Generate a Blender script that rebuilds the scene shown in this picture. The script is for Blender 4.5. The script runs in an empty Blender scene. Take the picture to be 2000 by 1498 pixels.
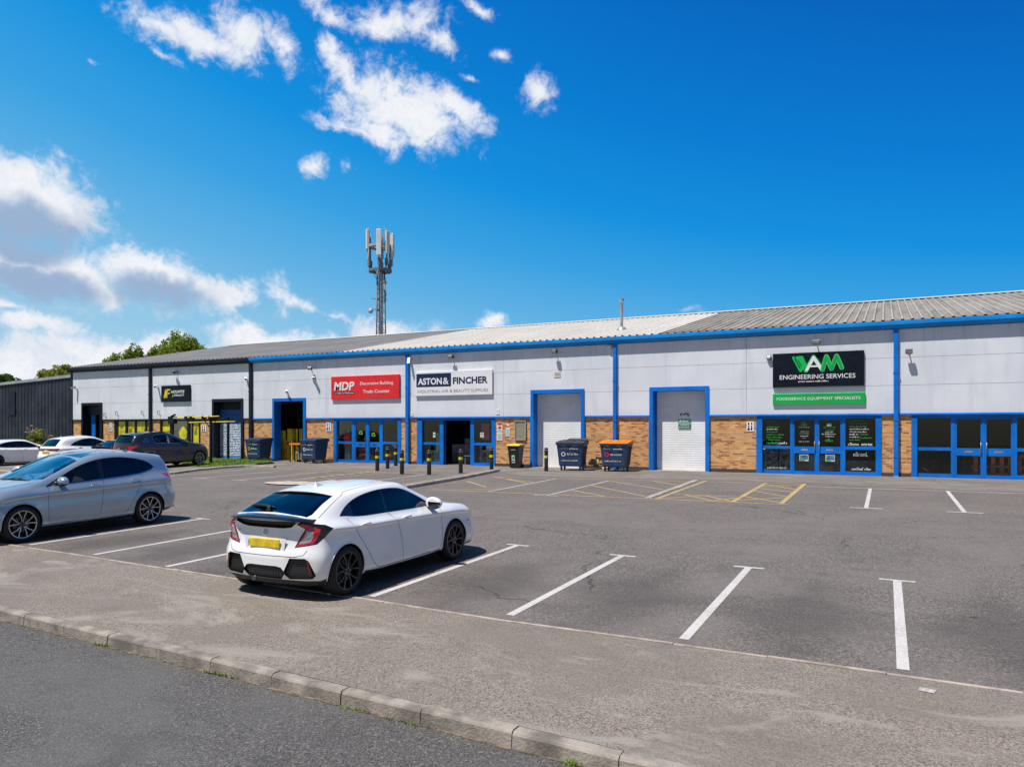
import bpy, bmesh, math, random
import numpy as np
from mathutils import Vector, Matrix, Euler
from mathutils.bvhtree import BVHTree
R = math.radians
random.seed(7)
scene = bpy.context.scene
COL = scene.collection

# ------------------------------------------------------------------ camera
YAW = R(26.6)
cam_d = bpy.data.cameras.new('camera'); cam = bpy.data.objects.new('camera', cam_d); COL.objects.link(cam)
cam.location = (0, 0, 2.32); cam.rotation_euler = (R(90), 0, YAW)
cam_d.sensor_width = 36; cam_d.lens = 36*1459/2000; cam_d.shift_y = 87/2000
cam_d.clip_start = .1; cam_d.clip_end = 6000
scene.camera = cam

# ------------------------------------------------------------------ light
SUN_TRAVEL = Vector((.22, .38, -1)).normalized()
sun_d = bpy.data.lights.new('sun', 'SUN'); sun = bpy.data.objects.new('sun', sun_d); COL.objects.link(sun)
sun.rotation_euler = SUN_TRAVEL.to_track_quat('-Z', 'Y').to_euler()
sun_d.energy = 5.0; sun_d.angle = R(.5); sun_d.color = (1, .95, .88)
sun_el = math.asin(-SUN_TRAVEL.z)
sun_az = math.atan2(-SUN_TRAVEL.x, -SUN_TRAVEL.y)          # clockwise from +Y
scene.view_settings.view_transform = 'Standard'; scene.view_settings.look = 'None'
scene.view_settings.gamma = 1; scene.view_settings.exposure = 0.25

def nd(nt, typ, **kw):
    n = nt.nodes.new(typ)
    for k, v in kw.items():
        if k.startswith('i_'):
            n.inputs[int(k[2:])].default_value = v
        else:
            setattr(n, k, v)
    return n
def lk(nt, a, b): nt.links.new(a, b)
def math_n(nt, op, a, b=None, c=None, clamp=False):
    n = nt.nodes.new('ShaderNodeMath'); n.operation = op; n.use_clamp = clamp
    for i, v in enumerate((a, b, c)):
        if v is None: continue
        if isinstance(v, (int, float)): n.inputs[i].default_value = v
        else: nt.links.new(v, n.inputs[i])
    return n.outputs[0]
def mix_c(nt, fac, a, b, typ='MIX'):
    n = nt.nodes.new('ShaderNodeMix'); n.data_type = 'RGBA'; n.blend_type = typ; n.clamp_factor = True
    for i, v in ((0, fac), (6, a), (7, b)):
        if isinstance(v, (int, float)): n.inputs[i].default_value = v
        elif isinstance(v, (tuple, list)): n.inputs[i].default_value = (*v[:3], 1)
        else: nt.links.new(v, n.inputs[i])
    return n.outputs[2]
def smooth(nt, v, lo, hi, a=0., b=1.):
    n = nt.nodes.new('ShaderNodeMapRange'); n.interpolation_type = 'SMOOTHSTEP'
    nt.links.new(v, n.inputs[0])
    for i, q in zip((1, 2, 3, 4), (lo, hi, a, b)): n.inputs[i].default_value = q
    return n.outputs[0]
def noise(nt, vec, scale, detail=4, rough=.55, dist=0., lac=2.):
    n = nt.nodes.new('ShaderNodeTexNoise')
    n.inputs['Scale'].default_value = scale; n.inputs['Detail'].default_value = detail
    n.inputs['Roughness'].default_value = rough; n.inputs['Distortion'].default_value = dist
    n.inputs['Lacunarity'].default_value = lac
    if vec is not None: nt.links.new(vec, n.inputs['Vector'])
    return n

# ------------------------------------------------------------------ sky with clouds (world directions)
def px_dir(x, y):
    u = (x-1000)/1459; v = (836-y)/1459; c, s = math.cos(YAW), math.sin(YAW)
    return Vector((-s+u*c, c+u*s, v)).normalized()
world = bpy.data.worlds.new('World'); scene.world = world; world.use_nodes = True
wt = world.node_tree; wt.nodes.clear()
sky = nd(wt, 'ShaderNodeTexSky', sky_type='NISHITA', sun_disc=False, sun_elevation=sun_el, sun_rotation=sun_az,
         air_density=1.0, dust_density=.35, ozone_density=2.5, altitude=100)
tc = nd(wt, 'ShaderNodeTexCoord'); DIR = tc.outputs['Generated']
# the polarised deep blue of the sky ahead (away from the sun): ramp over height, deeper towards the right
SKYK = 1/(.095*1.19)
_r = Vector((math.cos(YAW), math.sin(YAW), 0)); _f = Vector((-math.sin(YAW), math.cos(YAW), 0))
def vmath(op, a, b):
    n = wt.nodes.new('ShaderNodeVectorMath'); n.operation = op
    for i, v in enumerate((a, b)):
        if v is None: continue
        if isinstance(v, (tuple, list, Vector)): n.inputs[i].default_value = tuple(v)
        else: wt.links.new(v, n.inputs[i])
    return n
sepd = nd(wt, 'ShaderNodeSeparateXYZ'); lk(wt, DIR, sepd.inputs[0])
az = vmath('DOT_PRODUCT', DIR, _r).outputs['Value']; fw = vmath('DOT_PRODUCT', DIR, _f).outputs['Value']
zz = math_n(wt, 'MULTIPLY_ADD', az, .08, math_n(wt, 'MULTIPLY', sepd.outputs[2], math_n(wt, 'MULTIPLY_ADD', az, .55, 1.)))
rp = nd(wt, 'ShaderNodeValToRGB'); lk(wt, zz, rp.inputs[0]); el = rp.color_ramp.elements
SKYR = [(0, (.42, .66, .82)), (.07, (.29, .58, .81)), (.15, (.12, .45, .79)), (.22, (.042, .365, .775)), (.30, (.006, .285, .745)), (.42, (.0015, .205, .655)), (.52, (.0012, .160, .58)), (.64, (.001, .105, .455)), (1, (.001, .07, .34))]
el[0].position = 0; el[0].color = (*SKYR[0][1], 1); el[1].position = 1; el[1].color = (*SKYR[-1][1], 1)
for p, c in SKYR[1:-1]: e = el.new(p); e.color = (*c, 1)
grad = vmath('MULTIPLY', rp.outputs[0], (SKYK, SKYK, SKYK)).outputs[0]
back = vmath('MULTIPLY', sky.outputs[0], (.50, .52, .58)).outputs[0]
skycol = mix_c(wt, smooth(wt, fw, -.35, .35, 0., .97), back, grad)
# clouds: list of ellipses (x, y, rx, ry, rotation, weight) on the sky
CL = [(390, 75, 150, 45, 8, 1), (470, 70, 60, 70, 20, 1), (540, 95, 60, 35, 60, .9), (320, 115, 40, 14, 40, .75),
      (650, 20, 70, 25, 15, .8), (760, 40, 110, 38, -8, .85), (830, 70, 70, 26, 30, .8), (930, 12, 50, 16, 20, .7),
      (780, 210, 160, 85, 22, 1.15), (690, 145, 80, 40, 40, .95), (650, 100, 42, 30, 60, .8), (880, 210, 100, 36, 35, 1), (800, 280, 70, 26, 20, .85), (700, 260, 90, 20, 14, .8),
      (1055, 185, 38, 40, 70, .85), (985, 108, 28, 16, 25, .75), (615, 332, 32, 24, 0, .85), (740, 255, 120, 24, 5, .9),
      (40, 400, 150, 95, 8, 1.3), (150, 440, 50, 36, 30, .9), (60, 520, 180, 62, 6, 1.35), (175, 545, 60, 40, 30, 1.05),
      (300, 555, 100, 52, 8, 1.25), (400, 575, 90, 34, 6, 1.1), (225, 585, 60, 26, -10, .95), (480, 570, 26, 38, -35, .7), (545, 580, 24, 44, -10, .72), (580, 590, 42, 18, 0, .75),
      (60, 632, 110, 26, 4, 1.05), (230, 690, 260, 42, 0, 1.3), (60, 720, 190, 50, 0, 1.3), (470, 655, 70, 32, 0, 1.1), (560, 668, 130, 26, 0, 1.0), (400, 700, 120, 30, 0, 1.),
      (745, 640, 80, 34, 0, 1.05), (665, 618, 30, 18, 20, .7), (820, 640, 60, 22, 0, .8), (962, 630, 38, 20, 0, 1.0), (190, 115, 14, 8, 0, .55), (1330, 610, 40, 8, 0, .35), (690, 335, 14, 14, 0, .5), (925, 155, 24, 8, 20, .5), (20, 595, 40, 14, 0, .8)]
n1 = noise(wt, DIR, 9, 3, .6); n2 = noise(wt, DIR, 34, 4, .65)
w1 = vmath('MULTIPLY', vmath('SUBTRACT', n1.outputs['Color'], (.5, .5, .5)).outputs[0], (.05, .05, .05)).outputs[0]
w2 = vmath('MULTIPLY', vmath('SUBTRACT', n2.outputs['Color'], (.5, .5, .5)).outputs[0], (.022, .022, .022)).outputs[0]
WD = vmath('ADD', vmath('ADD', DIR, w1).outputs[0], w2).outputs[0]
acc = None; accs = None
for (x, y, rx, ry, rot, wgt) in CL:
    cdir = px_dir(x, y)
    right = Vector((0, 0, 1)).cross(cdir).normalized() * -1
    up = right.cross(cdir).normalized()
    if up.z < 0: up = -up
    a = R(-rot); t1 = right*math.cos(a)+up*math.sin(a); t2 = -right*math.sin(a)+up*math.cos(a)
    sc = 1459*(1+((x-1000)/1459)**2+((836-y)/1459)**2)**.5
    # perspective stretch towards the frame edge is small enough to fold into the radius
    gq = 1.32 if (x < 640 and y > 300) else 1.16; ra = gq*rx/sc; rb = gq*ry/sc
    off = (cdir.dot(t1), cdir.dot(t2))
    u = vmath('DOT_PRODUCT', WD, t1/ra).outputs['Value']
    v = vmath('DOT_PRODUCT', WD, t2/rb).outputs['Value']
    cb = wt.nodes.new('ShaderNodeCombineXYZ'); lk(wt, u, cb.inputs[0]); lk(wt, v, cb.inputs[1])
    ln = vmath('LENGTH', cb.outputs[0], None).outputs['Value']
    f = math_n(wt, 'MULTIPLY', math_n(wt, 'SUBTRACT', 1., ln), wgt)
    acc = f if acc is None else math_n(wt, 'SMOOTH_MAX', acc, f, .12)
    vs = math_n(wt, 'MULTIPLY', v, max(0, 1))            # signed height inside the cloud
    if (x < 250 and 300 < y < 575) or (x, y) == (300, 555):
        g = math_n(wt, 'MULTIPLY', math_n(wt, 'SUBTRACT', .18, v), math_n(wt, 'MAXIMUM', f, 0.))
        accs = g if accs is None else math_n(wt, 'MAXIMUM', accs, g)
fb = noise(wt, DIR, 24, 10, .60, .7)
fb2 = noise(wt, DIR, 85, 8, .68, .8)
dn = math_n(wt, 'ADD', acc, math_n(wt, 'MULTIPLY', math_n(wt, 'SUBTRACT', fb.outputs[0], .5), 1.75))
dn = math_n(wt, 'ADD', dn, math_n(wt, 'MULTIPLY', math_n(wt, 'SUBTRACT', fb2.outputs[0], .5), .95))
sz = nd(wt, 'ShaderNodeSeparateXYZ'); lk(wt, DIR, sz.inputs[0])
cov = math_n(wt, 'POWER', smooth(wt, dn, .0, .85), 1.25)
cov = math_n(wt, 'MULTIPLY', cov, smooth(wt, acc, -.14, .12))
# grey-blue undersides of the thick clouds
shd = smooth(wt, math_n(wt, 'ADD', accs, math_n(wt, 'MULTIPLY', math_n(wt, 'SUBTRACT', noise(wt, DIR, 14, 5, .55).outputs[0], .5), .55)), -.02, .34)
wisp = smooth(wt, fb2.outputs[0], .35, .7)
ccol = mix_c(wt, math_n(wt, 'MULTIPLY', wisp, .4), (8.0, 8.15, 8.45), (5.9, 6.4, 7.5))
ccol = mix_c(wt, shd, ccol, (2.9, 4.0, 5.7))
final = mix_c(wt, cov, skycol, ccol)
bg = nd(wt, 'ShaderNodeBackground'); bg.inputs[1].default_value = .095
lk(wt, final, bg.inputs[0])
wo = nd(wt, 'ShaderNodeOutputWorld'); lk(wt, bg.outputs[0], wo.inputs[0])
world.cycles.sampling_method = 'MANUAL'; world.cycles.sample_map_resolution = 512

# ------------------------------------------------------------------ helpers
SL = .0147
def gz(y): return SL*y
def tag(o, label=None, cat=None, group=None, kind=None):
    if label: o['label'] = label
    if cat: o['category'] = cat
    if group: o['group'] = group
    if kind: o['kind'] = kind
    return o
def thing(name, label, cat, loc=(0, 0, 0), rot=(0, 0, 0), group=None):
    o = bpy.data.objects.new(name, None); COL.objects.link(o); o.location = loc; o.rotation_euler = rot
    o.empty_display_size = .2
    return tag(o, label, cat, group)
def obj(name, bm, mat, parent=None, loc=None, smooth_s=False, angle=None):
    me = bpy.data.meshes.new(name)
    if isinstance(bm, tuple): me.from_pydata(*bm)
    else:
        if name in ('door_handle', 'arch_lip', 'mirror', 'aerial_fin', 'emblem', 'plate_recess'): bmesh.ops.recalc_face_normals(bm, faces=bm.faces[:])
        bm.to_mesh(me); bm.free()
    mats = mat if isinstance(mat, (list, tuple)) else [mat]
    for m in mats: me.materials.append(m)
    if smooth_s:
        me.polygons.foreach_set('use_smooth', [True]*len(me.polygons))
        if angle is not None: me.set_sharp_from_angle(angle=R(angle))
    o = bpy.data.objects.new(name, me); COL.objects.link(o)
    if parent is not None: o.parent = parent
    if loc is not None: o.location = loc
    return o
def wobj(name, bm, mat, parent, **k):
    """mesh built in world coordinates under an unrotated thing (or under a part of it)"""
    l = Vector((0, 0, 0)); p = parent
    while p is not None: l -= p.location; p = p.parent
    return obj(name, bm, mat, parent, loc=l, **k)
def struct(name, bm, mat, **k):
    o = obj(name, bm, mat, **k); o['kind'] = 'structure'; return o
def copy_tree(o, parent=None):
    c = o.copy(); COL.objects.link(c)
    if parent is not None: c.parent = parent
    for ch in [x for x in bpy.data.objects if x.parent == o]: copy_tree(ch, c)
    return c
def box(bm, x0, x1, y0, y1, z0, z1, mi=0):
    vs = [bm.verts.new(p) for p in ((x0,y0,z0),(x1,y0,z0),(x1,y1,z0),(x0,y1,z0),(x0,y0,z1),(x1,y0,z1),(x1,y1,z1),(x0,y1,z1))]
    fs = []
    for f in ((0,3,2,1),(4,5,6,7),(0,1,5,4),(1,2,6,5),(2,3,7,6),(3,0,4,7)):
        q = bm.faces.new([vs[i] for i in f]); q.material_index = mi; fs.append(q)
    return fs
def boxm(*a, bev=0, seg=1):
    bm = bmesh.new(); box(bm, *a)
    if bev: bmesh.ops.bevel(bm, geom=bm.edges[:], offset=bev, segments=seg, affect='EDGES', profile=.5)
    return bm
def quad(bm, pts, mi=0):
    f = bm.faces.new([bm.verts.new(p) for p in pts]); f.material_index = mi; return f
def prism(bm, poly, axis, a, b, mi=0):
    """poly: list of 2-D points extruded along axis from a to b (axis 'x': (y,z); 'y': (x,z); 'z': (x,y))"""
    def P(p, t):
        return {'x': (t, p[0], p[1]), 'y': (p[0], t, p[1]), 'z': (p[0], p[1], t)}[axis]
    A = [bm.verts.new(P(p, a)) for p in poly]; B = [bm.verts.new(P(p, b)) for p in poly]
    n = len(poly); fs = []
    for i in range(n): fs.append(bm.faces.new((A[i], A[(i+1) % n], B[(i+1) % n], B[i])))
    fs.append(bm.faces.new(A[::-1])); fs.append(bm.faces.new(B))
    for f in fs: f.material_index = mi
    bmesh.ops.recalc_face_normals(bm, faces=fs)
    return fs
def tube(bm, pts, r, n=8, mi=0, cap=True):
    pts = [Vector(p) for p in pts]; rings = []
    rr = r if isinstance(r, (list, tuple)) else [r]*len(pts)
    up0 = None
    for i, p in enumerate(pts):
        d = (pts[min(i+1, len(pts)-1)]-pts[max(i-1, 0)]).normalized()
        ref = Vector((0, 0, 1)) if abs(d.z) < .95 else Vector((1, 0, 0))
        if up0 is not None: ref = up0
        s = d.cross(ref)
        if s.length < 1e-5: s = d.cross(Vector((0, 1, 0)))
        s.normalize(); u = s.cross(d).normalized(); up0 = u
        rings.append([bm.verts.new(p+s*rr[i]*math.cos(2*math.pi*k/n)+u*rr[i]*math.sin(2*math.pi*k/n)) for k in range(n)])
    for a, b in zip(rings, rings[1:]):
        for k in range(n):
            f = bm.faces.new((a[k], a[(k+1) % n], b[(k+1) % n], b[k])); f.material_index = mi; f.smooth = True
    if cap:
        f = bm.faces.new(rings[0][::-1]); f.material_index = mi
        f = bm.faces.new(rings[-1]); f.material_index = mi
def lathe(bm, prof, axis='z', n=32, center=(0, 0, 0), mi=0, cap=True):
    """prof: (radius, t) pairs turned about an axis"""
    c = Vector(center); rings = []
    for r, t in prof:
        ring = []
        for k in range(n):
            a = 2*math.pi*k/n
            p = {'z': (r*math.cos(a), r*math.sin(a), t), 'y': (r*math.cos(a), t, r*math.sin(a)), 'x': (t, r*math.cos(a), r*math.sin(a))}[axis]
            ring.append(bm.verts.new(c+Vector(p)))
        rings.append(ring)
    fs = []
    for a, b in zip(rings, rings[1:]):
        for k in range(n):
            f = bm.faces.new((a[k], a[(k+1) % n], b[(k+1) % n], b[k])); f.material_index = mi; f.smooth = True; fs.append(f)
    if cap: fs.append(bm.faces.new(rings[0][::-1])); fs.append(bm.faces.new(rings[-1]))
    for f in fs: f.material_index = mi
    bmesh.ops.recalc_face_normals(bm, faces=fs)
    return fs
def text_mesh(txt, size, bold=0., shear=0., depth=.004, spacing=1., align='LEFT', width=None, height=None):
    cu = bpy.data.curves.new('t', 'FONT'); cu.body = txt; cu.size = size; cu.offset = bold; cu.shear = shear
    cu.extrude = depth; cu.space_character = spacing; cu.resolution_u = 3
    o = bpy.data.objects.new('t', cu); COL.objects.link(o)
    dg = bpy.context.evaluated_depsgraph_get(); dg.update()
    me = bpy.data.meshes.new_from_object(o.evaluated_get(dg)); bm = bmesh.new(); bm.from_mesh(me)
    bpy.data.objects.remove(o); bpy.data.curves.remove(cu); bpy.data.meshes.remove(me)
    for f in bm.faces: f.material_index = 0; f.smooth = False
    xs = [v.co.x for v in bm.verts]; ys = [v.co.y for v in bm.verts]
    if xs:
        x0, x1, y0, y1 = min(xs), max(xs), min(ys), max(ys)
        sx = width/(x1-x0) if width else 1.; sy = height/(y1-y0) if height else (sx if width else 1.)
        for v in bm.verts: v.co.x = (v.co.x-x0)*sx; v.co.y = (v.co.y-y0)*sy
        if align == 'CENTER':
            w = (x1-x0)*sx
            for v in bm.verts: v.co.x -= w/2
    return bm
def wall_text(txt, x, z, y, width=None, height=None, **k):
    """lettering standing on a wall that faces -Y; (x, z) is its lower left (or lower centre) corner"""
    bm = text_mesh(txt, 1., width=width, height=height, **k)
    for v in bm.verts: v.co = Vector((x+v.co.x, y-v.co.z, z+v.co.y))
    bmesh.ops.recalc_face_normals(bm, faces=bm.faces[:])
    return bm

# ------------------------------------------------------------------ materials
def new_mat(name):
    m = bpy.data.materials.new(name); m.use_nodes = True; nt = m.node_tree
    b = nt.nodes['Principled BSDF']; return m, nt, b
def setp(b, **k):
    for n, v in k.items():
        key = {'col': 'Base Color', 'rough': 'Roughness', 'metal': 'Metallic', 'coat': 'Coat Weight', 'spec': 'Specular IOR Level', 'ior': 'IOR', 'coatr': 'Coat Roughness', 'trans': 'Transmission Weight', 'sss': 'Subsurface Weight'}[n]
        b.inputs[key].default_value = (*v, 1) if n == 'col' else v
def plain(name, col, rough=.5, var=.08, scale=3., metal=0., coat=0., spec=.5, bump=0., bscale=60., dirt=0.):
    m, nt, b = new_mat(name)
    setp(b, rough=rough, metal=metal, coat=coat, spec=spec)
    geo = nd(nt, 'ShaderNodeTexCoord'); vec = geo.outputs['Object']
    n = noise(nt, vec, scale, 5, .6)
    f = smooth(nt, n.outputs[0], .3, .7)
    dark = tuple(c*(1-var*1.6) for c in col); lite = tuple(min(1, c*(1+var)) for c in col)
    c = mix_c(nt, f, dark, lite)
    if dirt:
        mp = nd(nt, 'ShaderNodeMapping'); lk(nt, vec, mp.inputs[0]); mp.inputs['Scale'].default_value = (6, 6, .35)
        d = smooth(nt, noise(nt, mp.outputs[0], 1.3, 5, .6).outputs[0], .5, .8)
        c = mix_c(nt, math_n(nt, 'MULTIPLY', d, dirt), c, tuple(q*.45 for q in col))
    lk(nt, c, b.inputs['Base Color'])
    lk(nt, smooth(nt, noise(nt, vec, scale*4, 3).outputs[0], .2, .8, max(.02, rough-.08), min(1, rough+.1)), b.inputs['Roughness'])
    if bump:
        bn = nd(nt, 'ShaderNodeBump'); bn.inputs['Strength'].default_value = bump; bn.inputs['Distance'].default_value = .01
        lk(nt, noise(nt, vec, bscale, 4).outputs[0], bn.inputs['Height']); lk(nt, bn.outputs[0], b.inputs['Normal'])
    return m
def asphalt(name, base, speck, amp, patch, patch_amt, stain=None, cracks=True, gscale=1., bays=False):
    m, nt, b = new_mat(name); setp(b, rough=.88, spec=.3)
    g = nd(nt, 'ShaderNodeNewGeometry'); P = g.outputs['Position']
    fine = noise(nt, P, 52*gscale, 4, .8); med = noise(nt, P, 30*gscale, 3, .7)
    vor = nd(nt, 'ShaderNodeTexVoronoi'); vor.inputs['Scale'].default_value = 44*gscale; lk(nt, P, vor.inputs['Vector'])
    dark = tuple(c*(1-amp) for c in base)
    c = mix_c(nt, smooth(nt, fine.outputs[0], .40, .60), dark, tuple(q*(1+amp) for q in base))
    c = mix_c(nt, math_n(nt, 'MULTIPLY', smooth(nt, med.outputs[0], .6, .75), .7), c, speck)
    sc = nd(nt, 'ShaderNodeSeparateColor'); lk(nt, vor.outputs['Color'], sc.inputs[0])
    c = mix_c(nt, math_n(nt, 'MULTIPLY', smooth(nt, sc.outputs[0], .82, .95), .55), c, speck)
    c = mix_c(nt, math_n(nt, 'MULTIPLY', smooth(nt, sc.outputs[1], .82, .95), .6), c, tuple(q*.35 for q in base))
    # broad patches of wear
    big = noise(nt, P, .38, 5, .6, .6); mid = noise(nt, P, 1.7, 5, .62, .3)
    c = mix_c(nt, math_n(nt, 'MULTIPLY', smooth(nt, big.outputs[0], .42, .62), patch_amt), c, patch)
    c = mix_c(nt, math_n(nt, 'MULTIPLY', smooth(nt, mid.outputs[0], .5, .72), patch_amt*.7), c, tuple(q*.62 for q in base))
    if stain is not None:
        mp = nd(nt, 'ShaderNodeMapping'); lk(nt, P, mp.inputs[0]); mp.inputs['Scale'].default_value = (.5, 1.2, 1)
        mp.inputs['Rotation'].default_value = (0, 0, .2)
        s = noise(nt, mp.outputs[0], 1.15, 6, .65, 1.2)
        c = mix_c(nt, math_n(nt, 'MULTIPLY', smooth(nt, s.outputs[0], .5, .66), .7), c, stain)
    if bays:                                 # oil and tyre darkening in the middle of each bay of the near row
        sp = nd(nt, 'ShaderNodeSeparateXYZ'); lk(nt, P, sp.inputs[0])
        wob = math_n(nt, 'MULTIPLY', math_n(nt, 'SUBTRACT', noise(nt, P, 1.3, 4, .6).outputs[0], .5), 1.1)
        fx = math_n(nt, 'ABSOLUTE', math_n(nt, 'SUBTRACT', math_n(nt, 'FRACT', math_n(nt, 'MULTIPLY_ADD', sp.outputs[0], 1/2.06, 50.92)), .5))
        fy = math_n(nt, 'ABSOLUTE', math_n(nt, 'MULTIPLY_ADD', sp.outputs[1], .40, -3.75))
        dd = math_n(nt, 'ADD', math_n(nt, 'ADD', math_n(nt, 'MULTIPLY', fx, 1.7), fy), wob)
        oil = smooth(nt, dd, .25, 1.15, 1., 0.)
        c = mix_c(nt, math_n(nt, 'MULTIPLY', oil, .55), c, tuple(q*.42 for q in base))
        tr = nd(nt, 'ShaderNodeMapping'); lk(nt, P, tr.inputs[0]); tr.inputs['Rotation'].default_value = (0, 0, .12); tr.inputs['Scale'].default_value = (.12, 1.4, 1)
        c = mix_c(nt, math_n(nt, 'MULTIPLY', smooth(nt, noise(nt, tr.outputs[0], 1.6, 4, .6, .4).outputs[0], .55, .72), .28), c, tuple(q*.55 for q in base))
        vs_ = nd(nt, 'ShaderNodeTexVoronoi'); vs_.inputs['Scale'].default_value = 1.1; lk(nt, P, vs_.inputs['Vector'])
        c = mix_c(nt, math_n(nt, 'MULTIPLY', smooth(nt, vs_.outputs['Distance'], .03, .07, 1., 0.), .75), c, tuple(q*.3 for q in base))
    if cracks:
        wp = noise(nt, P, 1.6, 3); off = nd(nt, 'ShaderNodeVectorMath', operation='MULTIPLY_ADD')
        lk(nt, wp.outputs['Color'], off.inputs[0]); off.inputs[1].default_value = (.9, .9, 0); lk(nt, P, off.inputs[2])
        cr = nd(nt, 'ShaderNodeTexVoronoi', feature='DISTANCE_TO_EDGE'); cr.inputs['Scale'].default_value = .17; lk(nt, off.outputs[0], cr.inputs['Vector'])
        cm = smooth(nt, cr.outputs['Distance'], .0015, .0045, 1., 0.)
        gate = smooth(nt, noise(nt, P, .25, 2).outputs[0], .5, .58)
        c = mix_c(nt, math_n(nt, 'MULTIPLY', math_n(nt, 'MULTIPLY', cm, gate), .7), c, tuple(q*.3 for q in base))
    lk(nt, c, b.inputs['Base Color'])
    bn = nd(nt, 'ShaderNodeBump'); bn.inputs['Strength'].default_value = .75; bn.inputs['Distance'].default_value = .006
    h = math_n(nt, 'ADD', med.outputs[0], math_n(nt, 'MULTIPLY', vor.outputs['Distance'], .8))
    lk(nt, h, bn.inputs['Height']); lk(nt, bn.outputs[0], b.inputs['Normal'])
    return m
M = {}
M['carpark'] = asphalt('car park asphalt', (.127, .111, .101), (.29, .262, .24), .58, (.170, .150, .136), .5, bays=True)
M['road'] = asphalt('road asphalt', (.082, .077, .073), (.22, .21, .20), .62, (.115, .112, .108), .5, gscale=1.5, cracks=False)
M['pave'] = asphalt('pavement asphalt', (.196, .168, .140), (.33, .295, .255), .46, (.158, .136, .114), .6, stain=(.285, .262, .228), cracks=False, gscale=1.3)
M['apron'] = asphalt('apron asphalt', (.175, .155, .138), (.26, .24, .22), .3, (.125, .108, .096), .7, stain=(.24, .215, .19))
M['concrete'] = plain('kerb concrete', (.36, .325, .29), .85, .22, 2.2, bump=.7, bscale=70, dirt=.5)
M['edging'] = plain('edging concrete', (.36, .30, .25), .9, .2, 5, bump=.5, bscale=90)
def paint(name, col, under, lo=.36, hi=.52, amt=.8):
    m, nt, b = new_mat(name); setp(b, rough=.7, spec=.3)
    g = nd(nt, 'ShaderNodeNewGeometry'); P = g.outputs['Position']
    w = noise(nt, P, 26, 6, .75); w2 = noise(nt, P, 1.6, 3)
    f = math_n(nt, 'ADD', math_n(nt, 'MULTIPLY', w.outputs[0], .75), math_n(nt, 'MULTIPLY', w2.outputs[0], .25))
    f = math_n(nt, 'MULTIPLY', smooth(nt, f, lo, hi, 1., 0.), amt)
    lk(nt, mix_c(nt, f, col, under), b.inputs['Base Color']); return m
M['wpaint'] = paint('white line paint', (.51, .485, .462), (.26, .245, .235), .36, .54, .7)
M['wpaint_worn'] = paint('worn white line paint', (.56, .53, .50), (.17, .16, .15), .42, .64, .7)
M['ypaint'] = paint('worn yellow line paint', (.50, .345, .12), (.19, .165, .14), .38, .58, .85)
# ------------------------------------------------------------------ ground
KX0, KS = -1.63, -.0655                       # kerb back line
def kerb_y(x): return 5.01 + (x-KX0)*KS
EDGE = [(-70, 11.5), (-40, 9.6), (-25, 8.75), (-14.98, 8.32), (-9.94, 8.0), (-6.64, 7.78), (-3.79, 7.58), (-1.02, 7.53), (1.03, 7.46), (6, 7.3), (40, 6.2)]
bm = bmesh.new()
xs = [-300, -120, -70, 40, 160]
for a, b in zip(xs, xs[1:]):
    quad(bm, [(a, -220, gz(-220)-.5), (b, -220, gz(-220)-.5), (b, 62, gz(62)-.5), (a, 62, gz(62)-.5)])
quad(bm, [(-2500, 62, gz(62)-.5), (2500, 62, gz(62)-.5), (2500, 2600, gz(62)-.5), (-2500, 2600, gz(62)-.5)])
quad(bm, [(-2500, -220, gz(62)-.5), (-300, -220, gz(62)-.5), (-300, 62, gz(62)-.5), (-2500, 62, gz(62)-.5)])
M['field'] = plain('field grass', (.06, .10, .03), .9, .25, .3)
struct('ground', bm, M['field'])
bm = bmesh.new()                              # car park: everything beyond the edging strip
top = [(x, y+.05) for x, y in EDGE]
for (xa, ya), (xb, yb) in zip(top, top[1:]):
    quad(bm, [(xa, ya, gz(ya)), (xb, yb, gz(yb)), (xb, 60, gz(60)), (xa, 60, gz(60))])
struct('car_park', bm, M['carpark'])
bm = bmesh.new()                              # pavement between kerb and edging
for (xa, ya), (xb, yb) in zip(EDGE, EDGE[1:]):
    ka, kb = kerb_y(xa), kerb_y(xb)
    quad(bm, [(xa, ka, gz(ka)), (xb, kb, gz(kb)), (xb, yb, gz(yb)), (xa, ya, gz(ya))])
struct('pavement', bm, M['pave'])
bm = bmesh.new()                              # flush concrete edging between them
rr = random.Random(3)
for (xa, ya), (xb, yb) in zip(EDGE, EDGE[1:]):
    n = max(1, round(math.hypot(xb-xa, yb-ya)/.915))
    for k in range(n):
        t0, t1 = k/n, (k+1)/n-.006/ (math.hypot(xb-xa, yb-ya)/n) / n
        x0, y0, x1, y1 = xa+(xb-xa)*t0, ya+(yb-ya)*t0, xa+(xb-xa)*t1, ya+(yb-ya)*t1
        dz = rr.uniform(.006, .014)
        vs = []
        for (x, y) in ((x0, y0-.002), (x1, y1-.002), (x1, y1+.052), (x0, y0+.052)):
            vs.append((x, y, gz(y)+dz))
        t = [bm.verts.new(v) for v in vs]; bo = [bm.verts.new((v[0], v[1], v[2]-.08)) for v in vs]
        bm.faces.new(t)
        for i in range(4): bm.faces.new((t[i], bo[i], bo[(i+1) % 4], t[(i+1) % 4]))
struct('edging_strip', bm, M['edging'])
bm = bmesh.new()                              # road, lower by the kerb's height
def rz(y): return gz(y)-.118
for a, b in zip(xs, xs[1:]):
    ka, kb = kerb_y(a)-.10, kerb_y(b)-.10
    quad(bm, [(a, -60, rz(-60)), (b, -60, rz(-60)), (b, kb, rz(kb)), (a, ka, rz(ka))])
struct('road', bm, M['road'])
bm = bmesh.new(); KW = .125                   # kerb stones, each with a battered face and rounded arris
x = -70.; L = .845; ang = math.atan(KS)
rr = random.Random(11)
x = -1.63 + .845*-80
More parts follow.
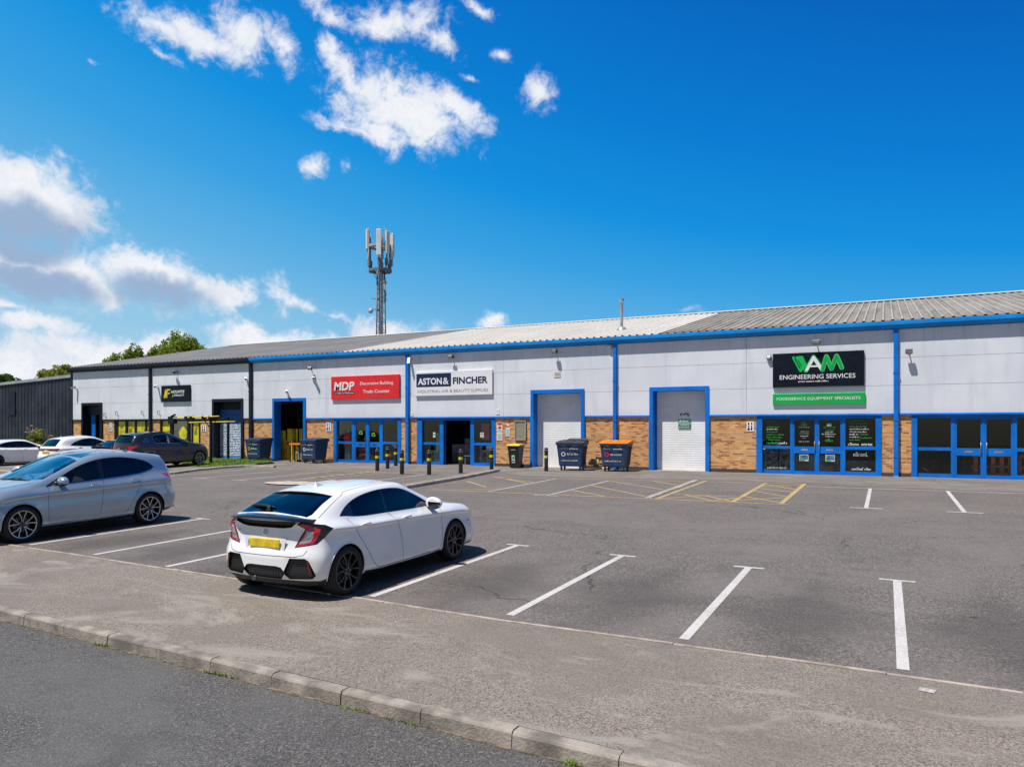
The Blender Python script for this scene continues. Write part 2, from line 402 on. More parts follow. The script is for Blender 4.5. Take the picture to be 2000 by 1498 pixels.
while x < 30:
    x1 = x+L-.009
    dz, dy = rr.uniform(-.004, .004), rr.uniform(-.004, .004)
    prof = [(0, .001), (-.092, .001), (-.105, -.006), (-.117, -.022), (-.125, -.118), (-.125, -.2), (0, -.2)]
    A, B = [], []
    for (py, pz) in prof:
        for X, S in ((x, A), (x1, B)):
            y = kerb_y(X)+py+dy; S.append(bm.verts.new((X, y, gz(kerb_y(X))+pz+(dz if pz > -.1 else 0))))
    for i in range(len(prof)):
        j = (i+1) % len(prof); bm.faces.new((A[i], B[i], B[j], A[j]))
    bm.faces.new(A[::-1]); bm.faces.new(B)
    x += L
bmesh.ops.recalc_face_normals(bm, faces=bm.faces[:])
M['kerb'] = plain('road kerb concrete', (.26, .228, .192), .85, .3, 3.5, bump=.9, bscale=45, dirt=.35)
struct('kerb', bm, M['kerb'])
# grit and moss in the gutter of the kerb
def lines(name, segs, width, mat, dz=.004):
    bm = bmesh.new()
    for seg in segs:
        (xa, ya), (xb, yb) = seg[:2]; w = seg[2] if len(seg) > 2 else width
        d = Vector((xb-xa, yb-ya)); L = d.length; d.normalize(); n = Vector((-d.y, d.x))*w/2
        k = max(1, int(L/1.5))
        for i in range(k):
            a = Vector((xa, ya))+d*L*i/k; b = Vector((xa, ya))+d*L*(i+1)/k
            pts = [a-n, b-n, b+n, a+n]
            quad(bm, [(p.x, p.y, gz(p.y)+dz) for p in pts])
    bmesh.ops.recalc_face_normals(bm, faces=bm.faces[:])
    for f in bm.faces:
        if f.normal.z < 0: f.normal_flip()
    return struct(name, bm, mat)
near = [(-14.4, 8.5, 12.45), (-12.3, 8.35, 12.35), (-10.22, 8.15, 12.3), (-8.12, 8.05, 12.3), (-6.02, 7.92, 12.22), (-3.965, 7.86, 12.02), (-1.89, 7.78, 11.88), (.14, 7.70, 11.80)]
for (x, ya, yb) in near:
    lines('bay_marking', [((x, ya), (x, yb)), ((x-.23, yb+.05), (x+.23, yb+.03), .085)], .105, M['wpaint'])
for (x, ya, yb) in [(-11.27, 20.75, 26.2), (-9.1, 20.45, 26.1), (-.45, 20.8, 26.4), (1.68, 20.8, 26.4), (3.8, 20.8, 26.4), (-17.2, 21.2, 26.3), (-22.3, 21.0, 26.4), (-24.6, 21.2, 26.4), (-26.8, 21.4, 26.3)]:
    w = x < -5
    lines('bay_marking', [((x, ya), (x, yb)), ((x-.38, ya), (x+.38, ya), .10)], .10, M['wpaint_worn' if w else 'wpaint'])
lines('rear_marking', [((-2.36, 26.46), (12, 26.44), .09)], .09, M['wpaint_worn'])
lines('apron_marking', [((-28, 26.6), (-15.6, 26.45), .08), ((-20.5, 27.0), (-16, 26.9), .06)], .08, M['wpaint_worn'])
lines('hatch_marking', [((-13.3, 20.7), (-2.3, 20.86), .09), ((-13.9, 26.1), (-2.5, 27.45), .09),
      ((-11.4, 24.0), (-13.6, 26.0)), ((-12.1, 22.2), (-13.9, 24.0)), ((-11.3, 21.9), (-12.6, 20.8)),
      ((-9.0, 24.1), (-6.35, 21.4)), ((-9.0, 22.3), (-7.4, 20.9)), ((-9.0, 26.0), (-6.4, 23.6)), ((-7.6, 26.6), (-6.4, 25.4)),
      ((-5.85, 20.9), (-5.85, 27.4), .11), ((-5.8, 22.35), (-3.8, 22.3), .09), ((-3.75, 21.0), (-3.75, 27.3), .13), ((-2.5, 20.95), (-2.5, 27.45), .13),
      ((-5.8, 20.95), (-4.8, 22.3)), ((-4.8, 22.3), (-3.75, 20.95)), ((-5.4, 22.3), (-4.3, 20.95)), ((-4.3, 20.95), (-3.75, 22.2)),
      ((-3.7, 22.5), (-2.55, 21.2)), ((-3.7, 21.4), (-2.55, 22.6)), ((-3.7, 24.2), (-2.55, 22.9)), ((-3.7, 25.2), (-2.55, 24.3)), ((-3.7, 26.8), (-2.55, 25.2)), ((-3.7, 25.9), (-2.55, 27.2)),
      ((-13.9, 26.1), (-11.2, 24.3))], .085, M['ypaint'])
lines('yellow_marking', [((-28.2, 26.9), (-20.4, 27.1), .10), ((-19.7, 20.9), (-19.7, 27.0), .10), ((-20.6, 21.2), (-20.6, 27.0), .08),
      ((-24.2, 24.2), (-23.0, 25.9)), ((-22.9, 24.5), (-22.0, 26.3)), ((-21.3, 26.0), (-20.9, 27.6)), ((-26.5, 22.6), (-25.6, 23.9)), ((-28, 23.5), (-27.3, 24.6))], .09, M['ypaint'])
lines('white_scuff', [((.25, 7.22), (.37, 7.19), .10)], .1, M['wpaint_worn'], .006)
# apron in front of the units, tar browner than the car park
bm = bmesh.new()
ap = [(-70, 28.6), (-32, 28.4), (-28.3, 27.1), (-20, 27.3), (-15.6, 27.6), (-15.0, 28.9), (-13.8, 27.2), (-9, 27.2), (-6, 27.9), (-2.4, 27.7), (2, 27.0), (12, 27.1), (40, 27)]
for (xa, ya), (xb, yb) in zip(ap, ap[1:]):
    quad(bm, [(xa, ya, gz(ya)+.003), (xb, yb, gz(yb)+.003), (xb, 32.02, gz(32.02)+.003), (xa, 32.02, gz(32.02)+.003)])
struct('apron', bm, M['apron'])
def kerb_run(name, pts, w, h, mat, step=.915, closed=False):
    bm = bmesh.new(); rr = random.Random(len(pts))
    for (xa, ya), (xb, yb) in zip(pts, pts[1:]):
        d = Vector((xb-xa, yb-ya)); L = d.length; d.normalize(); n = Vector((-d.y, d.x))
        k = max(1, round(L/step))
        for i in range(k):
            a = Vector((xa, ya))+d*(L*i/k); b = Vector((xa, ya))+d*(L*(i+1)/k-.008)
            hh = h+rr.uniform(-.006, .006)
            base = [a-n*w/2, b-n*w/2, b+n*w/2, a+n*w/2]; s = .8
            c = (a+b)/2
            lo = [bm.verts.new((p.x, p.y, gz(p.y)-.05)) for p in base]
            mi = [bm.verts.new((p.x, p.y, gz(p.y)+hh*.75)) for p in base]
            tp = [bm.verts.new((p.x-(n.x*w*.08 if j > 1 else -n.x*w*.08), p.y-(n.y*w*.08 if j > 1 else -n.y*w*.08), gz(p.y)+hh)) for j, p in enumerate(base)]
            bm.faces.new(tp)
            for A, B in ((lo, mi), (mi, tp)):
                for j in range(4): bm.faces.new((A[j], A[(j+1) % 4], B[(j+1) % 4], B[j]))
    bmesh.ops.recalc_face_normals(bm, faces=bm.faces[:])
    return struct(name, bm, mat)
kerb_run('kerb_divider', [(-15.15, 28.9), (-14.95, 27.5), (-14.55, 24.5), (-14.3, 20.6)], .16, .11, M['concrete'])
bm = bmesh.new()                              # slabbed top behind the divider kerb
for a, b in zip([(-15.25, 28.9), (-15.05, 27.5), (-14.65, 24.5), (-14.4, 20.6)], [(-15.05, 27.5), (-14.65, 24.5), (-14.4, 20.6)]):
    quad(bm, [(a[0]-.62, a[1], gz(a[1])+.05), (b[0]-.75, b[1], gz(b[1])+.05), (b[0]+.06, b[1], gz(b[1])+.098), (a[0]+.06, a[1], gz(a[1])+.098)])
for f in bm.faces: 
    if f.normal.z < 0: f.normal_flip()
struct('divider_paving', bm, M['pave'])
kerb_run('channel_divider', [(-6.22, 27.4), (-6.14, 20.95)], .2, .018, M['concrete'])
kerb_run('island_kerb', [(-19.98, 27.0), (-20.1, 21.0), (-20.0, 20.3)], .14, .03, M['concrete'])
bm = bmesh.new()
cn = bm.verts.new((-19.5, 20.6, gz(20.6)+.05)); ring = [bm.verts.new((-19.3+1.15*math.cos(t), 20.7+.75*math.sin(t), gz(20.7)+.028)) for t in [math.pi*2*k/24 for k in range(24)]]
for k in range(24): bm.faces.new((cn, ring[k], ring[(k+1) % 24]))
struct('island_nose', bm, plain('pale concrete', (.42, .37, .31), .9, .15, 3))
kerb_run('verge_kerb', [(-27.6, 22.3), (-28.35, 24.2), (-28.6, 26.0), (-28.35, 27.1), (-26.6, 27.35)], .22, .09, M['concrete'])
kerb_run('verge_kerb', [(-27.6, 22.3), (-29.0, 21.0), (-33, 20.2), (-44, 20.0), (-60, 20.0)], .22, .09, M['concrete'])
bm = bmesh.new()
pts = [(-27.7, 22.3), (-28.5, 24.2), (-28.75, 26.2), (-28.6, 28.2), (-30, 29), (-34, 29.5), (-60, 29.5), (-60, 20.1), (-44, 20.1), (-33, 20.3), (-29.1, 21.1)]
bm.faces.new([bm.verts.new((x, y, gz(y)+.075)) for x, y in pts])
bmesh.ops.triangulate(bm, faces=bm.faces[:])
for f in bm.faces:
    if f.normal.z < 0: f.normal_flip()
struct('raised_parking', bm, M['apron'])
def grass_patch(name, poly, n, seed, label, h=(.03, .07), dz=.08):
    rnd = random.Random(seed); bm = bmesh.new()
    bm.faces.new([bm.verts.new((x, y, gz(y)+dz)) for x, y in poly])
    for f in bm.faces:
        if f.normal.z < 0: f.normal_flip()
    bmesh.ops.triangulate(bm, faces=bm.faces[:])
    tris = [[v.co.copy() for v in f.verts] for f in bm.faces]; ar = [((t[1]-t[0]).cross(t[2]-t[0])).length for t in tris]
    for _ in range(n):
        t = rnd.choices(tris, ar)[0]; a, b = rnd.random(), rnd.random()
        if a+b > 1: a, b = 1-a, 1-b
        p = t[0]+(t[1]-t[0])*a+(t[2]-t[0])*b; th = rnd.uniform(0, 6.28); w = rnd.uniform(.01, .022); hh = rnd.uniform(*h)
        d = Vector((math.cos(th), math.sin(th), 0))*w; l = Vector((rnd.uniform(-.03, .03), rnd.uniform(-.03, .03), hh))
        f = bm.faces.new([bm.verts.new(p-d), bm.verts.new(p+d), bm.verts.new(p+l)]); f.material_index = 1
    o = obj(name, bm, [M['grass'], M['grass_blade']]); o['kind'] = 'stuff'; o['label'] = label; o['category'] = 'grass'; return o
M['grass'] = plain('grass soil', (.10, .17, .025), .9, .3, 2.5)
M['grass_blade'] = plain('grass blades', (.19, .30, .035), .7, .35, 1.5)
grass_patch('grass', [(-29.2, 25.3), (-29.0, 28.0), (-29.0, 29.8), (-30.9, 31.4), (-60, 31.9), (-60, 28.8), (-34, 28.4), (-31.5, 25.8)], 26000, 5, 'bright short lawn strip in front of the black trimmed unit')
def moss(name, spots, seed, label):
    rnd = random.Random(seed); bm = bmesh.new()
    for (x, y, z, n, sx, h) in spots:
        for _ in range(n):
            p = Vector((x+rnd.gauss(0, sx), y+rnd.uniform(0, .03), z)); th = rnd.uniform(0, 6.28); w = rnd.uniform(.002, .006)
            d = Vector((math.cos(th), math.sin(th), 0))*w; l = Vector((rnd.uniform(-.03, .03), rnd.uniform(-.04, .01), rnd.uniform(.3, 1)*h))
            bm.faces.new([bm.verts.new(p-d), bm.verts.new(p+d), bm.verts.new(p+l)])
    o = obj(name, bm, M['grass_blade']); o['kind'] = 'stuff'; o['label'] = label; o['category'] = 'weeds'
ky = lambda x: kerb_y(x)-.16
moss('weeds', [(X, ky(X), rz(ky(X)), n, s, h) for X, n, s, h in [(-1.98, 90, .035, .06), (-7.6, 90, .07, .05), (-5.7, 120, .12, .045), (-4.6, 50, .2, .02), (-3.4, 70, .12, .03), (-6.6, 60, .3, .02), (-4.0, 60, .1, .03)]], 4, 'tufts of green weed along the foot of the road kerb')
bm = bmesh.new(); rnd = random.Random(9)      # thin line of silt along the kerb foot
x = -30.
while x < 8:
    w = rnd.uniform(.015, .05); l = rnd.uniform(.05, .3); y = kerb_y(x)-.126
    quad(bm, [(x, y-w, rz(y)+.003), (x+l, y-w*rnd.uniform(.5, 1)+l*KS, rz(y)+.003), (x+l, y+.004+l*KS, rz(y)+.003), (x, y+.004, rz(y)+.003)])
    x += l*rnd.uniform(.9, 1.6)
o = obj('gutter_silt', bm, plain('silt', (.15, .115, .075), .95, .4, 9)); o['kind'] = 'stuff'; o['label'] = 'brown silt and moss line where the road meets the kerb'; o['category'] = 'silt'
# ------------------------------------------------------------------ building materials
def brick_mat():
    m, nt, b = new_mat('buff brick'); setp(b, rough=.88, spec=.25)
    g = nd(nt, 'ShaderNodeNewGeometry'); sp = nd(nt, 'ShaderNodeSeparateXYZ'); lk(nt, g.outputs['Position'], sp.inputs[0])
    cb = nd(nt, 'ShaderNodeCombineXYZ'); lk(nt, sp.outputs[0], cb.inputs[0]); lk(nt, sp.outputs[2], cb.inputs[1])
    def br(w, h, sm, mort):
        n = nd(nt, 'ShaderNodeTexBrick'); lk(nt, cb.outputs[0], n.inputs['Vector'])
        n.inputs['Scale'].default_value = 1; n.inputs['Brick Width'].default_value = w; n.inputs['Row Height'].default_value = h
        n.inputs['Mortar Size'].default_value = mort; n.inputs['Mortar Smooth'].default_value = .3; n.offset = .5
        n.inputs['Bias'].default_value = sm
        return n
    a = br(.225, .075, 0, .009)
    a.inputs['Color1'].default_value = (.0, .0, .0, 1); a.inputs['Color2'].default_value = (1, 1, 1, 1); a.inputs['Mortar'].default_value = (.5, .5, .5, 1)
    sc = nd(nt, 'ShaderNodeSeparateColor'); lk(nt, a.outputs['Color'], sc.inputs[0])
    v = math_n(nt, 'ADD', sc.outputs[0], math_n(nt, 'MULTIPLY', math_n(nt, 'SUBTRACT', noise(nt, cb.outputs[0], 3, 3).outputs[0], .5), .5))
    ramp = nd(nt, 'ShaderNodeValToRGB'); lk(nt, v, ramp.inputs[0])
    els = ramp.color_ramp.elements; els[0].position = 0; els[0].color = (.30, .105, .04, 1); els[1].position = 1; els[1].color = (.76, .47, .20, 1)
    for p, c in ((.18, (.44, .185, .065, 1)), (.34, (.60, .275, .085, 1)), (.6, (.68, .365, .13, 1)), (.8, (.66, .32, .125, 1))):
        e = els.new(p); e.color = c
    c = mix_c(nt, a.outputs['Fac'], ramp.outputs[0], (.55, .40, .27))
    c = mix_c(nt, math_n(nt, 'MULTIPLY', smooth(nt, noise(nt, cb.outputs[0], .9, 5, .6).outputs[0], .52, .75), .45), c, (.34, .20, .10))
    # damp blue brick course at the foot, efflorescence above
    lo = smooth(nt, sp.outputs[2], .60, .625, 1., 0.)
    c = mix_c(nt, lo, c, (.075, .065, .06))
    lk(nt, c, b.inputs['Base Color'])
    bn = nd(nt, 'ShaderNodeBump'); bn.inputs['Strength'].default_value = .6; bn.inputs['Distance'].default_value = .012; bn.invert = True
    lk(nt, a.outputs['Fac'], bn.inputs['Height']); lk(nt, bn.outputs[0], b.inputs['Normal'])
    return m
def clad_mat():
    m, nt, b = new_mat('grey white cladding'); setp(b, rough=.42, spec=.4)
    g = nd(nt, 'ShaderNodeNewGeometry'); P = g.outputs['Position']
    mp = nd(nt, 'ShaderNodeMapping'); lk(nt, P, mp.inputs[0]); mp.inputs['Scale'].default_value = (1.5, 1.5, .16)
    st = noise(nt, mp.outputs[0], 1.6, 6, .62).outputs[0]
    bg_ = noise(nt, P, .5, 4, .55).outputs[0]
    c = mix_c(nt, smooth(nt, bg_, .35, .68), (.66, .69, .745), (.745, .77, .825))
    c = mix_c(nt, math_n(nt, 'MULTIPLY', smooth(nt, st, .48, .75), .38), c, (.50, .52, .58))
    mp2 = nd(nt, 'ShaderNodeMapping'); lk(nt, P, mp2.inputs[0]); mp2.inputs['Scale'].default_value = (9, 9, .35)
    c = mix_c(nt, math_n(nt, 'MULTIPLY', smooth(nt, noise(nt, mp2.outputs[0], 1.2, 4, .6).outputs[0], .62, .8), .22), c, (.44, .44, .46))
    sp = nd(nt, 'ShaderNodeSeparateXYZ'); lk(nt, P, sp.inputs[0])          # rain streaks below the gutter and splash dirt above the flashing
    top = smooth(nt, math_n(nt, 'ADD', sp.outputs[2], math_n(nt, 'MULTIPLY', st, 2.2)), 6.3, 7.4)
    c = mix_c(nt, math_n(nt, 'MULTIPLY', math_n(nt, 'MULTIPLY', top, smooth(nt, noise(nt, mp2.outputs[0], 2.2, 4, .65).outputs[0], .45, .7)), .4), c, (.38, .39, .40))
    lo = smooth(nt, math_n(nt, 'ADD', sp.outputs[2], math_n(nt, 'MULTIPLY', st, .7)), 3.15, 3.6, 1., 0.)
    c = mix_c(nt, math_n(nt, 'MULTIPLY', lo, .22), c, (.42, .42, .42))
    lk(nt, c, b.inputs['Base Color'])
    bn = nd(nt, 'ShaderNodeBump'); bn.inputs['Strength'].default_value = .25; bn.inputs['Distance'].default_value = .02
    lk(nt, noise(nt, P, 1.1, 3).outputs[0], bn.inputs['Height']); lk(nt, bn.outputs[0], b.inputs['Normal'])
    return m
def roof_mat(name, a, b_, c_, streak, lich=None, lap=True):
    m, nt, b = new_mat(name); setp(b, rough=.8, spec=.25)
    g = nd(nt, 'ShaderNodeNewGeometry'); P = g.outputs['Position']
    mp = nd(nt, 'ShaderNodeMapping'); lk(nt, P, mp.inputs[0]); mp.inputs['Scale'].default_value = (3.2, .22, .22)
    st = noise(nt, mp.outputs[0], 1.0, 6, .65).outputs[0]
    c = mix_c(nt, smooth(nt, noise(nt, P, .35, 5, .6, .5).outputs[0], .36, .66), a, b_)
    c = mix_c(nt, math_n(nt, 'MULTIPLY', smooth(nt, st, .45, .72), streak), c, c_)
    c = mix_c(nt, math_n(nt, 'MULTIPLY', smooth(nt, noise(nt, P, 5, 5, .7).outputs[0], .5, .75), streak*.7), c, c_)
    if lich: c = mix_c(nt, math_n(nt, 'MULTIPLY', smooth(nt, noise(nt, P, 2.2, 6, .7).outputs[0], .5, .68), .5), c, lich)
    if lap:
        sp = nd(nt, 'ShaderNodeSeparateXYZ'); lk(nt, P, sp.inputs[0])
        q = math_n(nt, 'FRACT', math_n(nt, 'MULTIPLY', math_n(nt, 'ADD', sp.outputs[1], math_n(nt, 'MULTIPLY', noise(nt, P, 2, 1).outputs[0], .04)), .34))
        c = mix_c(nt, math_n(nt, 'MULTIPLY', math_n(nt, 'LESS_THAN', q, .018), .55), c, tuple(v*.4 for v in c_))
    lk(nt, c, b.inputs['Base Color']); return m
M['brick'] = brick_mat(); M['clad'] = clad_mat()
M['roofA'] = roof_mat('weathered grey roof sheet', (.30, .295, .285), (.24, .24, .245), (.15, .15, .145), .55)
M['roofB'] = roof_mat('coated cream roof sheet', (.66, .63, .57), (.60, .575, .53), (.40, .385, .35), .45)
M['roofC'] = roof_mat('lichened roof sheet', (.21, .195, .17), (.27, .255, .225), (.10, .095, .085), .8, (.30, .28, .20))
M['roofD'] = roof_mat('pale worn roof ribs', (.31, .29, .255), (.37, .35, .31), (.20, .19, .165), .5, lap=False)
M['blue'] = plain('blue frame paint', (.003, .165, .62), .4, .12, 1.2, spec=.3, dirt=.12)
M['blue_g'] = plain('blue gutter paint', (.003, .25, .72), .4, .1, 1.2, spec=.3, dirt=.12)
M['black'] = plain('black frame paint', (.010, .011, .015), .5, .15, 1.5, spec=.2)
M['navyblk'] = plain('dark slate trim', (.014, .019, .032), .5, .15, 1.5, spec=.25)
M['white_pl'] = plain('white plastic', (.75, .75, .74), .4, .05, 4)
M['shutter'] = plain('white shutter slats', (.84, .84, .825), .4, .04, 1.5, dirt=.1)
M['gap'] = plain('joint backing', (.20, .20, .215), .8, .1, 4)  # darker grey backing behind the open panel joints and the shutters
M['steel'] = plain('galvanised steel', (.38, .39, .40), .45, .15, 3, metal=.5)
M['dkmetal'] = plain('dark metal', (.05, .05, .055), .4, .15, 4)
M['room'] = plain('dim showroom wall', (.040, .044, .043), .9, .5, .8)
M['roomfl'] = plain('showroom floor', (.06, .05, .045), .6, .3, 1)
M['tarp'] = plain('rubber', (.015, .015, .016), .7, .2, 6)
def glass_mat(name, tint, refl=1.0, rough=.0, bump=.02):
    m = bpy.data.materials.new(name); m.use_nodes = True; nt = m.node_tree; nt.nodes.clear()
    tr = nd(nt, 'ShaderNodeBsdfTransparent'); tr.inputs[0].default_value = (*tint, 1)
    gl = nd(nt, 'ShaderNodeBsdfGlossy'); gl.inputs['Roughness'].default_value = rough; gl.inputs[0].default_value = (refl, refl, refl, 1)
    fr = nd(nt, 'ShaderNodeFresnel'); fr.inputs[0].default_value = 1.5
    mx = nd(nt, 'ShaderNodeMixShader'); lk(nt, math_n(nt, 'MULTIPLY_ADD', fr.outputs[0], .8, .0), mx.inputs[0]); lk(nt, tr.outputs[0], mx.inputs[1]); lk(nt, gl.outputs[0], mx.inputs[2])
    o = nd(nt, 'ShaderNodeOutputMaterial'); lk(nt, mx.outputs[0], o.inputs[0])
    g = nd(nt, 'ShaderNodeNewGeometry'); bn = nd(nt, 'ShaderNodeBump'); bn.inputs['Strength'].default_value = bump; bn.inputs['Distance'].default_value = .05
    lk(nt, noise(nt, g.outputs['Position'], 1.3, 2).outputs[0], bn.inputs['Height']); lk(nt, bn.outputs[0], gl.inputs['Normal']); lk(nt, bn.outputs[0], fr.inputs['Normal'])
    return m
M['shopglass'] = glass_mat('shop glass', (.88, .92, .90))
M['midglass'] = glass_mat('clear shop glass', (.80, .84, .84)); M['tintglass'] = glass_mat('dim shop glass', (.66, .70, .70))

# ------------------------------------------------------------------ terrace of units
FY = 32.0; GZ = gz(FY); SILL = 2.885; EAVE = 6.12
bld = thing('industrial_terrace', 'long low terrace of pale clad industrial units with buff brick base and blue trim', 'building', (-18, 32, GZ))
XL, XR = -49.5, 14.
doorways = [(-48.4, -46.28, 4.0), (-36.1, -33.59, 4.05), (-31.28, -28.85, 4.0), (-15.02, -12.33, 4.11), (-9.27, -6.70, 4.10)]
shops = [(-45.14, -41.63), (-40.75, -37.15), (-26.90, -22.46), (-21.47, -16.94), (-4.78, -.15), (.85, 5.6)]
# brick
ops = sorted([(a, b) for a, b, _ in doorways]+shops); x = XL
for a, b in ops+[(XR, XR)]:
    if a-x > .02: bm = bmesh.new(); box(bm, x, a, FY+.03, FY+.26, GZ-.3, SILL-.04); wobj('brick_wall', bm, M['brick'], bld)
    x = b
# side and back walls
bm = bmesh.new()
for X, t in ((XL, .0), (XR, -.2)):
    prism(bm, [(FY+.27, GZ-.3), (60, GZ-.3), (60, 6.3), (46, 9.18), (FY+.27, 6.3)], 'x', X+t+.02, X+t+.2)
box(bm, XL+.2, XR-.2, 59.8, 60, GZ-.3, 6.3)
wobj('gable_wall', bm, M['clad'], bld)
# cladding panels with open joints over a darker rail
zj = [SILL, 3.95, 5.0, 6.08]
vj = [XL, -45.45, -41.54, -37.6, -33.63, -32.94, -27.4, -22.01, -16.49, -10.84, -5.17, .34, 5.9, XR]
bm = bmesh.new(); gp = bmesh.new(); J = .005
def clad_rect(x0, x1, z0, z1):
    r = [(x0, x1, z0, z1)]
    for a, b, t in doorways:
        out = []
        for (p, q, u, v) in r:
            if b <= p or a >= q or u >= t: out.append((p, q, u, v)); continue
            if a > p: out.append((p, a, u, v))
            if b < q: out.append((b, q, u, v))
            if v > t: out.append((max(a, p), min(b, q), t, v))
        r = out
    return r
for x0, x1 in zip(vj, vj[1:]):
    for z0, z1 in zip(zj, zj[1:]):
        for (p, q, u, v) in clad_rect(x0+J, x1-J, z0+J, z1-J):
            if q-p > .03 and v-u > .03:
                quad(bm, [(p, FY, u), (q, FY, u), (q, FY, v), (p, FY, v)])
                for (aa, bb) in (((p, u), (q, u)), ((q, u), (q, v)), ((q, v), (p, v)), ((p, v), (p, u))):
                    quad(bm, [(aa[0], FY, aa[1]), (aa[0], FY+.03, aa[1]), (bb[0], FY+.03, bb[1]), (bb[0], FY, bb[1])])
wobj('cladding', bm, M['clad'], bld)
for (p, q, u, v) in clad_rect(XL, XR, SILL-.02, 6.2): box(gp, p+.001, q-.001, FY+.032, FY+.25, u, v)
wobj('cladding_rail', gp, M['gap'], bld)
# drip flashing above the brick, butted between doorways
def flash(name, xa, xb, mat):
    bm = bmesh.new(); x = xa
    for a, b, t in doorways+[(xb, xb, 0)]:
        if a < xa or a > xb: continue
        if a-x > .05: prism(bm, [(FY+.028, SILL+.012), (FY-.012, SILL+.006), (FY-.05, SILL-.02), (FY-.05, SILL-.075), (FY+.028, SILL-.075)], 'x', x, a)
        x = b
    wobj(name, bm, mat, bld)
flash('drip_flashing', XL, -32.9, M['black']); flash('drip_flashing', -32.9, XR, M['blue'])
def gutter(xa, xb, mat):
    bm = bmesh.new()
    prism(bm, [(FY+.03, 6.10), (FY-.12, 6.10), (FY-.22, 6.21), (FY-.25, 6.235), (FY-.25, 6.36), (FY-.235, 6.375), (FY-.20, 6.36), (FY+.03, 6.36)], 'x', xa, xb)
    wobj('gutter', bm, mat, bld)
gutter(XL-.25, -32.9, M['navyblk']); gutter(-32.898, XR+.2, M['blue_g'])
# roof in three sheets
RY, RZ = 46.0, 9.28; EY, EZ = 31.84, 6.40
def roof(xa, xb, mat, label, rib=None):
    bm = bmesh.new(); prof = []; x = xa; p = .333
    while x < xb-1e-4:
        for dx, h in ((0, 0), (.115, 0), (.15, .045), (.215, .045), (.25, 0)):
            if x+dx < xb: prof.append((x+dx, h))
        x += p
    prof.append((xb, 0))
    ns = 6; nrm = Vector((0, -(RZ-EZ), RY-EY)).normalized(); rows = []
    for k in range(ns+1):
        t = k/ns; rows.append([bm.verts.new((X, EY+(RY-EY)*t+nrm.y*h, EZ+(RZ-EZ)*t+nrm.z*h)) for X, h in prof])
    rows.append([bm.verts.new((X, 60.2, 6.4)) for X, h in prof])
    for a, b in zip(rows, rows[1:]):
        for i in range(len(prof)-1):
            f = bm.faces.new((a[i], a[i+1], b[i+1], b[i])); f.material_index = 1 if prof[i][1] > .03 and prof[i+1][1] > .03 else 0
    o = wobj('roof', bm, [mat, rib or mat], bld); o['label'] = label
roof(XL-.2, -26.3, M['roofA'], 'weathered grey sheeting at the far end'); roof(-26.3, -8.95, M['roofB'], 'cream coated sheeting in the middle'); roof(-8.95, XR+.2, M['roofC'], 'brown grey lichened sheeting nearest the camera', M['roofD'])
bm = bmesh.new()
prism(bm, [(RY-.34, RZ-.005), (RY-.34, RZ+.03), (RY, RZ+.105), (RY+.34, RZ+.03), (RY+.34, RZ-.005), (RY, RZ+.08)], 'x', XL-.22, XR+.22)
wobj('ridge_cap', bm, M['roofB'], bld)
bm = bmesh.new(); box(bm, XL, XR, RY-.30, RY-.28, RZ-.07, RZ+.02); wobj('ridge_gap_shade', bm, M['black'], bld)  # black strip stands in for the shade in the gaps under the cap
bm = bmesh.new()                              # verge trim on the left gable
prism(bm, [(EY-.05, EZ-.25), (EY-.05, EZ+.02), (RY, RZ+.02), (60.2, 6.42), (60.2, 6.15), (RY, RZ-.25)], 'x', XL-.24, XL-.2)
wobj('verge_trim', bm, M['navyblk'], bld)
bm = bmesh.new(); box(bm, XL-.06, XL+.12, FY-.045, FY+.27, GZ, 6.1); wobj('corner_trim', bm, M['navyblk'], bld)
# rain pipes
def pipe(x, mat, w=.19, shoe=True):
    bm = bmesh.new()
    prism(bm, [(x-w/2, FY-.005), (x-w/2, FY-.11), (x-w/2+.02, FY-.13), (x+w/2-.02, FY-.13), (x+w/2, FY-.11), (x+w/2, FY-.005)], 'z', GZ+.05, 6.1)
    for z in (2.6, 4.4, 1.2): box(bm, x-w/2-.012, x+w/2+.012, FY-.142, FY-.001, z, z+.05)
    prism(bm, [(FY-.13, GZ+.05), (FY-.2, GZ-.0), (FY-.16, GZ-.02), (FY-.01, GZ+.0), (FY-.01, GZ+.05)], 'x', x-w/2, x+w/2)
    wobj('downpipe', bm, mat, bld)
for x, m, w in ((-41.54, 'navyblk', .2), (-32.94, 'navyblk', .22), (-22.01, 'blue', .2), (-10.84, 'blue', .17), (.34, 'blue', .17)): pipe(x, M[m], w)
bm = bmesh.new(); tube(bm, [(-11.87, 36, 7.0), (-11.87, 36, 8.6)], .075, 14); tube(bm, [(-11.87, 36, 8.66), (-11.87, 36, 8.8)], .12, 14)
lathe(bm, [(.26, 7.24), (.2, 7.34), (.09, 7.42)], 'z', 14, (-11.87, 36, 0))
wobj('flue', bm, M['steel'], bld, smooth_s=True, angle=40)

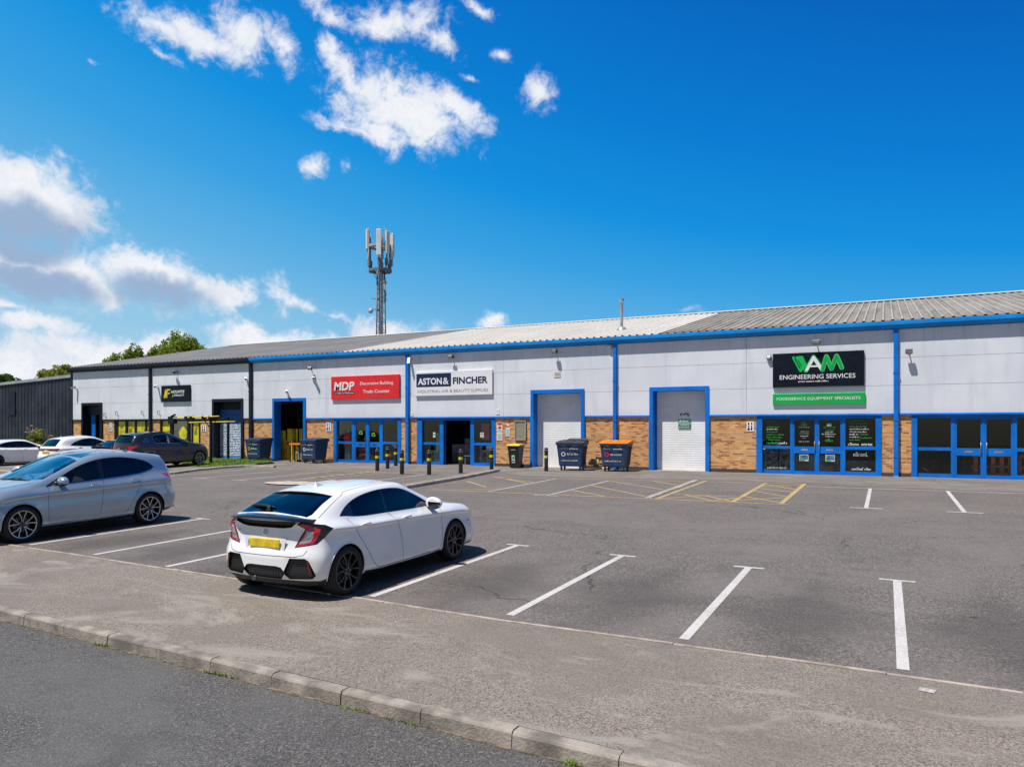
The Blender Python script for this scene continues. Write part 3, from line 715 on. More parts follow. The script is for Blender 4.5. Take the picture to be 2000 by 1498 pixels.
# ------------------------------------------------------------------ doorways
def doorway(i, mat, depth=.48, fw=.15, ft=.17):
    a, b, t = doorways[i]; z0 = GZ-.02; y0, y1 = FY-.055, FY+depth
    bm = bmesh.new()
    box(bm, a-.002, a+fw, y0, y1, z0, t+.002); box(bm, b-fw, b+.002, y0, y1, z0, t+.002); box(bm, a+fw, b-fw, y0, y1, t-ft, t+.002)
    # the jambs swell where they meet the brick
    box(bm, a-.03, a-.002, y0+.006, FY+.2, z0, SILL-.02); box(bm, b+.002, b+.03, y0+.006, FY+.2, z0, SILL-.02)
    return wobj('door_frame', bm, mat, bld), (a+fw, b-fw, z0, t-ft, y1)
def roller(i):
    fr, (a, b, z0, t, y) = doorway(i, M['blue'])
    bm = bmesh.new(); z = z0+.05; h = .098
    prism(bm, [(y-.035, z0), (y-.035, z0+.05), (y, z0+.05), (y, z0)], 'x', a, b)
    while z < t:
        z1 = min(z+h, t)
        prism(bm, [(y-.018, z+.001), (y-.026, z+.008), (y-.029, (z+z1)/2), (y-.026, z1-.008), (y-.018, z1-.001), (y+.02, z1-.001), (y+.02, z+.001)], 'x', a+.05, b-.05)
        z = z1
    wobj('shutter', bm, M['shutter'], fr)
    for (p, q) in ((a, a+.055), (b-.055, b)):
        bm = bmesh.new(); box(bm, p, q, y-.07, y-.002, z0, t)
        wobj('guide_rail', bm, M['blue'] if i == 4 else M['shutter'], fr)
    bm = bmesh.new(); box(bm, a, b, y+.03, y+.1, z0, t+.1); wobj('shutter_backing', bm, M['gap'], fr)
    return fr
r4 = roller(3); r5 = roller(4)
for a_, b_ in ((-15.02, -12.33), (-9.27, -6.7)): wobj('threshold', boxm(a_, b_, FY-.07, FY+.5, GZ-.02, GZ+.012), M['concrete'], bld)
# interiors behind the open doorways and the glass
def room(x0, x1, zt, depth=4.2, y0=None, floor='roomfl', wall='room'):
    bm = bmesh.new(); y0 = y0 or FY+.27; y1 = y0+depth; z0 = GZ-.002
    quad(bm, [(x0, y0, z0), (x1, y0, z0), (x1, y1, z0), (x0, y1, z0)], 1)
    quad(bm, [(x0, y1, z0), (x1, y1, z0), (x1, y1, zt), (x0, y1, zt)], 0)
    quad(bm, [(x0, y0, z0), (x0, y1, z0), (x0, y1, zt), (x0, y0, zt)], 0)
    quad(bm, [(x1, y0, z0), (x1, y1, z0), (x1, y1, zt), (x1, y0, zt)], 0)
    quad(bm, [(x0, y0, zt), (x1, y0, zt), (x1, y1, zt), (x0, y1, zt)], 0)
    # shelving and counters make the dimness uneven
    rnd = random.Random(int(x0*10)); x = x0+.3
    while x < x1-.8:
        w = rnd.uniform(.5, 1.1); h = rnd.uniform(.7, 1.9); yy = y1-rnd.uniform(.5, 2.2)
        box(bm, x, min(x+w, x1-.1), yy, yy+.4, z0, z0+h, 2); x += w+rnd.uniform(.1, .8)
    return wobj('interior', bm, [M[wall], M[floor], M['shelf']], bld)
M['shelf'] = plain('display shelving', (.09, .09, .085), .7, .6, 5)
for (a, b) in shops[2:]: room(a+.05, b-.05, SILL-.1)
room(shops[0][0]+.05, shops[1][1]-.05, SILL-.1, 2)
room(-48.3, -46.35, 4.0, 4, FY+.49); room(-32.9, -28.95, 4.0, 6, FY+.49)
f1, (a, b, z0, t, y) = doorway(0, M['black'])
bm = bmesh.new(); box(bm, a, b, y-.2, y-.1, t-.62, t); wobj('header_panel', bm, M['navyblk'], f1)
bm = bmesh.new(); box(bm, a+.18, a+.62, y-.06, y-.02, z0+.03, t-.63); wobj('door_leaf', bm, M['blue'], f1)
for q in (a+.66, b-.75, b-.1): wobj('door_post', boxm(q, q+.06, y-.07, y-.02, z0, t-.63), M['black'], f1)
f3, (a, b, z0, t, y) = doorway(2, M['blue'])
bm = bmesh.new()
for q in (a+.05, a+.98, b-.12): box(bm, q, q+.06, y+.3, y+.36, z0+.02, t)
box(bm, a+.11, a+.98, y+.3, y+.36, z0+.95, z0+1.02); box(bm, a+1.04, b-.12, y+.3, y+.36, z0+2.25, z0+2.33)
wobj('inner_screen', bm, M['black'], f3)
# graffiti-like weathered shutter of the black framed doorway
f2, (a, b, z0, t, y) = doorway(1, M['navyblk'])
m, nt, bs = new_mat('blue shutter under peeling white'); setp(bs, rough=.6)
g = nd(nt, 'ShaderNodeNewGeometry'); P = g.outputs['Position']; sp = nd(nt, 'ShaderNodeSeparateXYZ'); lk(nt, P, sp.inputs[0])
vor = nd(nt, 'ShaderNodeTexVoronoi', feature='F1', distance='MANHATTAN'); vor.inputs['Scale'].default_value = 15; lk(nt, P, vor.inputs['Vector'])
edge = math_n(nt, 'ADD', sp.outputs[2], math_n(nt, 'MULTIPLY', noise(nt, P, 3.5, 5, .65).outputs[0], -1.5))
patch = smooth(nt, edge, 1.68, 1.86, 1., 0.)
c = mix_c(nt, patch, (.014, .10, .36), (.55, .60, .68))
c = mix_c(nt, math_n(nt, 'MULTIPLY', patch, smooth(nt, vor.outputs['Distance'], .82, .95)), c, (.06, .14, .34))
c = mix_c(nt, math_n(nt, 'LESS_THAN', sp.outputs[2], GZ+.2), c, (.05, .23, .5))
lk(nt, c, bs.inputs['Base Color'])
bm = bmesh.new(); z = z0
while z < 3.42:
    prism(bm, [(y-.03, z+.002), (y-.045, z+.05), (y-.03, z+.098), (y, z+.098), (y, z+.002)], 'x', a, b); z += .1
wobj('shutter', bm, m, f2)
bm = bmesh.new(); box(bm, a, b, y-.12, y+.02, 3.44, t); wobj('shutter_box', bm, M['black'], f2)

# ------------------------------------------------------------------ shopfronts
def shopfront(si, frame_mat, glass, bays, rail=(1.48, 1.60), door_rail=(1.31, 1.58), open_bays=(), zt=2.70, zb=.62):
    """bays: (x0, x1, kind) clear glass widths, kind w = window over panel, d = door leaf, o = open"""
    a, b = shops[si]; y0, y1 = FY+.07, FY+.17
    bm = bmesh.new(); x = a
    for k, (p, q, kind) in enumerate(bays):
        if kind == 'd' :
            p2 = p-.055; 
        else: p2 = p
        box(bm, x, p2, y0 if k else FY-.004, y1, GZ, zt); x = q+(.055 if kind == 'd' else 0)
    box(bm, x, b, FY-.004, y1, GZ, zt)
    box(bm, a, b, y0-.02, y1, zt, SILL-.076)
    x = a
    for k, (p, q, kind) in enumerate(bays):
        if kind == 'w':
            box(bm, p, q, y0+.004, y1, rail[0], rail[1]); box(bm, p, q, y0+.004, y1, GZ+.045, zb)
        if kind != 'o':
            box(bm, p-.04, q+.04, y0-.05, y0-.001, GZ-.01, GZ+.042)
    fr = wobj('shopfront', bm, frame_mat, bld)
    for (p, q, kind) in bays:
        if kind == 'w':
            for (u, v) in ((rail[1], zt), (zb, rail[0])):
                bm = bmesh.new(); box(bm, p+.001, q-.001, y0+.035, y0+.045, u+.001, v-.001); wobj('pane', bm, glass, fr)
        if kind == 'd':
            bm = bmesh.new(); s = .052; t_ = zt-.004; yy0, yy1 = y0+.012, y1-.01
            box(bm, p-s, p, yy0, yy1, GZ+.01, t_); box(bm, q, q+s, yy0, yy1, GZ+.01, t_)
            box(bm, p, q, yy0, yy1, t_-.05, t_); box(bm, p, q, yy0, yy1, door_rail[0], door_rail[1]); box(bm, p, q, yy0, yy1, GZ+.01, zb-.02)
            xh = q-.0 if (bays.index((p, q, kind)) % 2 == 1) else p
            tube(bm, [(xh, yy0-.0, 1.42), (xh, yy0-.07, 1.42), (xh, yy0-.07, 1.78), (xh, yy0, 1.78)], .014, 8, mi=1)
            box(bm, (p+q)/2-.13, (p+q)/2+.13, yy0-.008, yy0-.001, 1.41, 1.48, 1)
            d = wobj('door', bm, [frame_mat, M['steel'] if si != 2 else M['dkmetal']], fr)
            bm = bmesh.new()
            for (u, v) in ((door_rail[1], t_-.05), (zb-.02, door_rail[0])): box(bm, p+.001, q-.001, yy0+.03, yy0+.04, u+.001, v-.001)
            wobj('door_glass', bm, glass, fr)
    return fr
s3 = shopfront(2, M['blue'], M['shopglass'], [(-26.68, -25.70, 'w'), (-25.45, -24.78, 'd'), (-24.54, -23.88, 'd'), (-23.66, -22.66, 'w')])
s4 = shopfront(3, M['blue'], M['shopglass'], [(-21.16, -20.14, 'w'), (-19.92, -18.36, 'o'), (-18.15, -17.13, 'w')])
s5 = shopfront(4, M['blue'], M['tintglass'], [(-4.54, -3.47, 'w'), (-3.31, -2.55, 'd'), (-2.38, -1.61, 'd'), (-1.43, -.36, 'w')])
s6 = shopfront(5, M['blue'], M['midglass'], [(1.05, 2.15, 'w'), (2.34, 3.09, 'd'), (3.27, 4.02, 'd'), (4.20, 5.35, 'w')])
# sliding leaf beside the open entrance
bm = bmesh.new(); box(bm, -20.10, -20.02, FY+.19, FY+.22, GZ, 2.7); box(bm, -19.9, -19.86, FY+.19, FY+.22, GZ, 2.7); wobj('sliding_leaf', bm, M['blue'], s4)
# black shopfronts with yellow film
M['yfilm'] = plain('yellow window film', (.62, .56, .015), .35, .3, 2.5, coat=.3)
def film_front(si, bays, yellow):
    a, b = shops[si]; y0, y1 = FY+.07, FY+.17; bm = bmesh.new(); x = a
    for (p, q) in bays: box(bm, x, p, y0, y1, GZ, 2.75); x = q
    box(bm, x, b, y0, y1, GZ, 2.75); box(bm, a, b, y0-.02, y1, 2.75, SILL-.076)
    for (p, q) in bays: box(bm, p, q, y0+.004, y1, GZ, .58)
    fr = wobj('shopfront', bm, M['black'], bld)
    for k, (p, q) in enumerate(bays):
        bm = bmesh.new(); box(bm, p+.001, q-.001, y0+.03, y0+.04, .581, 2.749)
        o = wobj('pane', bm, M['yfilm'] if yellow[k] else M['shopglass'], fr)
    return fr
sA = film_front(0, [(-44.8, -44.1), (-43.85, -43.2), (-43.0, -42.2), (-42.0, -41.75)], [1, 1, 1, 1])
sB = film_front(1, [(-40.6, -39.9), (-39.7, -38.35), (-38.15, -37.95), (-37.85, -37.35)], [1, 0, 0, 1])
bm = bmesh.new()                              # dark lettering blocks and a round yellow patch on the film
rnd = random.Random(5)
for (x, z, w, h) in ((-44.7, 1.7, .5, .22), (-44.6, 2.3, .25, .2), (-43.75, 2.0, .3, .5), (-42.8, 1.8, .5, .2), (-41.95, 1.9, .1, .4), (-40.5, 1.35, .4, .35), (-37.75, 1.9, .2, .5), (-42.3, 1.9, .08, .5)):
    k = 0
    while k < w: 
        q = rnd.uniform(.03, .07); box(bm, x+k, x+k+q, FY+.094, FY+.099, z, z+h*rnd.uniform(.5, 1)); k += q+.03
wobj('film_print', bm, plain('olive print', (.10, .10, .01), .5), sA)
bm = bmesh.new(); vs = [bm.verts.new((-38.75+.36*math.cos(t)*(1+.06*math.sin(5*t)), FY+.09, 1.98+.42*math.sin(t)*(1+.05*math.cos(4*t)))) for t in [math.pi*2*k/28 for k in range(28)]]
bm.faces.new(vs); wobj('round_sticker', bm, M['yfilm'], sB)

# window lettering of the engineering shop: rows of tiny unreadable words as in the photo
M['gprint'] = plain('green vinyl print', (.03, .42, .05), .5, .1); M['wprint'] = plain('white vinyl print', (.66, .70, .68), .5, .1)
M['dimprint'] = plain('dim grey green print', (.10, .20, .12), .5, .1); M['grey_print'] = plain('grey vinyl print', (.30, .34, .33), .5, .2)
def scrib(bm, x, z, w, h, seed, mi=0, y=None):
    rnd = random.Random(seed); y = FY+.094 if y is None else y; q = x
    while q < x+w:
        n = rnd.randint(2, 7)
        for _ in range(n):
            lw = h*rnd.uniform(.35, .6)
            if q+lw > x+w: return
            hh = h*rnd.choice((.6, .6, .65, 1.)); t = h*.16
            k = rnd.randint(0, 4)
            box(bm, q, q+t, y-.003, y, z, z+hh, mi)
            if k != 1: box(bm, q+t, q+lw, y-.003, y, z+hh-t, z+hh, mi)
            if k in (0, 2, 3): box(bm, q+lw-t, q+lw, y-.003, y, z, z+hh-t, mi)
            if k in (1, 2, 4): box(bm, q+t, q+lw-t, y-.003, y, z, z+t, mi)
            q += lw+h*.12
        q += h*.3
bm = bmesh.new()
L = [(-4.38, 2.56, .42, .045, 3), (-4.38, 2.45, .50, .045, 3), (-4.38, 2.34, .52, .05, 0), (-4.38, 2.25, .45, .055, 1), (-4.38, 2.14, .42, .05, 0), (-4.38, 2.03, .68, .055, 0), (-4.38, 1.92, .65, .05, 0), (-4.32, 1.82, .48, .05, 0),
     (-4.38, 1.67, .42, .10, 0), (-3.95, 1.67, .40, .10, 1)]
L += [(-3.05, 2.42, .26, .14, 0), (-3.14, 2.34, .42, .035, 2), (-3.08, 2.16, .30, .05, 2), (-3.12, 2.08, .38, .05, 2), (-3.08, 1.98, .30, .045, 1), (-3.02, 1.9, .14, .04, 2), (-3.14, 1.75, .42, .09, 2)]
L += [(-2.1, 2.40, .22, .16, 1), (-2.22, 2.33, .45, .035, 0), (-2.15, 2.22, .35, .04, 0), (-2.16, 2.14, .30, .05, 1), (-2.28, 2.06, .50, .05, 1), (-2.15, 1.97, .32, .05, 1), (-2.15, 1.78, .34, .12, 0)]
L += [(-1.28, 2.58, .55, .05, 3), (-1.28, 2.47, .62, .05, 3), (-1.28, 2.36, .66, .05, 3), (-1.28, 2.26, .70, .05, 1), (-1.28, 2.15, .64, .055, 1), (-1.28, 2.05, .34, .06, 1), (-.92, 2.05, .3, .05, 0), (-1.28, 1.95, .38, .05, 1), (-.9, 1.92, .42, .05, 0), (-1.28, 1.84, .38, .05, 0),
      (-1.33, 1.64, .42, .11, 1), (-.86, 1.64, .42, .12, 1)]
L += [(-4.36, .67, .78, .07, 1), (-1.2, .68, .68, .10, 1), (-1.15, 1.22, .55, .16, 2)]
for k, (x, z, w, h, mi) in enumerate(L): scrib(bm, x, z, w, h, k, mi)
wobj('window_lettering', bm, [M['gprint'], M['wprint'], M['grey_print'], M['dimprint']], s5)
# frosted lower panes and their pictures
M['frost'] = plain('frosted film', (.17, .19, .20), .5, .35, 2); M['picture'] = plain('grey picture print', (.22, .26, .27), .5, .9, 7)
bm = bmesh.new()
for (p, q, mi) in ((-4.52, -3.95, 1), (-3.9, -3.49, 1), (-3.29, -2.57, 0), (-2.36, -1.63, 0), (-1.41, -.38, 0)):
    box(bm, p, q, FY+.118, FY+.122, .63, 1.47 if mi == 1 else (1.05 if p > -1.5 else 1.25), mi)
wobj('window_film', bm, [M['frost'], M['picture']], s5)
for x in (-3.12, -2.15):
    bm = bmesh.new(); box(bm, x, x+.34, FY+.072, FY+.078, 1.0, 1.26, 0); box(bm, x+.02, x+.32, FY+.068, FY+.072, 1.05, 1.24, 1); box(bm, x+.02, x+.2, FY+.066, FY+.068, 1.02, 1.06, 2)
    wobj('door_sticker', bm, [M['wprint'], plain('blue sticker', (.10, .25, .35), .5, .5, 9), M['gprint']], s5)
# shop 6: pale reflections of chairs inside are modelled as real furniture
# ------------------------------------------------------------------ signs
M['red'] = plain('red sign', (.74, .018, .022), .3, .05, 1, coat=.2)
M['sgreen'] = plain('green sign', (.0, .40, .065), .3, .05, 1, coat=.2)
M['slogo'] = plain('green logo', (.0, .48, .085), .4, .08, 4)
M['sdark'] = plain('near black sign', (.004, .008, .017), .45, .1, 1, spec=.2)
M['swhite'] = plain('white sign', (.78, .78, .80), .35, .04, 1)
M['navy'] = plain('navy sign', (.008, .018, .075), .35, .05, 2)
M['yellow'] = plain('yellow paint', (.75, .56, .01), .4, .06, 3)
M['sgrey'] = plain('grey lettering', (.30, .31, .33), .5, .05, 3)
def sign(name, label, x0, x1, z0, z1, mat, d=.1):
    t = thing(name, label, 'sign', ((x0+x1)/2, FY-d, z0))
    bm = bmesh.new(); box(bm, x0, x1, FY-d, FY-.002, z0, z1); bmesh.ops.bevel(bm, geom=bm.edges[:], offset=.006, affect='EDGES')
    wobj('board', bm, mat, t)
    def put(txt, fx, fz, fw, fh, m, dy=.002, **k):
        W, H = x1-x0, z1-z0
        return wobj('lettering', wall_text(txt, x0+fx*W, z0+fz*H, FY-d-dy, width=fw*W, height=fh*H, **k), m, t)
    return t, put
t, put = sign('shop_sign', 'wide red sign board with white lettering above the decorators shopfront', -26.97, -22.49, 3.86, 5.10, M['red'])
put('MDP', .05, .37, .31, .37, M['sdark'], bold=.035, shear=.12, dy=.001, depth=.003)
put('MDP', .045, .39, .31, .37, M['swhite'], bold=.035, shear=.12, dy=.006, depth=.003)
bm = boxm(-26.97+.045*4.48, -26.97+.355*4.48, FY-.106, FY-.1, 4.14, 4.26); wobj('strip', bm, M['sdark'], t)
bm = bmesh.new(); scrib(bm, -26.97+.06*4.48, 4.165, .29*4.48, .085, 31, 0, FY-.107); wobj('lettering', bm, M['swhite'], t)
put('Decorative Building', .44, .56, .475, .17, M['swhite'], dy=.004, bold=.006, depth=.002)
put('Trade Counter', .48, .25, .385, .145, M['swhite'], dy=.004, bold=.006, depth=.002)
t, put = sign('shop_sign', 'white sign board with navy panel and navy capitals above the open entrance', -21.51, -17.05, 3.95, 5.16, M['swhite'])
wobj('panel', boxm(-21.43, -19.37, FY-.104, FY-.1, 4.40, 5.07), M['navy'], t)
put('ASTON', .04, .46, .32, .28, M['swhite'], dy=.008, bold=.03); put('&', .375, .46, .075, .28, M['swhite'], dy=.008, bold=.012)
put('FINCHER', .505, .46, .44, .28, M['navy'], dy=.004, bold=.03)
put('INDUSTRIAL AIR & BEAUTY SUPPLIES', .035, .13, .915, .115, M['sgrey'], dy=.004, depth=.002)
t, put = sign('shop_sign', 'big near black sign board with green and white W A M logo', -4.12, -.76, 3.97, 5.33, M['sdark'])
put('ENGINEERING SERVICES', .08, .225, .83, .13, M['swhite'], dy=.004, bold=.008, depth=.003)
bm = bmesh.new(); scrib(bm, -4.12+.29*3.36, 4.15, .35*3.36, .075, 33, 0, FY-.102); wobj('lettering', bm, M['swhite'], t)
def stroke(bm, pts, w, y, mi, jd=.004):
    """rounded thick polyline on a wall"""
    for i, ((xa, za), (xb, zb)) in enumerate(zip(pts, pts[1:])):
        d = Vector((xb-xa, zb-za)).normalized(); n = Vector((-d.y, d.x))*w/2; poly = []
        a0 = math.atan2(n.y, n.x)
        for k in range(7): a = a0+math.pi*k/6; poly.append((xa+w/2*math.cos(a), za+w/2*math.sin(a)))
        for k in range(7): a = a0+math.pi+math.pi*k/6; poly.append((xb+w/2*math.cos(a), zb+w/2*math.sin(a)))
        yy = y-.0006*i
        f = bm.faces.new([bm.verts.new((p[0], yy, p[1])) for p in poly]); f.material_index = mi
        if f.normal.y > 0: f.normal_flip()
bm = bmesh.new(); X0, Z0, S = -4.12, 3.97, 3.36
U = lambda fx, fz: (X0+fx*S, Z0+fz*1.36)
y = FY-.104
# W: bundle of slanted bars merging in the right stroke
for k, (a, b) in enumerate((((.235, .865), (.315, .47)), ((.275, .865), (.335, .52)), ((.30, .87), (.36, .58)), ((.32, .87), (.345, .60)), ((.33, .87), (.375, .62)), ((.315, .47), (.375, .62)))):
    stroke(bm, [U(*a), U(*b)], .10, y-.002*k, 0)
for k, (a, b) in enumerate((((.25, .84), (.31, .55)), ((.285, .80), (.325, .62)))):
    stroke(bm, [U(*a), U(*b)], .022, y-.016-.001*k, 2)
# A
stroke(bm, [U(.375, .47), U(.46, .86), U(.56, .47)], .17, y-.002, 0)
stroke(bm, [U(.385, .49), U(.46, .85), U(.548, .49)], .115, y-.006, 1); stroke(bm, [U(.43, .59), U(.505, .59)], .07, y-.010, 1)
# M
mp = [U(.565, .52), U(.61, .85), U(.65, .60), U(.715, .87), U(.765, .52)]
mp = [U(.56, .50), U(.60, .86), U(.655, .50), U(.71, .87), U(.765, .52)]
stroke(bm, mp, .17, y-.012, 3); stroke(bm, mp, .135, y-.016, 0); stroke(bm, mp, .05, y-.020, 4); stroke(bm, mp, .022, y-.024, 0)
wobj('logo', bm, [M['slogo'], M['swhite'], M['sdark'], plain('pale green edge', (.12, .6, .22), .4), plain('deep green line', (0, .27, .05), .4)], t)
t, put = sign('shop_sign', 'long narrow green sign board with white capitals under the black board', -4.12, -.72, 3.26, 3.70, M['sgreen'], .08)
put('FOODSERVICE EQUIPMENT SPECIALISTS', .045, .36, .905, .30, M['swhite'], dy=.004, bold=.006, depth=.003)
t, put = sign('shop_sign', 'small black sign board with yellow emblem and white letters on the far unit', -40.45, -37.94, 3.95, 4.95, M['sdark'], .12)
bm = bmesh.new(); X0, Z0 = -40.45, 3.95
for pts in ([(.26, .27), (.40, .74), (.36, .28), (.56, .76)], [(.50, .27), (.56, .76)], [(.56, .5), (.76, .53)], [(.60, .73), (.80, .75)]):
    stroke(bm, [(X0+p*.95+.03, Z0+q) for p, q in pts], .085, FY-.124, 0)
wobj('logo', bm, M['yellow'], t)
put('HOUVITE', .36, .52, .47, .17, M['swhite'], dy=.005, bold=.02, shear=.1); put('J-PRNCIT', .40, .28, .42, .17, M['swhite'], dy=.005, bold=.008, shear=.1)

# small plates and notices on the walls
def plate(label, x0, x1, z0, z1, yy, mat=None, marks=None, cat='notice', name='wall_notice', grp=None, d=.02):
    t = thing(name, label, cat, ((x0+x1)/2, yy, z0), group=grp)
    wobj('plate', boxm(x0, x1, yy-d, yy-.001, z0, z1), mat or M['swhite'], t)
    if marks:
        bm = bmesh.new()
        for (a, b, c, dd, mi) in marks:
            w, h = x1-x0, z1-z0; box(bm, x0+a*w, x0+b*w, yy-d-.003, yy-d-.0005, z0+c*h, z0+dd*h, mi)
        wobj('print', bm, [M['sdark'], M['sgreen'], M['red'], M['sgrey']], t)
    return t
BY = FY+.03
fig = [(.12, .42, .1, .32, 0), (.2, .34, .32, .62, 0), (.17, .37, .68, .9, 0), (.6, .74, .1, .62, 0), (.56, .78, .2, .34, 0), (.6, .76, .7, .92, 0)]
plate('white plate with two black figures on brick left of the red sign shopfront', -27.42, -27.08, 2.16, 2.62, BY, marks=fig, cat='sign', name='wall_plate', grp='white figure plates beside the shopfronts')
plate('white plate with two black figures on brick left of the green lettered shopfront', -5.16, -4.87, 2.18, 2.58, BY, marks=fig, cat='sign', name='wall_plate', grp='white figure plates beside the shopfronts')
plate('white plate on brick between the far narrow door and yellow windows', -45.62, -45.3, 2.12, 2.68, BY, marks=fig, cat='sign', name='wall_plate', grp='white figure plates beside the shopfronts')
plate('white plate on brick left of the peeling blue shutter', -37.05, -36.65, 2.10, 2.48, BY, marks=fig, cat='sign', name='wall_plate', grp='white figure plates beside the shopfronts')
rows = [(.12, .88, .1+.1*k, .14+.1*k, 3) for k in range(8)]
plate('red and white safety notice, topmost left on brick by the open entrance', -16.84, -16.55, 2.17, 2.6, BY, marks=[(.05, .95, .68, .96, 2), (.15, .85, .3, .42, 0), (.15, .85, .1, .2, 3), (.3, .7, .45, .6, 2)])
plate('white printed sheet right below the red and white notice', -16.84, -16.55, 1.72, 2.13, BY, marks=rows)
plate('white printed sheet beside the glazed notice case', -16.37, -16.15, 1.92, 2.34, BY, marks=rows)
plate('tiny pale sticker above the printed sheet beside the notice case', -16.3, -16.2, 2.42, 2.52, BY)
t = thing('notice_case', 'tall grey framed glazed notice case on brick beside the roller door', 'notice case', (-15.57, BY, 1.74))
bm = bmesh.new()
for a in ((-15.87, -15.82, 1.74, 2.68), (-15.32, -15.27, 1.74, 2.68), (-15.82, -15.32, 1.74, 1.79), (-15.82, -15.32, 2.63, 2.68)): box(bm, a[0], a[1], BY-.07, BY-.001, a[2], a[3])
wobj('frame', bm, M['steel'], t)
wobj('panel', boxm(-15.819, -15.321, BY-.04, BY-.002, 1.791, 2.629), plain('grey green mesh panel', (.26, .26, .20), .5, .15, 8), t)
t = plate('green and white notice with white badge on the closed roller door', -8.12, -7.57, 2.3, 2.70, FY+.435, mat=plain('deep green notice', (.01, .21, .11), .5), marks=None, d=.012)
bm = bmesh.new(); box(bm, -8.13, -7.56, FY+.420, FY+.4225, 2.505, 2.53)
scrib(bm, -8.08, 2.58, .46, .085, 1, 0, FY+.4225); scrib(bm, -8.04, 2.42, .4, .06, 2, 0, FY+.4225); scrib(bm, -8.1, 2.33, .48, .05, 3, 0, FY+.4225)
wobj('print', bm, M['swhite'], t)
bm = bmesh.new(); stroke(bm, [(-8.02, 2.94), (-8.0, 2.86), (-7.96, 2.96)], .035, FY+.425, 0); stroke(bm, [(-7.88, 2.9), (-7.78, 2.96), (-7.66, 2.9)], .05, FY+.424, 0); stroke(bm, [(-7.72, 2.94), (-7.68, 2.82)], .03, FY+.422, 0)
wobj('badge', bm, plain('dark green print', (.01, .10, .05), .5), t)
plate('small white box plate under the floodlight over the left roller door', -13.83, -13.50, 4.68, 4.94, FY, mat=plain('cream plate', (.62, .58, .52), .5), marks=[(.2, .4, .3, .8, 3), (.5, .55, .2, .8, 0), (.65, .9, .3, .75, 3)])
plate('tiny white junction plate low right of the blue rain pipe', -21.85, -21.70, 2.94, 3.12, FY, marks=[(.3, .5, .55, .7, 0)], cat='junction box', name='junction_plate')
plate('white junction plate on cladding right of the open entrance', -16.88, -16.70, 2.98, 3.22, FY, marks=[(.3, .5, .55, .7, 0)], cat='junction box', name='junction_plate')
plate('white poster taped on the left pane of the open entrance', -20.55, -20.42, 1.85, 2.1, FY+.1, marks=[(.2, .8, .3, .8, 1)], cat='poster', name='poster', d=.004)
plate('white and blue poster on the right pane of the open entrance', -17.82, -17.62, 1.86, 2.1, FY+.1, marks=[(.1, .9, .1, .3, 3), (.1, .9, .5, .9, 3)], cat='poster', name='poster', d=.004)
plate('big purple poster with red figure behind the right pane', -17.85, -17.4, 1.75, 2.55, FY+.26, mat=plain('purple poster', (.30, .13, .34), .5), marks=[(.3, .8, .3, .7, 2)], cat='poster', name='poster', d=.004)

# ------------------------------------------------------------------ lamps and cameras on the cladding
M['greymetal'] = plain('grey lamp metal', (.16, .16, .16), .5, .1, 4)
def floodlight(label, x, z, grp='floodlights on the cladding', tilt=35, w=.26, dark=True, yaw=0):
    t = thing('floodlight', label, 'floodlight', (x, FY, z), rot=(0, 0, R(yaw)), group=grp)
    bm = bmesh.new(); tube(bm, [(0, -.001, .02), (0, -.12, .02), (0, -.2, .0)], .022, 8); box(bm, -.05, .05, -.02, -.001, -.05, .09)
    obj('bracket', bm, M['dkmetal'], t)
    bm = bmesh.new()
    prism(bm, [(-.05, -.08), (.06, -.10), (.06, .10), (-.05, .06)], 'x', -w/2, w/2); bmesh.ops.bevel(bm, geom=bm.edges[:], offset=.012, affect='EDGES')
    for k in range(5): box(bm, -w/2+.03+k*w*.2, -w/2+.04+k*w*.2, .06, .085, -.07, .07)
    bmesh.ops.rotate(bm, cent=(0, 0, 0), matrix=Matrix.Rotation(R(tilt), 3, 'X'), verts=bm.verts)
    bmesh.ops.translate(bm, vec=(0, -.26, .0), verts=bm.verts)
    obj('lamp_head', bm, M['dkmetal'] if dark else M['greymetal'], t)
    bm = bmesh.new(); box(bm, -w/2+.025, w/2-.025, -.062, -.056, -.055, .045)
    bmesh.ops.rotate(bm, cent=(0, 0, 0), matrix=Matrix.Rotation(R(tilt), 3, 'X'), verts=bm.verts); bmesh.ops.translate(bm, vec=(0, -.26, .0), verts=bm.verts)
    obj('lens', bm, M['steel'], t)
    return t
floodlight('dark floodlight above the small black sign board', -39.1, 5.74, tilt=20, w=.3, yaw=-25)
floodlight('small dark floodlight on the cladding over the blue framed doorway', -28.44, 5.6, tilt=40, w=.22, yaw=20)
floodlight('grey floodlight over the white board with navy panel', -19.31, 5.85, tilt=40, dark=False, w=.22)
floodlight('dark topped floodlight above the roller door beside the notice case', -13.71, 5.85, tilt=45, w=.2)
floodlight('wide flat floodlight centred over the near black sign board', -2.47, 5.72, tilt=10, dark=False, w=.3)
floodlight('boxy dark floodlight right of the last blue rain pipe', .77, 5.18, tilt=50, w=.24)
def roundlight(label, x, z, r=.12, white=True):
    t = thing('bulkhead_lamp', label, 'lamp', (x, FY, z))
    bm = bmesh.new(); lathe(bm, [(r, 0), (r*1.05, -.05), (r*.95, -.10), (r*.7, -.12)], 'y', 24); tube(bm, [(0, 0, r*.6), (0, -.06, r*.9)], .03); obj('housing', bm, M['white_pl'] if white else M['dkmetal'], t, smooth_s=True, angle=40)
    bm = bmesh.new(); lathe(bm, [(r*.78, -.118), (r*.7, -.135), (r*.35, -.15)], 'y', 24); obj('lens', bm, M['steel'] if white else M['swhite'], t, smooth_s=True, angle=50)
roundlight('round white lamp under the gutter left of the middle blue rain pipe', -11.09, 5.95)
roundlight('round dark rimmed lamp at the left edge of the near black sign board', -4.27, 5.2, .1, False)
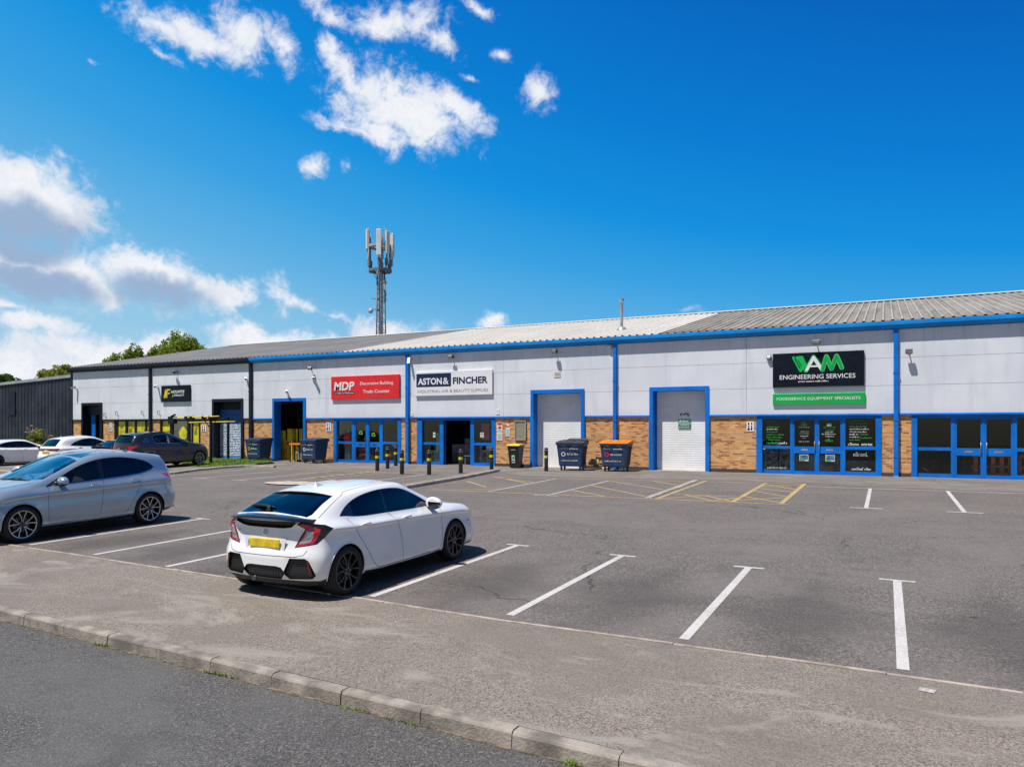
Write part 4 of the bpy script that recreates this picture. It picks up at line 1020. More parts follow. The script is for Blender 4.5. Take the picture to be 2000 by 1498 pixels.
def cctv(label, x, z, yaw=20, tilt=15, s=1.):
    t = thing('security_camera', label, 'security camera', (x, FY, z), group='white security cameras on the cladding')
    t.scale = (s, s, s)
    bm = bmesh.new(); box(bm, -.05, .05, -.03, -.001, -.07, .07); tube(bm, [(0, -.03, 0), (0, -.12, -.01), (0, -.15, .05)], .02, 8); obj('bracket', bm, M['white_pl'], t)
    bm = bmesh.new(); tube(bm, [(0, .08, 0), (0, -.2, 0)], .055, 12); box(bm, -.062, .062, -.25, .1, .05, .066)
    mt = Matrix.Translation((0, -.15, .09)) @ Matrix.Rotation(R(yaw), 4, 'Z') @ Matrix.Rotation(R(tilt), 4, 'X'); bmesh.ops.transform(bm, matrix=mt, verts=bm.verts); obj('body', bm, M['white_pl'], t)
    bm = bmesh.new(); tube(bm, [(0, -.2, 0), (0, -.206, 0)], .045, 12); bmesh.ops.transform(bm, matrix=mt, verts=bm.verts); obj('lens', bm, M['black'], t)
cctv('white security camera at the far left corner of the terrace', -48.93, 4.95, -40, s=1.1)
cctv('small white security camera left of the small black sign board', -40.86, 4.85, 20)
cctv('white security camera just left of the black rain pipe', -33.26, 5.1, 50)
cctv('white security camera below the small floodlight by the red sign', -28.19, 5.0, 50)
cctv('white security camera on top of the blue framed doorway', -30.16, 4.3, 60)
cctv('white security camera hanging beside the rain pipe between red and white signs', -21.85, 5.72, 20, 60)
def hook(label, x, z):
    t = thing('wall_bracket', label, 'bracket', (x, FY, z), group='small black brackets on the far cladding')
    bm = bmesh.new(); tube(bm, [(0, 0, 0), (0, -.12, .05), (.03, -.16, -.05), (.03, -.14, -.2)], .018, 6); tube(bm, [(-.1, -.08, .04), (.08, -.12, .04)], .014, 6); obj('hook', bm, M['dkmetal'], t)
for l, x, z in (('black bracket on cladding right of the far narrow doorway', -45.95, 3.25), ('black bracket above the leftmost yellow window', -44.77, 3.35), ('black bracket above the last yellow window before the rain pipe', -42.29, 3.36), ('black bracket right of the black rain pipe above brick', -40.76, 3.35)): hook(l, x, z)

# ------------------------------------------------------------------ bollards
def bollard(label, x, y, top=True):
    t = thing('bollard', label, 'bollard', (x, y, gz(y)), group='black bollards with yellow bands outside the entrance')
    bm = bmesh.new(); r = .088; bmesh.ops.create_circle
    lathe(bm, [(r, -.03), (r, .57), (r*.98, .575)], 'z', 20); lathe(bm, [(r*.98, .685), (r, .69), (r, .90), (r*.86, .905), (r*.86, .93), (r, .935), (r, .965), (r*.85, 1.0), (r*.4, 1.03)], 'z', 20)
    obj('post', bm, M['bollard'], t, smooth_s=True, angle=35)
    bm = bmesh.new(); lathe(bm, [(r*1.03, .575), (r*1.03, .685)], 'z', 20); obj('reflective_band', bm, M['yband'], t, smooth_s=True, angle=35)
    bm = bmesh.new(); lathe(bm, [(r*.885, .906), (r*.885, .929)], 'z', 20); obj('white_ring', bm, M['swhite'], t, smooth_s=True, angle=35)
    return t
M['bollard'] = plain('black bollard plastic', (.014, .014, .015), .42, .1, 6); M['yband'] = plain('yellow band', (.68, .62, .03), .4, .12, 9)
b0 = None
for lab, x, y in (('leftmost bollard of the front row at the rounded yellow marking', -20.32, 27.14), ('bollard second nearest to the glass of the red sign shop', -20.91, 28.72), ('bollard closest to the glass of the red sign shop', -21.67, 30.44),
                  ('bollard standing in front of the rain pipe between red and white signs', -18.20, 26.01), ('bollard in front of the left pane under the white sign', -16.97, 26.20), ('bollard standing in front of the open dark entrance', -16.18, 27.44),
                  ('bollard at the end of the kerb under the white sign', -15.84, 29.58), ('lone bollard in front of the left roller door beside the black lidded bin', -13.29, 29.88)):
    if b0 is None: b0 = bollard(lab, x, y)
    else:
        c = copy_tree(b0); c.location = (x, y, gz(y)); c['label'] = lab

# ------------------------------------------------------------------ bins
M['binblue'] = plain('navy bin plastic', (.018, .050, .125), .45, .12, 2, dirt=.25); M['bingrey'] = plain('dark bin lid plastic', (.045, .05, .06), .5, .15, 2)
M['orange'] = plain('orange lid plastic', (.80, .20, .012), .45, .08, 3); M['binblack'] = plain('black green bin plastic', (.012, .018, .013), .4, .1, 3); M['ylid'] = plain('yellow lid plastic', (.72, .42, .01), .45, .08, 3)
def big_bin(label, x, y, yaw, lid, ring, open_flap=False, seed=1, w=1.22, d=.95):
    t = thing('wheelie_bin', label, 'wheelie bin', (x, y, gz(y)), rot=(0, 0, R(yaw)), group='four wheeled navy commercial bins')
    bm = bmesh.new(); zb, zt = .19, 1.18; W0, W1, D0, D1 = w*.42, w*.49, d*.40, d*.48
    prof = [(W0*.94, D0*.9, zb), (W0, D0, zb+.06), (W0+(W1-W0)*.5, D0+(D1-D0)*.5, .7), (W1, D1, zt-.06), (W1, D1, zt-.05), (w*.52, d*.52, zt-.045), (w*.52, d*.52, zt), (w*.5, d*.5, zt+.005)]
    rings = []
    for (a, b, z) in prof:
        c = .05; rg = []
        for sx, sy in ((1, -1), (1, 1), (-1, 1), (-1, -1)):
            pts = [(sx*a, sy*(b-c)), (sx*(a-c*.3), sy*(b-c*.3)), (sx*(a-c), sy*b)]
            if sx*sy < 0: pts = pts[::-1]
            rg += [bm.verts.new((p, q, z)) for p, q in pts]
        rings.append(rg)
    for A, B in zip(rings, rings[1:]):
        for k in range(12): bm.faces.new((A[k], A[(k+1) % 12], B[(k+1) % 12], B[k]))
    bm.faces.new(rings[0][::-1]); bm.faces.new(rings[-1])
    for k in range(6):                        # upright ribs on the ends
        yy = -D0*.75+k*D0*.3
        for s in (-1, 1): prism(bm, [(s*(W0+.0), zb+.1), (s*(W1-.005), zt-.1), (s*(W1+.012), zt-.1), (s*(W0+.016), zb+.1)], 'y', yy, yy+.03)
    for s in (-1, 1): tube(bm, [(s*w*.51, 0, 1.0), (s*(w*.51+.075), 0, 1.0)], .028, 10)
    for s in (-1, 1): tube(bm, [(s*w*.3, -d*.5, 1.11), (s*w*.3, -d*.5-.05, 1.09), (s*w*.1, -d*.5-.05, 1.09), (s*w*.1, -d*.5, 1.11)], .012, 6)
    bmesh.ops.recalc_face_normals(bm, faces=bm.faces[:])
    obj('tub', bm, M['binblue'], t)
    bm = bmesh.new()
    prism(bm, [(-d*.53, zt+.008), (-d*.53, zt+.045), (-d*.46, zt+.07), (d*.3, zt+.15), (d*.5, zt+.12), (d*.53, zt+.008)], 'x', -w*.53, w*.53)
    bmesh.ops.bevel(bm, geom=bm.edges[:], offset=.014, segments=2, affect='EDGES')
    for k in range(3): prism(bm, [(-d*.44, zt+.075), (d*.28, zt+.152), (d*.28, zt+.165), (-d*.44, zt+.088)], 'x', -w*.4+k*w*.28, -w*.4+k*w*.28+w*.2)
    if open_flap: prism(bm, [(.0, zt+.15), (.46, zt+.22), (.46, zt+.235), (0, zt+.165)], 'x', -w*.2, w*.56)
    obj('lid', bm, lid, t)
    for sx in (-1, 1):
        for sy in (-1, 1):
            bm = bmesh.new(); X, Y = sx*W0*.82, sy*D0*.75
            tube(bm, [(X-.022, Y+.03, .095), (X+.022, Y+.03, .095)], .095, 18); tube(bm, [(X-.026, Y+.03, .095), (X+.026, Y+.03, .095)], .05, 12, mi=1)
            box(bm, X-.04, X-.03, Y-.03, Y+.06, .08, .19, 1); box(bm, X+.03, X+.04, Y-.03, Y+.06, .08, .19, 1); box(bm, X-.04, X+.04, Y-.03, Y+.06, .18, .19, 1)
            obj('castor', bm, [M['tarp'], M['steel']], t)
    def front(bm0, zc):                       # drape flat print on the sloping front
        sl = (D1-D0)/(zt-zb)
        for v in bm0.verts: v.co.y = v.co.y - (D0+(v.co.z-zb-.06)*sl*1.12) - .012
        return bm0
    bm = bmesh.new(); rnd = random.Random(seed)
    scrib(bm, -.13, .69, .50, .095, seed, 0, 0.); scrib(bm, -.40, .42, .76, .065, seed+1, 0, 0.); scrib(bm, -.42, .95, .34, .07, seed+2, 1, 0.); scrib(bm, -.02, .94, .42, .07, seed+3, 0, 0.)
    vsr = []
    for k in range(20):
        a0, a1 = 2*math.pi*k/20, 2*math.pi*(k+1)/20
        quad(bm, [(-.29+.10*math.cos(a0), -.001, .73+.10*math.sin(a0)), (-.29+.10*math.cos(a1), -.001, .73+.10*math.sin(a1)), (-.29+.06*math.cos(a1), -.001, .73+.06*math.sin(a1)), (-.29+.06*math.cos(a0), -.001, .73+.06*math.sin(a0))], ring)
    obj('print', front(bm, .7), [M['swhite'], M['sgrey'], M['red'], M['ylid']], t)
    return t
big_bin('navy four wheeled bin on the lawn between peeling blue shutter and blue framed doorway', -31.35, 31.0, -4, M['binblue'], 3, seed=1)
big_bin('navy four wheeled bin right of the blue framed doorway below the figure plate', -27.35, 31.0, -8, M['binblue'], 0, seed=6)
big_bin('navy four wheeled bin with black lid flap in front of the left roller door', -12.42, 30.75, 8, M['bingrey'], 0, True, seed=11)
big_bin('navy four wheeled bin with bright orange lid against the brick', -10.45, 30.95, 3, M['orange'], 2, seed=16)
t = thing('wheelie_bin', 'narrow black two wheeled bin with yellow lid below the notice case', 'wheelie bin', (-15.45, 31.25, gz(31.25)), rot=(0, 0, R(4)))
bm = bmesh.new(); rings = []
for (a, b, z) in ((.22, .22, .02), (.235, .25, .3), (.28, .33, .98), (.31, .36, .985), (.31, .36, 1.03)):
    rings.append([bm.verts.new((sx*a, sy*b, z)) for sx, sy in ((-1, -1), (1, -1), (1, 1), (-1, 1))])
for A, B in zip(rings, rings[1:]):
    for k in range(4): bm.faces.new((A[k], A[(k+1) % 4], B[(k+1) % 4], B[k]))
bm.faces.new(rings[0][::-1]); bm.faces.new(rings[-1]); bmesh.ops.bevel(bm, geom=bm.edges[:], offset=.015, affect='EDGES'); obj('tub', bm, M['binblack'], t)
bm = bmesh.new(); prism(bm, [(-.38, 1.032), (-.38, 1.06), (-.3, 1.10), (.3, 1.13), (.38, 1.09), (.38, 1.032)], 'x', -.325, .325); bmesh.ops.bevel(bm, geom=bm.edges[:], offset=.012, affect='EDGES'); obj('lid', bm, M['ylid'], t)
for s in (-1, 1):
    bm = bmesh.new(); tube(bm, [(s*.22, .26, .1), (s*.27, .26, .1)], .1, 18); obj('wheel', bm, M['tarp'], t)
bm = bmesh.new(); box(bm, -.09, .06, -.262, -.246, .25, .6, 0); box(bm, -.07, .04, -.266, -.262, .42, .55, 1); box(bm, -.07, .04, -.266, -.262, .3, .36, 2)
for v in bm.verts: v.co.y -= (v.co.z-.3)*.118
scrib(bm, -.12, .84, .24, .04, 3, 0, -.322); obj('sticker', bm, [M['swhite'], M['slogo'], M['sdark']], t)

# ------------------------------------------------------------------ stock seen in the doorway and behind glass
def stack(label, x, y, parts, cat='boxes', name='box_stack'):
    t = thing(name, label, cat, (x, y, gz(FY)))
    for (nm, dx, dy, z, w, d, h, m) in parts:
        bm = bmesh.new(); box(bm, dx-w/2, dx+w/2, dy-d/2, dy+d/2, z, z+h); bmesh.ops.bevel(bm, geom=bm.edges[:], offset=.01, affect='EDGES'); obj(nm, bm, m, t)
    return t
yb = plain('yellow carton', (.85, .60, .02), .6, .2, 4); ob = plain('ochre carton', (.60, .33, .03), .7, .3, 3)
stack('tall stack of ochre cartons inside the blue framed doorway, left side', -31.30, 32.95, [('carton', 0, 0, .0, .6, .5, .6, ob), ('carton', .03, 0, .605, .56, .5, .6, ob), ('carton', -.02, 0, 1.21, .52, .5, .5, yb)])
stack('tall narrow stack of bright yellow cartons inside the blue framed doorway', -30.78, 32.98, [('carton', 0, 0, .0, .38, .4, .85, yb), ('carton', 0, .02, .855, .36, .4, .95, yb)])
stack('shorter pair of yellow cartons deeper inside the blue framed doorway', -30.28, 33.2, [('carton', 0, 0, 0, .5, .5, 1.0, yb), ('carton', .05, 0, 1.005, .45, .45, .8, yb)])
t = thing('work_table', 'small table with orange top standing in front of the blue framed doorway', 'table', (-28.95, 31.45, gz(31.45)), rot=(0, 0, R(-5)))
bm = boxm(-.42, .42, -.22, .22, .93, 1.02, bev=.01); obj('table_top', bm, M['orange'], t)
for sx in (-1, 1):
    for sy in (-1, 1): obj('leg', boxm(sx*.37-.025, sx*.37+.025, sy*.17-.025, sy*.17+.025, 0, .93), M['black'], t)
t = thing('white_drum', 'grey white folded sheet and dark tub under the orange table', 'tub', (-28.8, 31.55, gz(31.55)))
bm = bmesh.new(); box(bm, -.08, .2, -.16, -.1, .12, .78); obj('sheet', bm, M['grey_print'], t); bm = bmesh.new(); lathe(bm, [(.13, 0), (.15, .3), (.15, .5)], 'z', 16, (-.12, 0, 0)); obj('tub', bm, M['black'], t)
rd = plain('red stock', (.55, .03, .025), .4, .2, 5); gn = plain('lime stock', (.15, .55, .03), .4, .1, 5)
stack('red paint display with lime ball and yellow column behind the first pane', -26.15, 32.42, [('plinth', 0, 0, 0, .4, .3, .85, plain('pale plinth', (.35, .42, .38), .5)), ('tray', 0, 0, .855, .5, .35, .16, M['orange']), ('red_box', -.02, 0, 1.02, .44, .3, .55, rd), ('lime_ball', 0, 0, 1.575, .2, .2, .18, gn), ('yellow_column', .38, .1, 0, .2, .2, 1.85, M['yellow'])], 'display', 'paint_display')
stack('red machine seen low behind the left shop door', -25.25, 32.5, [('body', 0, 0, .08, .6, .35, .7, rd), ('drum', 0, -.2, .2, .24, .06, .4, M['dkmetal']), ('top', 0, 0, .785, .4, .3, .1, rd)], 'machine', 'paint_machine')
stack('cream and red tins stacked low behind the right shop door', -24.5, 32.46, [('tin', -.1, 0, 0, .34, .3, .4, plain('cream tin', (.5, .42, .28), .5)), ('tin', .25, 0, 0, .2, .3, .55, rd), ('tin', -.1, 0, .405, .3, .3, .38, plain('tan tin', (.42, .30, .2), .5))], 'tins', 'tin_stack')
stack('row of dull red cartons low behind the rightmost pane under the red sign', -23.2, 32.5, [('carton', -.3, 0, 0, .35, .3, .6, rd), ('carton', .15, .1, 0, .45, .3, .45, plain('maroon carton', (.2, .04, .03), .6)), ('lamp', 0, 0, .9, .3, .1, .05, M['swhite'])])
for lab, x, z in (('lime hard hat sticker upper left shop door', -25.13, 2.0), ('green swirl sticker on the upper right shop door', -24.3, 1.9)):
    t = thing('door_sticker', lab, 'sticker', (x, FY+.11, z)); bm = bmesh.new()
    stroke(bm, [(x-.09, z+.02), (x-.08, z+.13), (x+.06, z+.15), (x+.10, z+.03)], .05, FY+.108, 0); stroke(bm, [(x-.1, z), (x+.12, z)], .035, FY+.108, 0); wobj('decal', bm, gn, t)
stack('white and wooden shelf display low behind the right pane under the white sign', -17.6, 32.48, [('shelf', 0, 0, 0, .7, .3, .75, plain('grey wood', (.30, .25, .21), .7, .4, 5)), ('card', .1, -.05, .755, .3, .1, .25, M['swhite']), ('cloth', -.3, -.18, .1, .12, .04, .9, plain('blue cloth', (.06, .18, .45), .6))], 'display', 'shelf_display')
stack('grey counter with pale goods behind the left pane under the white sign', -20.6, 32.55, [('counter', 0, 0, 0, .8, .4, .7, plain('grey counter', (.25, .27, .27), .5, .5, 5)), ('goods', .1, 0, .705, .2, .2, .9, plain('pale green goods', (.28, .38, .34), .5))], 'counter', 'shop_counter')
stack('pale reception counter deep inside the open entrance', -19.9, 34.2, [('counter', 0, 0, 0, 1.3, .5, 1.0, plain('pale counter', (.34, .32, .30), .6, .3, 3)), ('till', .2, 0, 1.005, .3, .25, .3, M['grey_print']), ('screen', -.4, 0, 1.005, .4, .06, .32, M['sdark'])], 'counter', 'reception_counter')
stack('small bluish chair just inside the open entrance at its right', -18.75, 32.7, [('seat', 0, 0, .42, .45, .4, .05, plain('blue chair', (.08, .12, .24), .6)), ('backrest', 0, .2, .475, .45, .04, .4, plain('blue chair back', (.08, .12, .24), .6)), ('leg', -.18, -.15, 0, .04, .04, .415, M['steel']), ('leg', .18, -.15, 0, .04, .04, .415, M['steel'])], 'chair', 'reception_chair')
# terracotta bench and dim chairs in the last shop
t = thing('wooden_bench', 'terracotta slatted bench behind the glass door at the right edge', 'bench', (3.75, 32.4, GZ))
tc_ = plain('terracotta wood', (.60, .17, .07), .6, .2, 5)
bm = bmesh.new()
for k in range(7): box(bm, -.85+k*.27, -.85+k*.27+.13, -.03, .03, .08, .78)
box(bm, -.9, 1.3, -.04, .04, .78, .9); box(bm, -.9, 1.3, -.04, .04, .12, .2); obj('backrest', bm, tc_, t)
bm = bmesh.new(); box(bm, -.9, 1.3, .05, .45, .4, .46); obj('seat', bm, tc_, t)
for x in (-.85, 1.2): obj('leg', boxm(x, x+.08, .3, .38, 0, .4), tc_, t)
# litter and cardboard behind the orange bin
t = thing('cardboard_pile', 'torn cardboard and packaging wedged between two bins', 'rubbish', (-11.5, 31.7, gz(31.7)))
rnd = random.Random(2); bm = bmesh.new()
for k in range(9):
    b2 = bmesh.new(); box(b2, -.22, .22, -.01, .01, -.12, .12)
    bmesh.ops.transform(b2, matrix=Matrix.Translation((rnd.uniform(-.35, .3), rnd.uniform(-.12, .12), .12+.055*k)) @ Euler((rnd.uniform(-1, 1), rnd.uniform(-.3, .3), rnd.uniform(-.5, .5))).to_matrix().to_4x4() @ Matrix.Diagonal((rnd.uniform(.5, 1), 1, rnd.uniform(.4, 1), 1)), verts=b2.verts)
    me = bpy.data.meshes.new('x'); b2.to_mesh(me); b2.free(); bm.from_mesh(me); bpy.data.meshes.remove(me)
obj('cardboard', bm, plain('cardboard', (.42, .29, .17), .8, .35, 5), t)
# black and yellow ladder gantry
t = thing('ladder_gantry', 'black steel gantry carrying yellow ladder bars beside the dark SUV', 'gantry', (-33.3, 28.1, gz(28.1)))
g0 = gz(28)
def P3(*p): return tuple(p)
bm = bmesh.new(); box(bm, -31.76, -31.66, 27.95, 28.05, g0, 2.72); wobj('post', bm, M['black'], t)
bm = bmesh.new(); box(bm, -35.1, -35.0, 28.3, 28.4, g0, 2.9); wobj('post', bm, M['black'], t)
bm = bmesh.new(); box(bm, -34.05, -33.93, 31.2, 31.3, gz(31), 2.92); wobj('post', bm, M['black'], t)
bm = bmesh.new(); tube(bm, [(-35.1, 28.35, 2.76), (-31.3, 28.0, 2.78)], .05, 8); tube(bm, [(-31.71, 28, 2.72), (-33.99, 31.25, 2.9)], .04, 8); tube(bm, [(-31.71, 28, 2.3), (-32.2, 28, 2.72)], .03, 6); tube(bm, [(-35.3, 28.3, 2.62), (-35.1, 28.3, 2.95), (-34.8, 28.3, 3.05)], .06, 8); box(bm, -35.25, -34.8, 28.2, 28.45, 2.55, 2.95)
for x in (-33.6, -33.2, -32.3, -31.8): box(bm, x, x+.12, 27.9, 28.15, 2.8, 2.95)
wobj('beam', bm, M['black'], t)
bm = bmesh.new(); tube(bm, [(-34.6, 28.05, 2.86), (-31.0, 27.9, 2.93)], .035, 8); tube(bm, [(-34.2, 28.7, 2.62), (-30.6, 28.6, 2.66)], .03, 8); wobj('ladder_bar', bm, M['yellow'], t)

# ------------------------------------------------------------------ dark shed at the left
shed = thing('dark_shed', 'low dark slate ribbed metal shed left of the terrace', 'building', (-58, 33.5, GZ))
bm = bmesh.new(); x = -110.; prof = []
while x < -49.6:
    for dx, dy in ((0, 0), (.22, 0), (.25, -.035), (.30, -.035), (.33, 0)):
        if x+dx < -49.55: prof.append((x+dx, dy))
    x += .4
zt = lambda X: 6.12+(X+49.6)*.04
A = [bm.verts.new((X, 33+dy, GZ-.2)) for X, dy in prof]; B = [bm.verts.new((X, 33+dy, zt(X)-.18)) for X, dy in prof]
for i in range(len(prof)-1): bm.faces.new((A[i], A[i+1], B[i+1], B[i]))
M['shed'] = plain('slate ribbed cladding', (.024, .030, .046), .55, .3, .7, dirt=.3)
wobj('wall', bm, M['shed'], shed)
bm = bmesh.new(); prism(bm, [(-110, zt(-110)-.2), (-49.56, zt(-49.56)-.2), (-49.56, zt(-49.56)), (-110, zt(-110))], 'y', 32.9, 50)
wobj('roof', bm, plain('pale shed roof', (.30, .34, .37), .5, .15, 1), shed)
bm = bmesh.new(); box(bm, -58.4, -57.6, 32.93, 32.98, 3.3, 5.0); wobj('louvre', bm, M['navyblk'], shed)

# ------------------------------------------------------------------ mobile mast
MX, MY = -46.0, 61.96; g0 = .3
t = thing('phone_mast', 'tall grey lattice phone mast with pale antenna panels behind the roof', 'mast', (MX, MY, g0))
M['mast'] = plain('mast steel', (.16, .18, .21), .6, .2, 1.2); M['mastlt'] = plain('light mast steel', (.33, .36, .40), .5, .2, 1.2); M['ant'] = plain('antenna shell', (.72, .72, .69), .5, .06, 1)
bm = bmesh.new()
tube(bm, [(MX+.02, MY, g0), (MX+.02, MY, 21.4)], .22, 14); wobj('pole', bm, M['mastlt'], t, smooth_s=True, angle=40)
for k in range(3):
    a = 2*math.pi*k/3+.35; c, s = math.cos(a), math.sin(a)
    bm = bmesh.new(); tube(bm, [(MX+.75*c, MY+.75*s, g0), (MX+.52*c, MY+.52*s, 13), (MX+.42*c, MY+.42*s, 18.4)], .07, 8); wobj('leg', bm, M['mast'], t)
bm = bmesh.new()
z = 1.; i = 0
while z < 18:
    rad = .75-(z/18)*.32
    P = [Vector((MX+rad*math.cos(2*math.pi*k/3+.35), MY+rad*math.sin(2*math.pi*k/3+.35), z)) for k in range(3)]
    Q = [Vector((MX+(rad-.015)*math.cos(2*math.pi*k/3+.35), MY+(rad-.015)*math.sin(2*math.pi*k/3+.35), z+1.1)) for k in range(3)]
    for k in range(3):
        tube(bm, [P[k], P[(k+1) % 3]], .025, 5); tube(bm, [P[k], Q[(k+1) % 3]], .022, 5)
    z += 1.1
wobj('bracing', bm, M['mast'], t)
bm = bmesh.new(); a = .35
for q in (-.15, .15): tube(bm, [(MX+.65+q*.2, MY-.55+q, 1), (MX+.55+q*.2, MY-.5+q, 18.5)], .025, 5)
z = 1.2
while z < 18.4: tube(bm, [(MX+.62, MY-.7, z), (MX+.66, MY-.38, z)], .018, 5); z += .35
for z in (16.9, 15.7, 15.2): tube(bm, [(MX+.3, MY-.4, z), (MX+1.25, MY-.6, z)], .05, 6); tube(bm, [(MX+1.1, MY-.6, z-.2), (MX+1.1, MY-.6, z+.7)], .04, 6)
for z in (15.4, 14.3): tube(bm, [(MX, MY-.2, z), (MX-.75, MY-.5, z+.1)], .05, 6); 
wobj('ladder', bm, M['mast'], t)
bm = bmesh.new(); lathe(bm, [(.05, 0), (.22, .04), (.26, .14), (.24, .24)], 'y', 18, (MX-.78, MY-.75, 14.2)); wobj('dish', bm, M['mastlt'], t)
def ring_platform(z, r, mat):
    bm = bmesh.new(); n = 28
    for k in range(n):
        a0, a1 = 2*math.pi*k/n, 2*math.pi*(k+1)/n
        for (r0, r1, z0, z1) in ((r-.5, r, z, z+.02), (r-.5, r, z-.06, z-.04)):
            quad(bm, [(MX+r0*math.cos(a0), MY+r0*math.sin(a0), z0), (MX+r1*math.cos(a0), MY+r1*math.sin(a0), z0), (MX+r1*math.cos(a1), MY+r1*math.sin(a1), z0), (MX+r0*math.cos(a1), MY+r0*math.sin(a1), z0)])
        for rr_, u, v in ((r, z-.12, z+.12), (r-.5, z-.06, z+.02)):
            quad(bm, [(MX+rr_*math.cos(a0), MY+rr_*math.sin(a0), u), (MX+rr_*math.cos(a1), MY+rr_*math.sin(a1), u), (MX+rr_*math.cos(a1), MY+rr_*math.sin(a1), v), (MX+rr_*math.cos(a0), MY+rr_*math.sin(a0), v)])
    for k in range(6):
        a0 = math.pi*k/3; tube(bm, [(MX+.2*math.cos(a0), MY+.2*math.sin(a0), z-.05), (MX+r*math.cos(a0), MY+r*math.sin(a0), z)], .05, 5)
    wobj('platform', bm, mat, t)
ring_platform(20.75, 1.2, M['mastlt']); ring_platform(18.3, 1.15, M['mast'])
for (a, z0, z1, w) in ((185, 19.5, 22.0, .36), (205, 20.8, 22.3, .0), (228, 20.4, 22.4, .44), (300, 19.6, 22.2, .48), (338, 19.8, 22.1, .40), (15, 19.6, 22.0, .36), (75, 19.8, 22.1, .36), (120, 19.8, 22.1, .36)):
    r = 1.32; c, s = math.cos(R(a)), math.sin(R(a)); bm = bmesh.new()
    if w:
        box(bm, -.13, .13, -w/2, w/2, z0, z1); bmesh.ops.bevel(bm, geom=bm.edges[:], offset=.03, affect='EDGES')
        bmesh.ops.transform(bm, matrix=Matrix.Translation((MX+r*c, MY+r*s, 0)) @ Matrix.Rotation(R(a), 4, 'Z'), verts=bm.verts)
        an = wobj('antenna_panel', bm, M['ant'], t)
    bm = bmesh.new(); tube(bm, [(MX+1.14*c, MY+1.14*s, 18.1), (MX+1.14*c, MY+1.14*s, z1+.25)], .04, 6)
    tube(bm, [(MX+r*c, MY+r*s, z0), (MX+1.2*c, MY+1.2*s, 18.9), (MX+.6*c, MY+.6*s, 18.0)], .035, 6); box(bm, MX+1.15*c-.12, MX+1.15*c+.12, MY+1.15*s-.12, MY+1.15*s+.12, 18.7, 19.4)
    wobj('mounting', bm, M['mast'], t)
bm = bmesh.new(); tube(bm, [(MX-.1, MY, 20.7), (MX-.1, MY, 22.0)], .04, 6); box(bm, MX-.3, MX+.1, MY-.2, MY+.2, 20.8, 21.2); tube(bm, [(MX+1.0, MY-.6, 20.6), (MX+1.0, MY-.6, 22.5)], .03, 6); wobj('whip_aerial', bm, M['mast'], t)
# mast cable drooping at the left
bm = bmesh.new(); tube(bm, [(MX-1.4, MY, 19.5), (MX-1.5, MY, 18.9), (MX-1.25, MY, 18.5), (MX-.9, MY, 18.2), (MX-.4, MY, 17.4)], .03, 5); wobj('cable', bm, M['mast'], t)

# ------------------------------------------------------------------ trees
def leaf_mat(name, a, b_, c_):
    m, nt, b = new_mat(name); setp(b, rough=.6, spec=.3)
    g = nd(nt, 'ShaderNodeNewGeometry'); n = noise(nt, g.outputs['Position'], .7, 3); wn = nd(nt, 'ShaderNodeTexWhiteNoise'); lk(nt, g.outputs['Random Per Island'], wn.inputs[0]) if False else None
    c = mix_c(nt, smooth(nt, n.outputs[0], .35, .65), a, b_)
    c = mix_c(nt, smooth(nt, g.outputs['Random Per Island'], .6, 1.), tuple(q*.65 for q in a), mix_c(nt, g.outputs['Random Per Island'], c, c_))
    lk(nt, c, b.inputs['Base Color']); tr = nd(nt, 'ShaderNodeBsdfTranslucent'); lk(nt, c, tr.inputs[0])
    mx = nd(nt, 'ShaderNodeMixShader'); mx.inputs[0].default_value = .42; lk(nt, b.outputs[0], mx.inputs[1]); lk(nt, tr.outputs[0], mx.inputs[2])
    lk(nt, mx.outputs[0], nt.nodes['Material Output'].inputs[0]); return m
M['leafA'] = leaf_mat('lime foliage', (.24, .34, .03), (.36, .47, .045), (.50, .58, .08)); M['leafB'] = leaf_mat('olive foliage', (.30, .33, .035), (.42, .44, .05), (.50, .52, .09)); M['leafC'] = leaf_mat('dark foliage', (.08, .13, .02), (.13, .19, .03), (.18, .24, .04))
M['bark'] = plain('bark', (.10, .075, .05), .9, .3, 5)
def crown(center, rad, n_clump, n_leaf, leaf, seed, up=.35, spiky=0.):
    rs = np.random.RandomState(seed); C = np.array(center); V = []; F = []
    cl = []
    while len(cl) < n_clump:
        p = rs.uniform(-1, 1, 3); d = np.linalg.norm(p)
        if d < 1 and d > .45 and p[2] > -.75: cl.append(p)
    cl = np.array(cl); P = []; 
    for p in cl:
        r = rs.uniform(.16, .30); q = rs.normal(0, 1, (n_leaf, 3)); q /= np.linalg.norm(q, axis=1)[:, None]
        q *= (rs.uniform(.35, 1, (n_leaf, 1)))**.6*r; 
        if spiky: q[:, 2] *= 1.6
        P.append(p*.82+q)
    P = np.concatenate(P)*np.array(rad)+C; n = len(P)
    a = rs.normal(0, 1, (n, 3)); a /= np.linalg.norm(a, axis=1)[:, None]; b = rs.normal(0, 1, (n, 3)); b -= (b*a).sum(1)[:, None]*a; b /= np.linalg.norm(b, axis=1)[:, None]
    s = leaf*rs.uniform(.6, 1.3, (n, 1)); v = np.stack([P-a*s, P+b*s*.55, P+a*s, P-b*s*.55], 1).reshape(-1, 3)
    f = np.arange(n*4).reshape(-1, 4); return v.tolist(), [], f.tolist()
